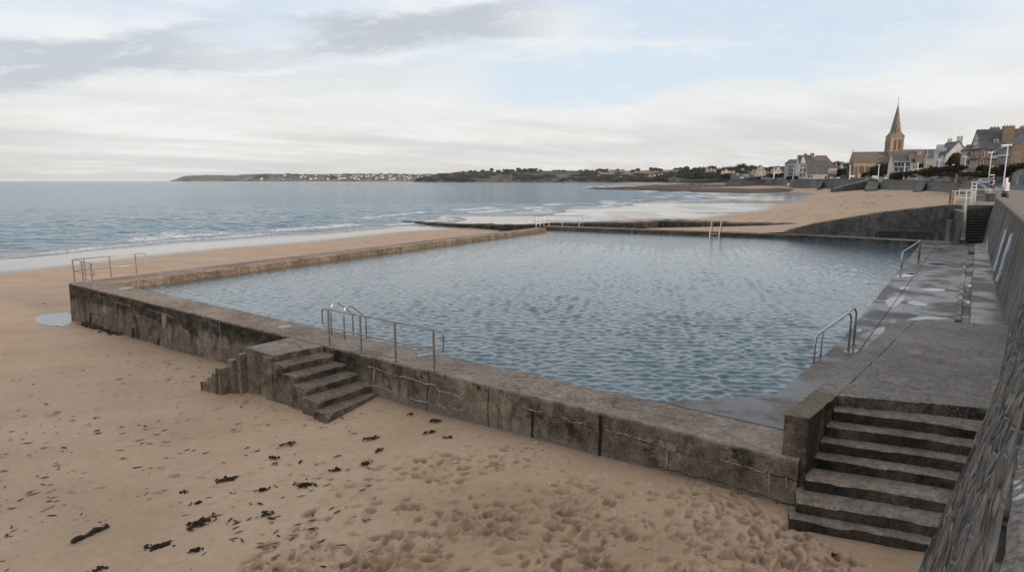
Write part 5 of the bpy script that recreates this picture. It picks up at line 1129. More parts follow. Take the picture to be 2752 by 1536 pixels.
def wbox(b, o, ax, up, w, h, d, n): 
    b.add([o, o + ax * w, o + ax * w + up * h, o + up * h, o + n * d, o + ax * w + n * d, o + ax * w + up * h + n * d, o + up * h + n * d], [(0, 3, 2, 1), (4, 5, 6, 7), (0, 1, 5, 4), (1, 2, 6, 5), (2, 3, 7, 6), (3, 0, 4, 7)])
UP = Vector((0, 0, 1))
def window(par, o, ax, n, w, h, frame=FRAME, mull=1, name='window', arch=False):
    """frame with recessed pane; o is lower left on the wall plane, n points outward"""
    fw_ = max(.09, w * .09); b = MB(); ZB = UP
    for a, ww, hh in ((Vector(), fw_, h), (ax * (w - fw_), fw_, h), (ax * fw_, w - 2 * fw_, fw_), (ax * fw_ + UP * (h - fw_), w - 2 * fw_, fw_)): wbox(b, o + a + n * .004, ax, UP, ww, hh, .09, n)
    for k in range(mull): wbox(b, o + ax * (w * (k + 1) / (mull + 1) - fw_ * .35) + UP * fw_ + n * .006, ax, UP, fw_ * .7, h - 2 * fw_, .07, n)
    f = b.build(name, frame, par); g = MB(); wbox(g, o + ax * fw_ + UP * fw_ + n * .003, ax, UP, w - 2 * fw_, h - 2 * fw_, .03, n); g.build('pane', GLASS, f); return f
def archwin(par, o, ax, n, w, h, m=None, name='arched_window'):
    b = MB(); pts = [o - ax * w / 2, o + ax * w / 2] + [o + UP * (h - w * .8) + ax * (w / 2 * math.cos(a)) + UP * (w * .8 * math.sin(a)) for a in [k * math.pi / 8 for k in range(9)]]
    b.extr(pts, n * .06); f = b.build(name, m or DARKF, par); g = MB(); wbox(g, o - ax * .05 + n * .062, ax, UP, .1, h * .95, .04, n); g.build('mullion', TAN, f); return f
class House:
    """house standing at its front-left corner; local x runs along the front, y goes back"""
    def __init__(s, name, label, cat, u, v, Y, phi, w, dep, hw, hr, wall, roof, ridge='x', group=None, over=.35, sink=2.0, hip=0.0):
        p = D(u, v, Y); az = math.atan2(p.x, p.y); s.p = p; s.t = thing(name, label, cat, p, group)
        er = Vector((math.cos(az), -math.sin(az), 0)); ev = Vector((math.sin(az), math.cos(az), 0)); c, q = math.cos(math.radians(phi)), math.sin(math.radians(phi))
        s.ax = er * c + ev * q; s.ay = ev * c - er * q; s.w, s.d, s.hw, s.hr, s.ridge = w, dep, hw, hr, ridge; s.wallm = wall
        L = s.L; b = MB(); x, y = s.ax, s.ay
        b.add([L(0, 0, -sink), L(w, 0, -sink), L(w, dep, -sink), L(0, dep, -sink), L(0, 0, hw), L(w, 0, hw), L(w, dep, hw), L(0, dep, hw)], [(0, 1, 5, 4), (1, 2, 6, 5), (2, 3, 7, 6), (3, 0, 4, 7)])
        e = over; k = hr / ((dep if ridge == 'x' else w) / 2)
        if ridge == 'x':
            hx = hip
            if hx == 0: b.add([L(0, 0, hw), L(0, dep, hw), L(0, dep / 2, hw + hr)], [(0, 2, 1)]); b.add([L(w, 0, hw), L(w, dep, hw), L(w, dep / 2, hw + hr)], [(0, 1, 2)])
            r0, r1 = (hx, w - hx) if hx else (-e * .6, w + e * .6); ex = e if hx else e * .6
            top = [L(-ex, -e, hw - e * k), L(w + ex, -e, hw - e * k), L(r1, dep / 2, hw + hr), L(r0, dep / 2, hw + hr), L(-ex, dep + e, hw - e * k), L(w + ex, dep + e, hw - e * k)]
            fs = [(0, 1, 2, 3), (3, 2, 5, 4)] + ([(0, 3, 4), (1, 5, 2)] if hx else [])
        else:
            b.add([L(0, 0, hw), L(w, 0, hw), L(w / 2, 0, hw + hr)], [(0, 1, 2)]); b.add([L(0, dep, hw), L(w, dep, hw), L(w / 2, dep, hw + hr)], [(0, 2, 1)])
            top = [L(-e, -e * .6, hw - e * k), L(-e, dep + e * .6, hw - e * k), L(w / 2, dep + e * .6, hw + hr), L(w / 2, -e * .6, hw + hr), L(w + e, -e * .6, hw - e * k), L(w + e, dep + e * .6, hw - e * k)]
            fs = [(0, 3, 2, 1), (3, 4, 5, 2)]
        s.wall = b.build('wall', wall, s.t)
        r = MB(); n = len(top); th = Vector((0, 0, .18)); r.add([q + Vector((0, 0, .05)) for q in top] + [q + Vector((0, 0, .05)) + th for q in top], [f[::-1] for f in fs] + [tuple(i + n for i in f) for f in fs])
        ed = {}
        for f in fs:
            for i in range(len(f)):
                a, c_ = f[i], f[(i + 1) % len(f)]; ed.setdefault((min(a, c_), max(a, c_)), []).append((a, c_))
        rim = [v_[0] for v_ in ed.values() if len(v_) == 1]; r.f += [(a, c_, c_ + n, a + n) for a, c_ in rim]; r.m += [0] * len(rim)
        s.roof = r.build('roof', roof, s.t)
    def L(s, x, y, z): return s.p + s.ax * x + s.ay * y + Vector((0, 0, z))
    def chim(s, x, y, z0, z1, w=.9, d=.7, m=None, pots=3):
        b = MB(); o = s.L(x, y, z0); wbox(b, o, s.ax, UP, w, z1 - z0, d, s.ay); wbox(b, s.L(x - .08, y - .08, z1), s.ax, UP, w + .16, .2, d + .16, s.ay); c = b.build('chimney', m or s.wallm, s.roof)
        for k in range(pots):
            q = MB(); e = s.L(x + w * (k + .5) / pots, y + d / 2, z1 + .2); q.tube([e, e + UP * .45], [.14, .11], 7); q.build('chimney_pot', simple('clay_pot', (.3, .17, .1), .8), c)
    def win(s, x, z, w=.9, h=1.3, side='f', **k):
        if side == 'f': return window(s.t, s.L(x, 0, z), s.ax, -s.ay, w, h, **k)
        if side == 'l': return window(s.t, s.L(0, x + w, z), -s.ay, -s.ax, w, h, **k)
        return window(s.t, s.L(s.w, x, z), s.ay, s.ax, w, h, **k)
    def wins(s, xs, zs, w=.9, h=1.3, side='f', **k):
        for z in zs:
            for x in xs: s.win(x, z, w, h, side, **k)
    def slab(s, x, z, w, dd, th=.25, m=FRAME, nm='balcony', side='f', rail=True):
        b = MB(); 
        o, ax, n = (s.L(x, -.005, z), s.ax, -s.ay) if side == 'f' else ((s.L(-.005, x + w, z), -s.ay, -s.ax) if side == 'l' else (s.L(s.w + .005, x, z), s.ay, s.ax))
        wbox(b, o, ax, UP, w, th, dd, n); f = b.build(nm, m, s.t)
        if rail:
            r = MB(); 
            for k in range(int(w / .5) + 1): e = o + ax * min(w, k * .5) + n * (dd - .06) + UP * th; r.tube([e, e + UP * .9], .025, 4)
            r.tube([o + n * (dd - .06) + UP * (th + .92), o + ax * w + n * (dd - .06) + UP * (th + .92)], .035, 4); r.build('balcony_rail', DARKF, f)
    def door(s, x, w=1.0, h=2.1, m=None):
        b = MB(); wbox(b, s.L(x, -.004, 0), s.ax, UP, w, h, .08, -s.ay); f = b.build('door', m or simple('door_paint', (.07, .08, .1), .5), s.t); q = MB(); wbox(q, s.L(x + w * .8, -.09, 1.0), s.ax, UP, .08, .14, .05, -s.ay); q.build('handle', M_STEEL, f)
    def dormer(s, x, z, y, w=1.2, h=1.3, roofm=None, glassm=None):
        b = MB(); o = s.L(x, y, z); wbox(b, o, s.ax, UP, w, h, 2.2, s.ay); f = b.build('dormer', roofm or RENDW, s.t); r = MB(); e = s.L(x - .15, y - .2, z + h); r.extr([e, e + s.ax * (w + .3), e + s.ax * (w / 2 + .15) + UP * .6], s.ay * 2.5); r.build('dormer_roof', SLATE, f); window(f, o + s.ax * .1 + UP * .12, s.ax, -s.ay, w - .2, h - .25)
# big brown house with tall chimney
Y = 186; k = mpp(Y)
A = House('large_house', 'big brown stone house with steep slate roof, tall chimney and white timbered gable', 'house', 2628, 455, Y, 16, 12.2, 8.6, 5.9, 5.4, BROWN, SLATE, sink=3)
A.chim(5.4, 1.3, 5.4, 11.9, 2.7, 1.3, BROWN, 4); A.chim(3.6, 5.6, 9.6, 11.9, 2.2, .9, BROWN, 3); A.chim(10.4, 4.2, 9.5, 11.9, 1.0, .9, BROWN, 1)
A.dormer(3.4, 7.1, 1.15, 1.1, 1.4); A.wins((3.0,), (3.6,), 1.5, 1.7); A.wins((.4,), (.6, 3.3), .75, 2.1)
A.slab(2.4, 3.1, 3.4, 1.2); A.slab(1.5, 0.4, 5, 1.2, m=FRAME)
A.wins((1.0, 3.4, 5.8), (.6,), 1.3, 2.0, 'l'); A.wins((1.0, 3.4, 5.8), (3.3,), 1.3, 2.0, 'l'); A.wins((3.6,), (6.6,), 1.2, 1.6, 'l'); A.slab(.6, 3.0, 7.4, 1.0, .2, DARKF, 'balcony', 'l'); A.slab(.6, 5.7, 7.4, 1.0, .2, DARKF, 'balcony', 'l')
b = MB(); b.extr([A.L(-.03, .5, 6.0), A.L(-.03, 8.1, 6.0), A.L(-.03, 4.3, 11.0)], -A.ax * .06); b.build('timbered_gable', RENDW, A.t)
b = MB()
for y0, z0, y1, z1 in ((2.2, 6.1, 2.2, 8.2), (6.4, 6.1, 6.4, 8.2), (4.3, 8.4, 4.3, 10.6), (1.3, 6.9, 7.3, 6.9), (2.4, 8.3, 6.2, 8.3)): b.tube([A.L(-.12, y0, z0), A.L(-.12, y1, z1)], .1, 4)
b.build('gable_timber', DARKF, A.t)
# brown house on the right edge with glazed balconies
Y = 160; B_ = House('modern_house', 'brown house with white shuttered windows and pale blue glazed balconies', 'house', 2712, 449, Y, 20, 8.6, 8, 4.7, 3.2, BROWN, SLATE, 'y', sink=3)
B_.wins((3.4, 6.2), (3.1,), 1.7, 1.6, frame=M_WHITE); B_.wins((3.3, 6.2), (.5,), 1.9, 1.7, frame=M_WHITE)
for z in (.1, 2.7): B_.slab(.2, z, 7.2, 1.5, .35, BLUEG, 'balcony', 'l')
B_.wins((.6, 2.9, 5.2), (.6,), 1.8, 1.9, 'l', frame=BLUEG); B_.wins((.6, 2.9, 5.2), (3.1,), 1.8, 1.5, 'l', frame=BLUEG)
b = MB(); b.extr([B_.L(-.4, 1, 4.9), B_.L(-.4, 1, 5.7), B_.L(.9, 1, 5.9)], B_.ay * 4); b.build('glazed_dormer', BLUEG, B_.t)
# grey-white narrow house between
C_ = House('narrow_house', 'narrow pale house with slate mansard roof squeezed beside the big brown house', 'house', 2591, 447, 205, 10, 3.0, 7, 5.0, 1.7, GREYR, SLATE, hip=.8)
C_.wins((.35, 1.7), (.4, 2.9), .9, 1.7); C_.slab(0, 2.4, 3.0, .9)
C_.wins((1, 3.5), (.4, 2.9), .9, 1.7, 'l')
# white gable house
Y = 240; Dh = House('gable_house', 'white gabled house with dark slate roof and two chimneys above a round bush', 'house', 2541, 447, Y, 24, 7.4, 9.5, 4.6, 4.4, RENDW, SLATE, 'y')
Dh.chim(3.4, .4, 8.0, 10.6, 1.6, .9, CREAM, 2); Dh.chim(3.5, 7.6, 8.2, 10.2, 1.3, .9, CREAM, 2)
Dh.wins((1.2, 5.0), (1.2,), .9, 1.4); Dh.wins((3.3,), (4.2,), .8, 1.2); Dh.wins((1.2, 4.0, 6.8), (.4, 2.7), 1.1, 1.6, 'l')
b = MB(); o = Dh.L(-.02, 7.4, 0); b.extr([Dh.L(-.6, 5.9, 0), Dh.L(-.6, 8.6, 0), Dh.L(-.6, 8.6, 4.4), Dh.L(-.6, 7.25, 8.3), Dh.L(-.6, 5.9, 4.4)], Dh.ax * 2.6); b.build('front_gable', RENDW, Dh.t)
b = MB(); q = Dh.L(-.2, 2.6, 5.6); wbox(b, q, Dh.ay, UP, .9, 1.5, 1.2, Dh.ax); b.build('dormer', FRAME, Dh.t)
# cream house behind the terrace
E_ = House('cream_house', 'cream house with plain grey slate roof and small dark windows', 'house', 2489, 450, 268, 8, 7.8, 7, 4.3, 3.0, CREAM, GSLATE)
E_.wins((2.6,), (2.0,), 1.0, 1.4, frame=DARKF); E_.wins((.8, 2.0, 5.0), (.2,), .8, 1.0); b = MB(); b.tube([E_.L(-.1, -.2, 0), E_.L(-.1, -.2, 7.4)], .06, 5); b.build('drainpipe', FRAME, E_.t)
# terrace
F1 = House('terrace_house', 'white three storey seafront house with a balcony under a dark attic window band', 'house', 2397, 478, 302, 12, 9.0, 10, 7.2, 5.2, RENDW, BSLATE, over=.5)
F1.wins((.5, 1.9, 3.3, 4.7, 6.1, 7.5), (7.2 - 1.9,), 1.2, 1.5, mull=0); F1.wins((.7, 2.7, 4.4, 6.6), (3.0,), 1.5, 1.8); F1.wins((.7, 2.7, 4.4, 6.6), (.4,), 1.5, 1.7); F1.slab(0, 4.9, 9.0, .9, .25)
b = MB(); wbox(b, F1.L(-.05, -.05, 7.25), F1.ax, UP, 9.2, .35, .5, -F1.ay); b.build('gutter', FRAME, F1.t)
F2 = House('terrace_house', 'lower white seafront house under a large sweeping brown slate roof', 'house', 2447, 458, 297, 12, 7.6, 9, 3.6, 5.2, RENDW, BSLATE, over=.4); F2.chim(2.4, 2.6, 5.5, 8.6, 1.9, 1.2, TAN, 2); F2.wins((3.0,), (1.0,), .7, 1.7); F2.wins((.7, 1.7), (.9,), .7, 1.7); F2.wins((.3, 5.6), (3.7,), 1.3, 1.5, frame=DARKF); F2.door(5.4)
# ------------------------------------------------------------------ church
Y = 385; G = House('church', 'stone church with a tall octagonal spire rising behind the promenade', 'church', 2293, 480, Y, 18, 26, 9.6, 9.6, 6.1, TAN, BSLATE, over=.3, sink=3)
G.t.name = 'church'
for i in range(6):
    x = 2.2 + i * 3.6; archwin(G.t, G.L(x + 1.4, 0, 3.2), G.ax, -G.ay, 1.3, 4.6); b = MB(); wbox(b, G.L(x - .35, -.005, -2), G.ax, UP, .7, 9.2, .7, -G.ay); b.build('buttress', TAN, G.t)
archwin(G.t, G.L(0, 4.8, 4), -G.ay, -G.ax, 2.4, 7); 
for y in (.2, 9.0): b = MB(); wbox(b, G.L(-.005, y + .6, -2), -G.ay, UP, .8, 9.5, .8, -G.ax); b.build('buttress', GREYST, G.t)
b = MB(); b.tube([G.L(.05, 4.8, 15.6), G.L(.05, 4.8, 18.0)], [.3, .08], 6); b.build('gable_cross', TAN, G.t)
k = mpp(Y); tp = D(2383.6, 480, Y - 1.5); tw = 7.3; tx, ty = G.ax, G.ay; zt = D(2383, 368.5, Y).z; T = lambda x, y, z: Vector((tp.x, tp.y, 0)) + tx * x + ty * y + Vector((0, 0, z)); zb = tp.z - 3; za = D(2398, 281.5, Y).z
b = MB(); b.add([T(0, 0, zb), T(tw, 0, zb), T(tw, tw, zb), T(0, tw, zb), T(0, 0, zt), T(tw, 0, zt), T(tw, tw, zt), T(0, tw, zt)], [(0, 1, 5, 4), (1, 2, 6, 5), (2, 3, 7, 6), (3, 0, 4, 7), (4, 5, 6, 7)]); tower = b.build('tower', TAN, G.t)
for x, y, ax_, n_ in ((0, 0, tx, -ty), (0, tw, -ty, -tx)):
    for f in (.36, .68): archwin(tower, T(x, y, zt - 7.6) + ax_ * tw * f, ax_, n_, 1.3, 6.2, DARKF, 'louvre')
    b = MB()
    for e in (0, tw - .9): wbox(b, T(x, y, zb) + ax_ * e + n_ * .003, ax_, UP, .9, zt - zb - 1.2, .28, n_)
    b.build('corner_buttress', TAN, tower)
b = MB(); wbox(b, T(-.35, -.35, zt), tx, UP, tw + .7, .45, tw + .7, ty); b.build('cornice', TAN, tower)
def octa(r, z): return [T(tw / 2, tw / 2, z) + tx * (r * math.cos(math.radians(22.5 + 45 * i))) + ty * (r * math.sin(math.radians(22.5 + 45 * i))) for i in range(8)]
b = MB(); z0 = zt + .45; o1 = octa(tw * .41, z0 + 2.6); o2 = octa(.18, za); c4 = [T(x, y, z0) for x, y in ((tw + .3, tw + .3), (-.3, tw + .3), (-.3, -.3), (tw + .3, -.3))]
V = c4 + o1 + o2; fs = []
for i in range(4): fs += [(i, 4 + 2 * i, 4 + 2 * i + 1), (i, 4 + 2 * i + 1, 4 + (2 * i + 2) % 8, (i + 1) % 4)]
for i in range(8): fs.append((4 + i, 4 + (i + 1) % 8, 12 + (i + 1) % 8, 12 + i))
b.add(V, fs + [tuple(range(12, 20))]); sp = b.build('spire', wallm('spire_stone', (.24, .185, .135)), G.t)
b = MB(); e = T(tw / 2, tw * .03, z0 + 1.2); b.extr([e - tx * .9, e + tx * .9, e + tx * .9 + UP * 3.6, e + UP * 5.4, e - tx * .9 + UP * 3.6], ty * 2.0); lu = b.build('lucarne', TAN, sp); archwin(lu, e + UP * .6, tx, -ty, .8, 3.2)
b = MB(); e = T(tw / 2, tw / 2, za - .3); b.tube([e, e + UP * 1.5, e + UP * 4.6], [.22, .1, .06], 6); b.tube([e + UP * 3.4 - tx * .5, e + UP * 3.4 + tx * .5], .06, 5); b.tube([e + UP * 4.4 - tx * .3, e + UP * 4.7 + tx * .25], .12, 5); b.build('weather_vane', DARKF, sp)
# gabled chapel roof at the tower's right foot, and the chancel behind the terrace
b = MB(); q = lambda x, y, z: G.L(x, y, z); xs = 16.5; b.extr([q(xs + 1.2, -2.5, -2), q(xs + 8.6, -2.5, -2), q(xs + 8.6, -2.5, 7.6), q(xs + 4.9, -2.5, 12.8), q(xs + 1.2, -2.5, 7.6)], G.ay * 4); tr = b.build('transept', TAN, G.t)
b = MB(); b.extr([q(xs + .7, -2.9, 7.1), q(xs + 4.9, -2.9, 13.1), q(xs + 9.1, -2.9, 7.1), q(xs + 9.1, -2.9, 7.4), q(xs + 4.9, -2.9, 13.5), q(xs + .7, -2.9, 7.4)], G.ay * 4.6); b.build('transept_roof', SLATE, tr)
b = MB(); cz = D(2413, 403, Y + 6).z - G.p.z; b.add([q(26, 0, 6), q(45, 0, 6), q(45, 5, cz), q(26, 5, cz), q(26, 10, 6), q(45, 10, 6), q(26, 0, -2), q(45, 0, -2)], [(0, 1, 2, 3), (3, 2, 5, 4), (6, 7, 1, 0), (0, 3, 4), (1, 5, 2)]); b.build('chancel', BSLATE, G.t)
# ------------------------------------------------------------------ houses left of the church
H1 = House('apartment_house', 'tall pale apartment house with grey mansard attic and stacked balconies', 'house', 2117, 475, 455, 14, 8.0, 10, 9.4, 2.6, GREYR, SLATE, hip=1.5)
H1.wins((.5, 2.3, 4.1, 5.9), (.8, 3.6, 6.4), 1.1, 1.8); H1.slab(.3, 3.2, 7.4, .9); H1.slab(.3, 6.0, 7.4, .9)
H2 = House('apartment_house', 'white balconied house with a sharp dark roof and brown chimney', 'house', 2146, 477, 440, 14, 9.4, 10, 9.6, 5.4, RENDW, SLATE); H2.chim(7.6, 3.2, 12.4, 16.2, 2.3, 1.3, BROWN, 2); H2.chim(4.0, 5.0, 14.4, 16.0, 1.6, 1, BROWN, 2)
H2.wins((.6, 2.6, 5.2, 7.4), (.8, 3.8, 6.8), 1.4, 2.0, mull=1); H2.slab(.3, 3.3, 8.8, 1.1); H2.slab(.3, 6.3, 8.8, 1.1)
b = MB(); b.extr([H2.L(.4, -.6, 9.7), H2.L(4.0, -.6, 9.7), H2.L(2.2, -.6, 14.2)], H2.ay * 4.5); b.build('front_gable', RENDW, H2.t)
H3 = House('slate_house', 'low white cafe under one huge dark slate roof slope', 'house', 2168, 481, 425, 6, 12.5, 11, 4.0, 8.0, RENDW, GSLATE, over=.5); H3.wins((5.2,), (1.6,), 5.6, 1.5, frame=M_WHITE, mull=6); H3.wins((.6, 2.2), (.6,), 1.0, 2.2); H3.dormer(1.0, 5.8, 1.9, 1.8, 1.4); H3.door(11)
H4 = House('brown_gable_house', 'brown gabled house with one blank white wall panel', 'house', 2213, 480, 455, 6, 8.4, 9, 7.4, 4.2, BROWN, BSLATE, 'y'); b = MB(); wbox(b, H4.L(2.2, -.01, 3.2), H4.ax, UP, 6.0, 3.9, .12, -H4.ay); b.build('white_panel', RENDW, H4.t); H4.wins((.5,), (3.4,), .9, 1.6); H4.wins((3.6,), (8.2,), .8, 1.2)
H5 = House('roof_house', 'brown hipped roof house rising behind the balconied white house', 'house', 2180, 450, 520, 10, 15, 10, 4, 5.4, BROWN, BSLATE, hip=3.5); H5.wins((3, 8, 12), (1.2,), 1.1, 1.5)
Hi = House('gable_cottage', 'larger cream gabled house left of the lamp post on the bay road', 'house', 2030, 477, 610, 12, 9.3, 9, 6.2, 5.2, CREAM, SLATE, 'y'); Hi.wins((1.2, 4.0, 6.8), (.8,), 1.2, 1.7); Hi.wins((2.6, 5.6), (5.6,), 1.1, 1.9); Hi.wins((1.5, 5), (3.0,), 1.2, 1.7, 'l'); Hi.wins((1.4, 6.6), (3.2,), 1.1, 1.6)
Hj = House('gable_cottage', 'plain white gabled house with a long cream side wing', 'house', 2082, 472, 560, 12, 5.8, 10, 3.6, 4.6, RENDW, SLATE, 'y'); Hj.wins((2.4,), (3.6,), .8, 1.6); Hj.wins((1.0, 3.9), (.6,), .9, 1.4)
b = MB(); wbox(b, Hj.L(5.8, 3, -1), Hj.ax, UP, 7, 4.2, 6, Hj.ay); wg = b.build('side_wing', CREAM, Hj.t); b = MB(); b.extr([Hj.L(5.9, 2.6, 3.2), Hj.L(5.9, 6, 6.2), Hj.L(5.9, 9.4, 3.2)], Hj.ax * 7.2); b.build('wing_roof', SLATE, wg)
for i, (u0, uw, ve, va, lab) in enumerate(((1896, 9, 458, 449, 'grey timbered villa gable at the left of the wooded ridge'), (1907, 8, 456, 450, 'second grey timbered villa standing beside the first below the trees'), (1916, 9, 459, 452, 'third grey villa with a pale lean-to roof below the trees'))):
    Yk = 1050; kk = mpp(Yk); h = House('villa', lab, 'villa', u0, 471, Yk, 10, uw * kk, 9, (471 - ve) * kk, (ve - va) * kk, GREYR, SLATE, 'y'); h.wins([uw * kk * f for f in (.12, .42, .7)], (1.2, 4.2), .9, 1.8, frame=DARKF)
for u0, uw, vb, ve, va, Yk, wm, lab in ((1948, 7.5, 462, 459, 454, 960, RENDW, 'small bright white gable among the hillside trees'), (1939, 7, 464, 461, 457, 960, CREAM, 'small cream cottage left of the bright white gable'), (1957, 7, 462, 460, 457.5, 960, CREAM, 'small cream cottage just right of the bright white gable'), (1967, 8, 462, 460.5, 458, 960, CREAM, 'low cream cottage further right on the hillside'), (1993, 7, 457, 455, 451, 900, CREAM, 'single cream cottage high among dark trees'),
    (2019, 11, 477, 463, 455, 640, GREYR, 'grey house tucked against the left of the larger cream gabled house'), (2057, 12, 476, 466, 459, 640, BROWN, 'low brown house between the cream gable and the plain white cottage'), (2070, 11, 473, 461, 453, 640, GREYR, 'grey timbered house just left of the plain white cottage'), (2010, 9, 470, 464, 459, 760, BROWN, 'small brown house above the blue beach cabins'),
    (2228, 14, 462, 452, 445, 560, BROWN, 'brown house roof showing behind the brown gabled house'), (2104, 12, 466, 458, 451, 640, RENDW, 'white house partly hidden behind the tall apartment house'), (2198, 12, 452, 444, 438, 600, CREAM, 'cream house high behind the huge slate roof'), (1978, 8, 474, 469, 465, 700, RENDW, 'white bungalow near the left end of the bay road'),
                            (2244, 6, 447, 444, 437, 520, RENDW, 'left of two white gable ends peeping over the hedge beside the church'), (2259, 7, 447, 444, 438, 520, RENDW, 'right of two white gable ends peeping over the hedge beside the church')):
    kk = mpp(Yk); h = House('cottage', lab, 'cottage', u0, vb, Yk, 8, uw * kk, 7, (vb - ve) * kk, (ve - va) * kk, wm, SLATE, 'y', over=.2); h.win(uw * kk * .35, .6, .8, 1.0, frame=DARKF)
M_CAB = simple('cabin_blue', (.5, .6, .66), .6, var=.1)
for i, u in enumerate((1998, 2002.8, 2007.6)):
    kk = mpp(585); h = House('beach_cabin', ('left', 'middle', 'right')[i] + ' of the three pale blue beach cabins on the distant sea wall', 'cabin', u, 480, 585, 8, 4.2 * kk, 3, 2.9, .5, M_CAB, M_WHITE, 'y', 'pale blue beach cabins', over=.15); h.door(.45, .7, 2.0)
b = MB(); b.prism([(-3.2, -3.0), (2.3, 1.5), (7.5, 7.6), (14.2, 15.4), (22, 26), (60, 26), (60, -30), (-25, -30)], 1.9, 2.54); tag(b.build('promenade', M_PROM), kind='structure')
# ------------------------------------------------------------------ vegetation
def foliage(name, c0, c1, c2):
    m, t, b = mat(name); a = nd(t, 'ShaderNodeAttribute', attribute_name='tint').outputs['Fac']; g = nd(t, 'ShaderNodeNewGeometry').outputs['Position']; n = noise(t, g, .35, 4)
    col = ramp(t, mt(t, 'ADD', mt(t, 'MULTIPLY', a, .6), mt(t, 'MULTIPLY', n, .4)), [(.25, c0), (.5, c1), (.75, c2)]); setp(t, b, base=col, rough=.75); b.inputs['Specular IOR Level'].default_value = .15; return m
M_FOL = foliage('hedge_leaves', (.014, .014, .008), (.032, .03, .016), (.065, .052, .028)); M_FOLB = foliage('brown_shrub_leaves', (.026, .02, .01), (.055, .042, .022), (.1, .072, .038)); M_FOLF = foliage('far_tree_leaves', (.02, .024, .016), (.04, .042, .027), (.075, .068, .042))
M_BARK = simple('bark', (.05, .04, .03), .9)
def leaves(name, blobs, n, size, m, parent=None, off=None, seed=0, core=True):
    rg = np.random.default_rng(seed); vol = np.array([q[3] * q[4] * q[5] for q in blobs]) ** .7; ci = rg.choice(len(blobs), n, p=vol / vol.sum()); B = np.array(blobs, float)[ci]
    d = rg.normal(size=(n, 3)); d /= np.linalg.norm(d, axis=1)[:, None]; r = rg.random(n) ** .33; r = .45 + .6 * r
    d[:, 2] = np.where(d[:, 2] < -.5, -d[:, 2] * .4, d[:, 2]); P_ = B[:, :3] + d * r[:, None] * B[:, 3:6]
    a = rg.normal(size=(n, 3)); a /= np.linalg.norm(a, axis=1)[:, None]; c = np.cross(a, d + rg.normal(size=(n, 3)) * .6); c /= np.linalg.norm(c, axis=1)[:, None] + 1e-9
    s = size * (.6 + .8 * rg.random(n))[:, None]; o = np.array(off if off is not None else (0, 0, 0)); 
    V = np.stack([P_ - a * s - c * s * .3, P_ + c * s * .8, P_ + a * s, P_ - c * s * .7], 1).reshape(-1, 3) - o; Fc = np.arange(4 * n).reshape(n, 4); tint = np.repeat(rg.random(n) * .7 + .3 * rg.random(len(blobs))[ci], 4)
    vs = V.tolist(); fs = Fc.tolist(); ti = tint.tolist()
    if core:
        for q in blobs:
            k0 = len(vs); rr = .72
            for e in (-.6, -.1, .5, 1.1):
                for j in range(8): aa = j * .785; w = 1 + .15 * (rg.random() - .5); vs.append((q[0] + q[3] * rr * w * math.cos(aa) * math.cos(e) - o[0], q[1] + q[4] * rr * w * math.sin(aa) * math.cos(e) - o[1], q[2] + q[5] * rr * w * math.sin(e) - o[2])); ti.append(.15)
            fs += [[k0 + r_ * 8 + j, k0 + r_ * 8 + (j + 1) % 8, k0 + (r_ + 1) * 8 + (j + 1) % 8, k0 + (r_ + 1) * 8 + j] for r_ in range(3) for j in range(8)] + [[k0 + 24 + j for j in range(8)]]
    me = bpy.data.meshes.new(name); me.from_pydata(vs, [], fs); me.materials.append(m); at = me.attributes.new('tint', 'FLOAT', 'POINT'); at.data.foreach_set('value', np.array(ti, np.float32)); me.update()
    ob = bpy.data.objects.new(name, me); COL.objects.link(ob)
    if parent is not None: ob.parent = parent
    elif off is not None: ob.location = off
    return ob
def hedge(lab, u0, u1, vt0, vt1, vb, Y0, Y1=None, deep=3.0, m=M_FOL, n=900, size=None, name='hedge', cat='hedge', grp=None, lump=.25):
    Y1 = Y1 or Y0; nb = max(2, int(abs(u1 - u0) * mpp(Y0) / 1.6)); bl = []; rd = random.Random(int(u0 * 3 + vt0))
    for i in range(nb):
        t = (i + .5) / nb; Yk = lerp(Y0, Y1, t); u = lerp(u0, u1, t); top = D(u, lerp(vt0, vt1, t), Yk).z + rd.uniform(-lump, lump); bot = D(u, vb, Yk).z; p = D(u, vb, Yk)
        wx = abs(u1 - u0) * mpp(Yk) / nb * .72; h = max(.5, (top - bot)); bl.append((p.x, p.y + deep * .4, bot + h * .42, wx, deep * .55, h * .58))
    o = leaves(name, bl, n, size or .16 * (Y0 / 200) ** .5 * 1.6, m, off=bl[len(bl) // 2][:3], seed=int(u0)); return tag(o, lab, cat, grp)
hedge('dark clipped hedge at the right edge above the garden wall', 2690, 2790, 444, 434, 478, 152, 146, 4, n=2600)
hedge('rounded brown hedge bank below the glazed balconies', 2655, 2712, 461, 446, 480, 165, 156, 4, M_FOLB, 2000)
hedge('low dark hedge in front of the big brown house', 2638, 2690, 442, 446, 462, 176, 170, 3, n=1200)
hedge('long brown hedge topping the garden wall', 2560, 2650, 466, 463, 476, 205, 172, 3, M_FOLB, 1800)
hedge('dark hedge block left of the big brown house', 2556, 2606, 446, 443, 462, 214, 196, 4, n=1700)
hedge('dark hedge below the white gabled house', 2505, 2566, 449, 444, 466, 250, 222, 4, n=1500)
hedge('sloping dark hedge between the terrace and the gabled house', 2440, 2515, 460, 450, 478, 282, 246, 5, n=2200)
hedge('mid brown hedge running behind the striped totem', 2500, 2580, 464, 461, 474, 252, 208, 3, M_FOLB, 1500)
hedge('small dark bush in front of the white terrace', 2399, 2434, 463, 460, 485, 296, 291, 4, n=1300, name='bush', cat='bush')
hedge('dark bushes right of the terrace ground floor', 2430, 2472, 468, 463, 486, 290, 284, 4, M_FOLB, 1000, name='bush', cat='bush')
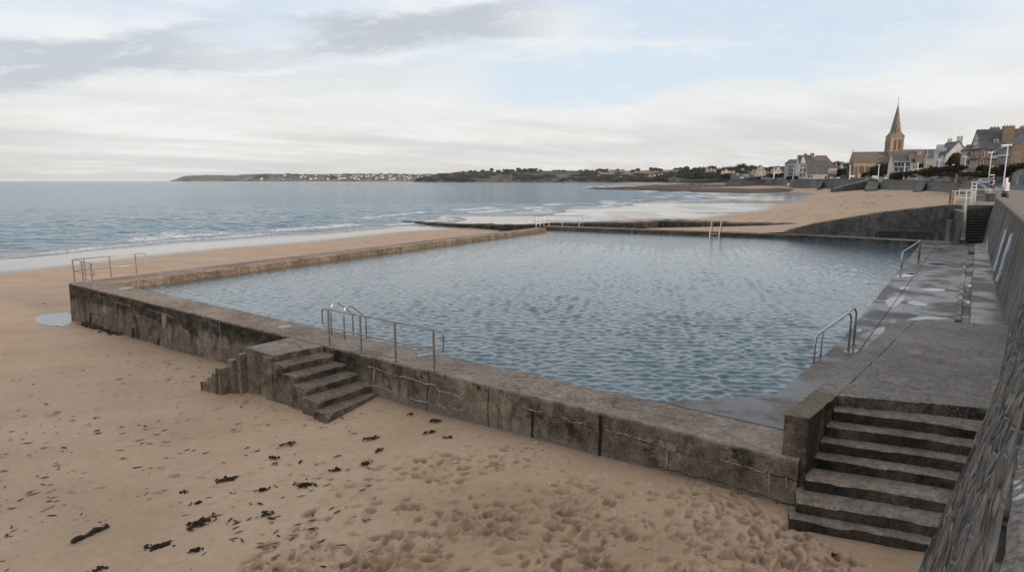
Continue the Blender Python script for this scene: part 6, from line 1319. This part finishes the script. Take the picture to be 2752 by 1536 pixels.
hedge('clipped dark shrub by the white terrace wall', 2474, 2486, 440, 440, 452, 290, 288, 2, n=500, name='shrub', cat='shrub', lump=.05)
hedge('tall brown hedge between the church and the terrace', 2357, 2398, 441, 438, 480, 352, 346, 6, M_FOLB, 2600)
hedge('brown shrubs against the church wall', 2341, 2362, 450, 446, 480, 366, 360, 4, M_FOLB, 1200, name='shrub', cat='shrub')
hedge('small dark shrub at the foot of the church nave', 2320, 2340, 464, 462, 479, 372, 370, 3, n=600, name='shrub', cat='shrub')
hedge('dark hedge left of the church with pale gables behind', 2238, 2282, 453, 451, 480, 466, 440, 8, M_FOLF, 2600)
hedge('low hedge in front of the plain white cottage', 2070, 2118, 470, 462, 480, 545, 535, 6, M_FOL, 1200)
hedge('dark hedge below the larger cream gabled house', 2040, 2076, 476, 466, 482, 590, 570, 6, M_FOL, 1000)
hedge('dark hedge under the apartment house balconies', 2116, 2150, 474, 471, 484, 446, 440, 4, M_FOL, 800)
def tree(lab, u, vt, vb, Y, w, m=M_FOLF, n=900, name='tree', grp=None, trunk=True, seed=None, size=None, low=False):
    k = mpp(Y); p = D(u, vb, Y); top = D(u, vt, Y).z; h = top - p.z; R = w * k / 2; rd = random.Random(seed if seed is not None else int(u * 13 + vt)); t = thing(name, lab, 'tree', p, grp); bl = []
    for i in range(7):
        a = rd.uniform(0, 6.3); r = R * rd.uniform(.15, .62); bl.append((math.cos(a) * r, math.sin(a) * r, h * (rd.uniform(.1, .72) if low else rd.uniform(.42, .78)), R * rd.uniform(.4, .62), R * rd.uniform(.4, .62), h * rd.uniform(.2, .3)))
    o = leaves('crown', bl, n, size or max(.18, 1.1 * k), m, t, seed=int(u))
    b = MB(); b.tube([(0, 0, -.6), (.05 * R, 0, h * .3), (-.05 * R, .05 * R, h * .62)], [h * .04, h * .032, h * .015], 7)
    for j in range(4): a = rd.uniform(0, 6.3); b.tube([(0, 0, h * (.3 + .06 * j)), (math.cos(a) * R * .5, math.sin(a) * R * .5, h * (.55 + .05 * j))], [h * .016, h * .006], 5)
    b.build('trunk', M_BARK, t, off=(0, 0, 0)); return t
t = thing('tree', 'round brown-green bushy tree beside the white gabled house', 'tree', D(2566, 449, 226)); k_ = mpp(226)
leaves('crown', [((u - 2566) * k_, dy, (449 - v) * k_, ru * k_, ru * k_ * .8, rv * k_) for u, v, ru, rv, dy in ((2566, 430, 17, 15, 0), (2574, 425, 13, 12, .5), (2555, 436, 12, 11, -.4), (2580, 437, 13, 12, 0), (2566, 421, 10, 9, .3), (2548, 441, 8, 7, 0), (2587, 440, 8, 9, .4))], 5200, .24, M_FOLB, t, seed=4)
b = MB(); b.tube([(0, 0, -.5), (.1, 0, 1.2), (0, .1, 2.6)], [.22, .17, .08], 7); b.build('trunk', M_BARK, t, off=(0, 0, 0))
# ridge trees behind the bay: one tree per row of this list
RT_ = [(1830, 455, 470, 26), (1850, 449, 470, 34), (1872, 446, 470, 34), (1893, 444, 470, 32), (1912, 441, 470, 40), (1936, 450, 468, 30), (1958, 446, 466, 30), (1976, 441, 466, 34), (1990, 437, 466, 32), (2001, 436, 466, 26), (2018, 441, 468, 22), (2036, 444, 470, 28), (2054, 446, 470, 26), (2068, 445, 468, 24), (2081, 441, 466, 24), (2096, 446, 466, 24), (2110, 443, 466, 26), (1942, 457, 474, 30), (1975, 455, 474, 34), (2010, 452, 474, 32), (1885, 457, 474, 36), (1855, 460, 475, 40), (2222, 437, 460, 20), (2234, 431, 458, 26), (2250, 430, 456, 26), (2266, 432, 456, 22), (2278, 431, 458, 22), (2060, 456, 474, 30), (2020, 461, 478, 24)]
for i, (u, vt, vb, w) in enumerate(RT_):
    Yk = 1150 if u < 2020 else 820
    if u > 2200: Yk = 640
    if vb > 472: Yk *= .86
    tree(('dark tree on the wooded ridge behind the bay' if u < 2200 else 'dark tree rising left of the church gable'), u, vt, vb + 6, Yk, w * 1.15, M_FOLF, 700, grp=('trees on the ridge behind the bay' if u < 2200 else 'trees left of the church'), size=1.1 * mpp(Yk), low=True)
wb = []; rd = random.Random(77)
for i in range(260):
    u = rd.uniform(1826, 2330); f = rd.random(); Yk = lerp(700, 1180, f) if u > 1990 else lerp(960, 1240, f)
    vtop = np.interp(u, [1826, 1860, 1960, 2000, 2060, 2130, 2200, 2260, 2330], [463, 455, 454, 448, 453, 452, 446, 440, 438]); v = lerp(474, vtop + 4, f) + rd.uniform(-1, 1); p = D(u, v, Yk); r = rd.uniform(5, 10) * Yk / 1000; wb.append((p.x, p.y, p.z, r * 1.25, r, r * .75))
tag(leaves('hillside_wood', wb, 26000, .95, M_FOLF, off=wb[0][:3], seed=6), 'dark wooded slope covering the hill behind the bay houses', 'wood', kind='stuff')
# ------------------------------------------------------------------ headlands
RG = {}
def on_ridge(name, u, v):                  # where the slope of a ridge shows at photo pixel u, v
    us, X, Y, Z = RG[name]; i = int(np.argmin(abs(us - u))); pr = [proj(Vector((X[i, j], Y[i, j], Z[i, j])))[1] for j in range(25)]
    for j in range(24):
        if pr[j] >= v >= pr[j + 1]: t = (pr[j] - v) / (pr[j] - pr[j + 1] + 1e-9); return Vector((lerp(X[i, j], X[i, j + 1], t), lerp(Y[i, j], Y[i, j + 1], t), lerp(Z[i, j], Z[i, j + 1], t)))
    return Vector((X[i, 20], Y[i, 20], Z[i, 20]))
def ridge(name, st, zfoot, back, m, seed, mid=.5, rough=.12, stepu=3.0, cliff=1.6):
    us = np.arange(st[0][0], st[-1][0] + .1, stepu); vv = np.interp(us, [q[0] for q in st], [q[1] for q in st]); YY = np.interp(us, [q[0] for q in st], [q[2] for q in st]); fd = np.interp(us, [q[0] for q in st], [q[3] for q in st]); cl = np.interp(us, [q[0] for q in st], [q[4] for q in st])
    M_ = 34; X = np.zeros((len(us), M_)); Yg = np.zeros_like(X); Z = np.zeros_like(X)
    for i, u in enumerate(us):
        crest = D(u, vv[i], YY[i]).z
        for j in range(M_):
            t = j / (M_ - 1)
            if t <= .72: f = t / .72; y = YY[i] - fd[i] * (1 - f); h = f ** cl[i]
            else: f = (t - .72) / .28; y = YY[i] + back * f; h = 1 - .25 * f
            x = (u - CX) / F * y; nz = (float(fbm(x / (fd[i] * .35), y / (fd[i] * .35), seed, 5)) - .5) * rough * 2 * min(1, 4 * (1 - h) + .25) * min(1, h * 6)
            X[i, j] = x + (float(fbm(x / 90, y / 90, seed + 4, 4)) - .5) * fd[i] * .25 * (1 - h); Yg[i, j] = y; Z[i, j] = zfoot + (crest - zfoot) * max(0, h + nz)
    RG[name] = (us, X, Yg, Z)
    return tag(grid_mesh(name, X, Yg, Z, np.ones((len(us) - 1, M_ - 1), bool), [m]), kind='structure')
def landm(name, rock, green, gold, sc, zs):
    m, t, b = mat(name); g = nd(t, 'ShaderNodeNewGeometry'); p = g.outputs['Position']; z = nd(t, 'ShaderNodeSeparateXYZ', {0: p}).outputs[2]; nz = nd(t, 'ShaderNodeSeparateXYZ', {0: g.outputs['Normal']}).outputs[2]
    w = vm(t, 'ADD', vm(t, 'MULTIPLY', p, (1, .45, 0)), vm(t, 'MULTIPLY', nd(t, 'ShaderNodeTexNoise', {'Vector': p, 'Scale': sc * .6}).outputs[1], (60, 60, 0)))
    vo = nd(t, 'ShaderNodeTexVoronoi', {'Vector': w, 'Scale': sc}); r = nd(t, 'ShaderNodeTexWhiteNoise', {'Vector': vo.outputs['Color']}).outputs[0]; n = noise(t, p, sc * 3, 7, .7); n2 = noise(t, p, sc * 1.2, 5)
    fld = mixc(t, smooth(t, r, .5, .56), green, gold); fld = mixc(t, smooth(t, n, .56, .64), fld, tuple(c * .55 for c in green))
    rk = mixc(t, smooth(t, n, .38, .62), tuple(c * .45 for c in rock), rock); rk = mixc(t, smooth(t, n2, .45, .6), rk, tuple(c * .8 for c in green))
    col = mixc(t, smooth(t, mt(t, 'ADD', z, mt(t, 'MULTIPLY', n, zs * .5)), zs * .85, zs * 1.15), rk, fld); setp(t, b, base=col, rough=.9); return m
M_H1 = landm('headland_ground', (.16, .105, .06), (.034, .03, .02), (.27, .18, .09), .0055, 40); M_H2 = landm('coast_ground', (.3, .2, .13), (.075, .088, .075), (.11, .115, .09), .006, 40)  # coast_ground: distance haze mixed into its grey-green tones
ridge('hills', [(468, 485.8, 6000, 100, 1), (480, 483, 6000, 250, 1), (509, 472.5, 6000, 400, .7), (565, 470, 6000, 500, .6), (648, 471.5, 6000, 500, .6), (661, 468.5, 6000, 500, .6), (726, 466.5, 6000, 600, .7), (835, 468, 6000, 900, .8), (990, 467, 6000, 1200, .9), (1170, 469.5, 6000, 1200, .9), (1260, 472, 6000, 1200, .9)], -3, 900, M_H2, 3, rough=.12, stepu=2.5)
ridge('headland', [(1112, 487.8, 3000, 30, 1), (1130, 485.5, 3000, 70, .9), (1155, 474, 3000, 160, .8), (1181, 465.5, 3000, 200, .7), (1208, 464, 3000, 220, .65), (1243, 460.5, 3000, 260, .6), (1269, 460, 3000, 300, .6), (1340, 461, 3000, 420, .7), (1390, 460, 3000, 600, .9), (1449, 459, 3000, 800, 1.1), (1545, 458.5, 3000, 1000, 1.3), (1653, 459, 2900, 1100, 1.3), (1770, 457, 2700, 1100, 1.3), (1850, 456, 2400, 900, 1.1), (1960, 462, 2200, 700, 1)], -3, 700, M_H1, 8, rough=.2, stepu=2.0)
hs = []; rd = random.Random(31)
for i in range(420):
    u = rd.uniform(1128, 1900); f = rd.random() ** .8; c_ = float(np.interp(u, [1128, 1155, 1208, 1340, 1449, 1850, 1960], [485, 474, 464, 461, 459, 456, 462]))
    if u > 1400 and .05 < f < .5 and rd.random() < .8: continue
    if rd.random() > .25 + .75 * (float(fbm(u / 40, f * 3, 9, 3)) > .48): continue
    q = on_ridge('headland', u, c_ + .5 + (486.5 - c_) * f); r = rd.uniform(7, 17); hs.append((q.x, q.y, q.z + 1, r * 1.7, r, r * .42))
tag(leaves('headland_scrub', hs, 14000, 3.2, M_FOLF, off=hs[0][:3], seed=15), 'dark scrub and hedges spread over the near headland', 'scrub', kind='stuff')
ridge('bay_hills', [(1790, 478, 1400, 100, 1), (1830, 466, 1400, 180, .9), (1870, 460, 1400, 230, .9), (1960, 459, 1350, 260, .9), (2060, 459, 1250, 260, .9), (2180, 456, 1200, 260, 1), (2300, 450, 1200, 260, 1), (2420, 450, 1200, 200, 1)], 2, 400, landm('bay_ground', (.085, .075, .062), (.05, .046, .03), (.13, .095, .055), .02, 20), 12, rough=.08, stepu=3)
# trees and white houses on the near headland
rd = random.Random(21); pt = None
for u, v, w in ((1245, 459.5, 8), (1262, 457.5, 12), (1278, 458, 10), (1295, 455, 18), (1310, 457, 9), (1322, 452, 12), (1340, 456, 14), (1360, 454, 16), (1374, 454, 14), (1392, 451, 20), (1410, 450.5, 20), (1424, 450.5, 18), (1436, 451, 16), (1452, 455, 10), (1503, 456, 8), (1514, 454, 12), (1560, 454.5, 16), (1575, 455, 12), (1607, 454, 10), (1618, 452, 14), (1630, 454, 10), (1645, 455.5, 10), (1658, 453.5, 18), (1672, 454.5, 12), (1700, 455, 10), (1714, 452.5, 12), (1750, 450, 16), (1763, 450, 14), (1775, 452, 10), (1815, 451, 16), (1830, 449, 18), (1842, 446, 20)):
    t = tree('dark clump of trees on the skyline of the near headland', u, v, v + max(8, w * .62), 2960 if u < 1700 else 2500, w * 1.25, M_FOLF, 240, grp='tree clumps on the headland skyline', size=3.0, low=True)
for i, (u, v, s_) in enumerate(((1600, 473, 5), (1607, 472, 4), (1641, 471, 4.5), (1661, 474.5, 5), (1667, 475, 4), (1680, 468, 4), (1690, 469.5, 3.5), (1699, 473, 3.5), (1745, 472, 6), (1755, 471, 8), (1768, 469, 7), (1776, 468, 5))):
    q = on_ridge('headland', u, v + 2.0); Yk = q.y - 4; k = mpp(Yk); House('farmhouse', 'small white house on the lower slope of the near headland', 'house', u, v + 2.0, Yk, rd.uniform(-20, 20), s_ * k, 7, 3.2, 2.4, RENDW, SLATE, rd.choice('xy'), 'white houses on the headland', over=.2)
# specks of houses along the far coast
proto = None
def speck():
    b = MB(); b.box((-6, -4, -3), (6, 4, 6)); b.m = [0] * 6; b.add([(-6.5, -4.5, 6), (6.5, -4.5, 6), (6.5, 4.5, 6), (-6.5, 4.5, 6), (-6.5, 0, 10), (6.5, 0, 10)], [(0, 1, 5, 4), (2, 3, 4, 5), (0, 4, 3), (1, 2, 5)], 1); return b.build('coast_house', [RENDW, SLATE])
for i in range(96):
    u = rd.uniform(760, 1165) if i > 8 else rd.uniform(690, 800); f = rd.random(); v = lerp(470.5, 483, f ** 1.3) + (2 if u < 850 else 0); 
    if rd.random() > .35 + .65 * (u - 690) / 480: u = rd.uniform(940, 1165)
    o = proto.copy() if proto else speck()
    if proto: COL.objects.link(o)
    proto = proto or o; p = on_ridge('hills', u, v) + Vector((0, -4, 2)); o.location = p; o.rotation_euler = (0, 0, rd.uniform(-1, 1)); s_ = rd.uniform(.9, 1.9); o.scale = (s_, s_, s_)
    tag(o, 'tiny pale house among many on the hazy far coast', 'house', 'tiny houses along the far coast')
hb = []
for i in range(150):
    u = rd.uniform(700, 1190); f = rd.random(); p = on_ridge('hills', u, lerp(468, 482, f)); r = rd.uniform(8, 20); hb.append((p.x, p.y, p.z, r * 1.6, r, r * .55))
tag(leaves('coast_woods', hb, 3000, 6, M_FOLF, off=hb[0][:3], seed=5), 'patches of dark woodland along the far coast', 'woods', kind='stuff')
# ------------------------------------------------------------------ street furniture
M_LAMP = simple('lamp_paint', (.82, .82, .81), .4, var=.05)
def lamp(u, v, Y, vt, lab, head=1.6):
    p = D(u, v, Y); H = D(u, vt, Y).z - p.z; t = thing('street_lamp', lab, 'street lamp', p, 'white street lamps along the promenade')
    b = MB(); k = mpp(Y); r_ = max(.1, 1.15 * k); b.tube([p - UP * .3, p + UP * .9, p + UP * H], [r_ * 1.15, r_ * 1.05, r_ * .8], 8); b.build('pole', M_LAMP, t)
    b = MB(); wbox(b, p + Vector((-head * .62, -.12, H - .02)), Vector((1, 0, 0)), UP, head, .16, .3, Vector((0, 1, 0))); b.build('lamp_arm', M_LAMP, t)
    b = MB(); wbox(b, p + Vector((-head * .6, -.1, H - .09)), Vector((1, 0, 0)), UP, head * .45, .06, .24, Vector((0, 1, 0))); b.build('lamp_glass', simple('lamp_lens', (.5, .52, .52), .3), t); return t
lamp(2695.5, 501, 125, 391, 'nearest tall white lamp post, at the right edge beside the road', 2.0)
lamp(2655, 495, 158, 410, 'white lamp post in front of the big brown house', 1.4)
lamp(2588, 489.5, 200, 421, 'white lamp post at the left corner of the narrow pale house', 1.6)
lamp(2518.5, 487, 239, 429, 'white lamp post in front of the white gabled house', 1.4)
lamp(2463, 485.5, 268, 438, 'white lamp post in front of the lower seafront house', .8)
lamp(2428, 484.5, 285, 440, 'white lamp post in front of the three storey seafront house', .8)
lamp(2359, 483.2, 320, 443, 'white lamp post beside the church shrubs', 1.5)
lamp(2282.5, 482.3, 355, 446, 'white lamp post in front of the church gable end', 1.0)
lamp(2131, 481.8, 420, 449, 'white lamp post before the tall pale apartment house', .9)
lamp(2079, 481, 525, 452, 'white lamp post left of the plain white cottage', .9)
lamp(2046.5, 482, 560, 468, 'short white lamp post on the distant sea wall', .6)
# litter bin beside the parapet
p = D(2700, 534, 60); p.z = lz(p.x, p.y); t = thing('litter_bin', 'black litter bin with a wooden post behind the parapet', 'litter bin', p)
b = MB(); b.tube([p, p + UP * .05, p + UP * .95, p + UP * 1.0], [.27, .28, .3, .27], 14); b.build('bin_body', simple('black_plastic', (.012, .012, .013), .45), t)
b = MB(); b.tube([p + UP * .82, p + UP * .87], .315, 14); b.build('rim_band', simple('bin_band', (.25, .3, .32), .5), t); b = MB(); b.box((p.x + .3, p.y - .1, p.z - .2), (p.x + .5, p.y + .1, p.z + .75)); b.build('post', simple('worn_wood', (.3, .2, .13), .8), t)
# lifebuoy totem at the end of the parapet
p = D(2661, 507, 92); p.z = D(2661, 507, 92).z; t = thing('lifebuoy_stand', 'black and white striped lifebuoy stand on a dark plinth at the parapet end', 'lifebuoy stand', p)
b = MB(); b.box((p.x - .42, p.y - .3, p.z - .5), (p.x + .42, p.y + .3, p.z + .28)); b.build('plinth', simple('dark_stone', (.05, .048, .045), .8), t)
b = MB(); b.tube([p + Vector((.14, 0, .28)), p + Vector((.12, 0, 1.9))], .2, 10); b.build('post', simple('black_paint', (.015, .015, .016), .5), t)
b = MB(); b.box((p.x - .3, p.y - .12, p.z + 1.9), (p.x + .36, p.y + .16, p.z + 2.0)); b.build('cap', M_WHITE, t)
for z_, tl in ((.62, .5), (1.1, -.6), (1.55, .4)):
    b = MB(); b.tube([p + Vector((.13 + .23 * math.cos(a), .23 * math.sin(a), z_ + .2 * tl * math.cos(a))) for a in [k * .5236 for k in range(12)]], .055, 6, True); b.build('white_band', M_WHITE, t, smooth=True)
b = MB(); c = p + Vector((.36, .02, 1.0)); b.tube([c + Vector((.15 * math.cos(a), .08 * math.cos(a), .26 * math.sin(a))) for a in [k * .4488 for k in range(14)]], .065, 7, True); b.build('lifebuoy', simple('faded_lifebuoy', (.6, .55, .5), .6), t, smooth=True)
p = D(2707, 509, 88); p.z = lz(p.x, p.y); k = mpp(88); t = thing('service_cabinet', 'pale two tier service cabinet beside the black litter bin', 'cabinet', p)
b = MB(); b.box((p.x - .25, p.y, p.z - .2), (p.x + .28, p.y + .35, p.z + 1.45)); b.build('cabinet_body', M_WHITE, t, bevel=.03); b = MB(); b.box((p.x - .24, p.y + .06, p.z + 1.45), (p.x + .04, p.y + .3, p.z + 2.1)); b.build('upper_panel', M_WHITE, t); b = MB(); b.box((p.x - .18, p.y - .012, p.z + .1), (p.x + .2, p.y - .002, p.z + 1.3)); b.build('door', simple('cabinet_door', (.6, .61, .6), .5), t)
def board(lab, u0, u1, v0, v1, vb, Y, m, name='notice_board', posts=True):
    k = mpp(Y); p = D((u0 + u1) / 2, vb, Y); t = thing(name, lab, 'sign', p); w = (u1 - u0) * k / 2; z0, z1 = D(u0, v1, Y).z, D(u0, v0, Y).z
    b = MB(); b.box((p.x - w, p.y - .04, z0), (p.x + w, p.y + .04, z1)); b.build('panel', m, t)
    if posts:
        for s in (-.8, .8): b = MB(); b.tube([Vector((p.x + w * s, p.y + .09, p.z - .3)), Vector((p.x + w * s, p.y + .09, z1))], .05, 6); b.build('post', M_STEEL, t)
def printm(name, a, c, sc):
    m, t, b = mat(name); g = nd(t, 'ShaderNodeNewGeometry').outputs['Position']; n = noise(t, vm(t, 'MULTIPLY', g, (1, 1, 2.2)), sc, 3, .6); setp(t, b, base=mixc(t, smooth(t, n, .5, .58), a, c), rough=.5); return m
MP = printm('printed_panel', (.62, .66, .68), (.36, .47, .53), 2.2); MP2 = printm('faded_panel', (.6, .58, .55), (.4, .42, .42), 3)
board('wider white notice board on the garden wall before the terrace', 2469, 2483, 465, 472, 484, 288, MP); board('narrow white notice board next to the wider one', 2484, 2491, 465, 472, 484, 287, MP)
board('pale blue and white banner right of the parked van', 2401, 2424, 473.5, 482, 484, 326, MP, posts=False); board('white notice between the slipway and the church shrubs', 2343, 2357, 472, 480, 483, 350, MP); board('white and blue notice hanging over the sea wall by the slipway', 2361, 2375, 476, 489, 490, 306, MP2, posts=False)
board('small white sign right of the church lamp post', 2283, 2296, 471, 475, 482, 382, M_WHITE); board('grey gate pillar panel by the church slipway', 2325, 2336, 472, 483, 484, 356, simple('stone_panel', (.33, .31, .29), .8), posts=False)
p = D(2540, 479, 244); t = thing('street_sign', 'old round topped white sign on a brown post above the silver car', 'sign', p); b = MB(); b.tube([p - UP * .5, p + UP * 2.6], .12, 6); b.build('post', BROWN, t); b = MB(); b.tube([p + UP * 2.6, p + UP * 2.8, p + UP * 3.5, p + UP * 3.7], [.5, .62, .55, .3], 10); b.build('sign_head', simple('sign_stone', (.45, .44, .42), .7), t)
# garden walls along the road
def gwall(lab, pts, m=GREYST, th=.5):
    P_ = [(D(u, vb, Y), D(u, vt, Y).z) for u, vb, vt, Y in pts]; secs = []
    for i, (p, zt) in enumerate(P_):
        d = nrm2(P_[max(i - 1, 0)][0], P_[min(i + 1, len(P_) - 1)][0]); n = Vector((-d.y, d.x, 0)); e = lambda k, z: tuple(flat(p) + n * k + Vector((0, 0, z))); secs.append([e(0, p.z - 1), e(0, zt - .15), e(-.08, zt - .15), e(-.08, zt), e(th, zt), e(th, p.z - 1)])
    return tag(loft('garden_wall', secs, [m]), lab, 'wall')
gwall('pale stone garden wall with rising top at the right edge', [(2718, 492, 466, 147), (2735, 492.5, 455, 143), (2800, 495, 450, 132)], wallm('pale_wall_stone', (.26, .24, .21)))
gwall('long grey garden wall beside the road behind the lamp posts', [(2560, 487, 474, 233), (2600, 488, 472, 200), (2640, 489, 472, 174), (2690, 490, 471, 155)]); gwall('grey garden wall behind the silver car', [(2490, 486, 471, 284), (2520, 486.5, 471, 262), (2558, 487, 470, 235)]); gwall('low grey wall below the terrace hedge', [(2380, 484, 478, 350), (2440, 485, 476, 318), (2492, 486, 473, 283)])
gwall('dark garden wall in front of the apartment houses', [(2106, 482, 475, 478), (2150, 482.5, 476, 448), (2180, 482.5, 477, 436)]); gwall('grey wall between the brown gabled house and the church', [(2258, 483, 470, 410), (2275, 483, 469, 404), (2291, 483, 469, 398)])
for u0, u1, vt, vb, Y, lab in ((2563, 2583, 469, 489, 196, 'pale stone gate panel set in the long garden wall'), (2724, 2748, 468, 492, 139, 'pale rendered panel in the wall at the right edge')):
    k = mpp(Y); p = D(u0, vb, Y); b = MB(); b.box((p.x, p.y - 1.2, p.z - .4), (p.x + (u1 - u0) * k, p.y - .6, D(u0, vt, Y).z)); tag(b.build('gate_panel', wallm('gate_stone', (.36, .33, .3)), off=p, bevel=.05), lab, 'gate')
# vehicles
def car(lab, u, v, Y, rz, body, kind='car', L=4.2, Wd=1.75, H=1.45):
    p = D(u, v, Y); t = thing('parked_car' if kind == 'car' else 'parked_van', lab, kind, p, rz=rz, local=True); hw = Wd / 2
    if kind == 'car': prof = [(-L / 2, .3), (-L / 2, .72), (-L * .46, .86), (-L * .2, .95), (-L * .07, H), (L * .27, H), (L * .43, .98), (L / 2, .9), (L / 2, .3)]
    else: prof = [(-L / 2, .3), (-L / 2, .95), (-L * .44, 1.2), (-L * .3, H), (L * .47, H), (L / 2, H - .25), (L / 2, .3)]
    b = MB(); secs = []
    for y, k_, dz in ((-hw, .97, -.03), (-hw * .93, 1, 0), (hw * .93, 1, 0), (hw, .97, -.03)): secs.append([(x * k_, y * (1 if z < 1.0 else .86), z + (dz if z > .5 else 0)) for x, z in prof])
    n = len(prof); vs = [q for s in secs for q in s]; b.add(vs, [(i * n + k_, i * n + (k_ + 1) % n, (i + 1) * n + (k_ + 1) % n, (i + 1) * n + k_) for i in range(3) for k_ in range(n)] + [tuple(range(n)), tuple(range(3 * n, 4 * n))[::-1]]); bo = b.build('body', body, t, off=(0, 0, 0), smooth=False)
    g = MB(); zt, zb = H - .1, .98
    if kind == 'car': sx = [(-L * .17, zb), (-L * .075, zt), (L * .25, zt), (L * .37, zb)]
    else: sx = [(-L * .4, 1.2), (-L * .3, zt - .1), (L * .45, zt - .1), (L * .45, 1.2)]
    for s in (-1, 1): g.extr([(x, s * (hw * (.99 if z < 1.1 else .875)), z) for x, z in sx], (0, s * .02, 0))
    g.build('side_window', GLASS, t, off=(0, 0, 0)); g = MB()
    if kind == 'car': g.extr([(-L * .195, -hw * .8, .97), (-L * .195, hw * .8, .97), (-L * .075, hw * .72, zt + .02), (-L * .075, -hw * .72, zt + .02)], (-.03, 0, .01))
    else: g.extr([(-L * .43, -hw * .8, 1.24), (-L * .43, hw * .8, 1.24), (-L * .31, hw * .75, zt), (-L * .31, -hw * .75, zt)], (-.03, 0, .01))
    g.build('windscreen', GLASS, t, off=(0, 0, 0))
    for x in (-L * .31, L * .3):
        for s in (-1, 1):
            w = MB(); w.tube([(x, s * (hw - .18), .32), (x, s * (hw + .02), .32)], .32, 14); wh = w.build('wheel', simple('tyre', (.015, .015, .015), .8), t, off=(0, 0, 0)); q = MB(); q.tube([(x, s * (hw + .021), .32), (x, s * (hw + .03), .32)], .19, 10); q.build('rim', M_BRIGHT, wh)
    for s in (-.7, .7): q = MB(); q.box((-L / 2 - .02, s * hw - .16, .6), (-L / 2 + .05, s * hw + .16, .76)); q.build('headlight', simple('headlight', (.6, .62, .62), .2), t, off=(0, 0, 0))
    return t
SILV = simple('silver_paint', (.5, .53, .55), .3, metal=.3, var=.05); WHT = simple('white_car_paint', (.68, .7, .72), .3, var=.05); BLUP = simple('pale_blue_paint', (.42, .5, .54), .3, var=.05); DRK = simple('dark_car_paint', (.05, .05, .055), .3, var=.05)
car('pale blue car seen end-on over the curved sea wall', 2643, 496.5, 148, 1.2, BLUP); car('silver car parked under the lamp post before the white gabled house', 2529, 485.6, 243, .35, SILV, L=4.4)
car('large white van parked by the church hedge', 2384, 482.5, 344, .4, WHT, 'van', 5.6, 2.0, 2.5); car('pale blue car parked left of the church', 2252, 481.5, 425, .2, BLUP)
car('small white van left of the church beside the pale blue car', 2234, 481.5, 430, 1.3, WHT, 'van', 4.2, 1.8, 2.0)
for i, (u, lab) in enumerate(((2092, 'white car parked below the plain white cottage'), (2101, 'second white car along from the plain white cottage'), (2110, 'white car nearest the tall apartment house'), (2062, 'pale car parked near the bastion in the distant sea wall'), (1992, 'white car left of the blue beach cabins'))): car(lab, u, 481 - (i % 3) * .8, 560 - i * 6, .3 + i * .3, WHT)
b = MB(); p = D(2055, 481.5, 528)
for i in range(9): b.tube([p + Vector((i * 1.2 - 3, 0, -.5)), p + Vector((i * 1.2 - 3, 0, 1.1))], .06, 4)
b.tube([p + Vector((-3, 0, 1.1)), p + Vector((6.6, 0, 1.1))], .07, 4); b.tube([p + Vector((-3, 0, .5)), p + Vector((6.6, 0, .5))], .06, 4); tag(b.build('railing', M_WHITE, off=p), 'white railing over the opening in the distant sea wall', 'railing')
p = D(1822, 482, 1150); b = MB(); b.tube([p + Vector((-3.2, 0, -6)), p + Vector((0, 0, 5)), p + Vector((3.2, 0, -6))], .35, 5); tag(b.build('beach_frame', M_WHITE, off=p), 'pale triangular frame on the far dune slope', 'frame')
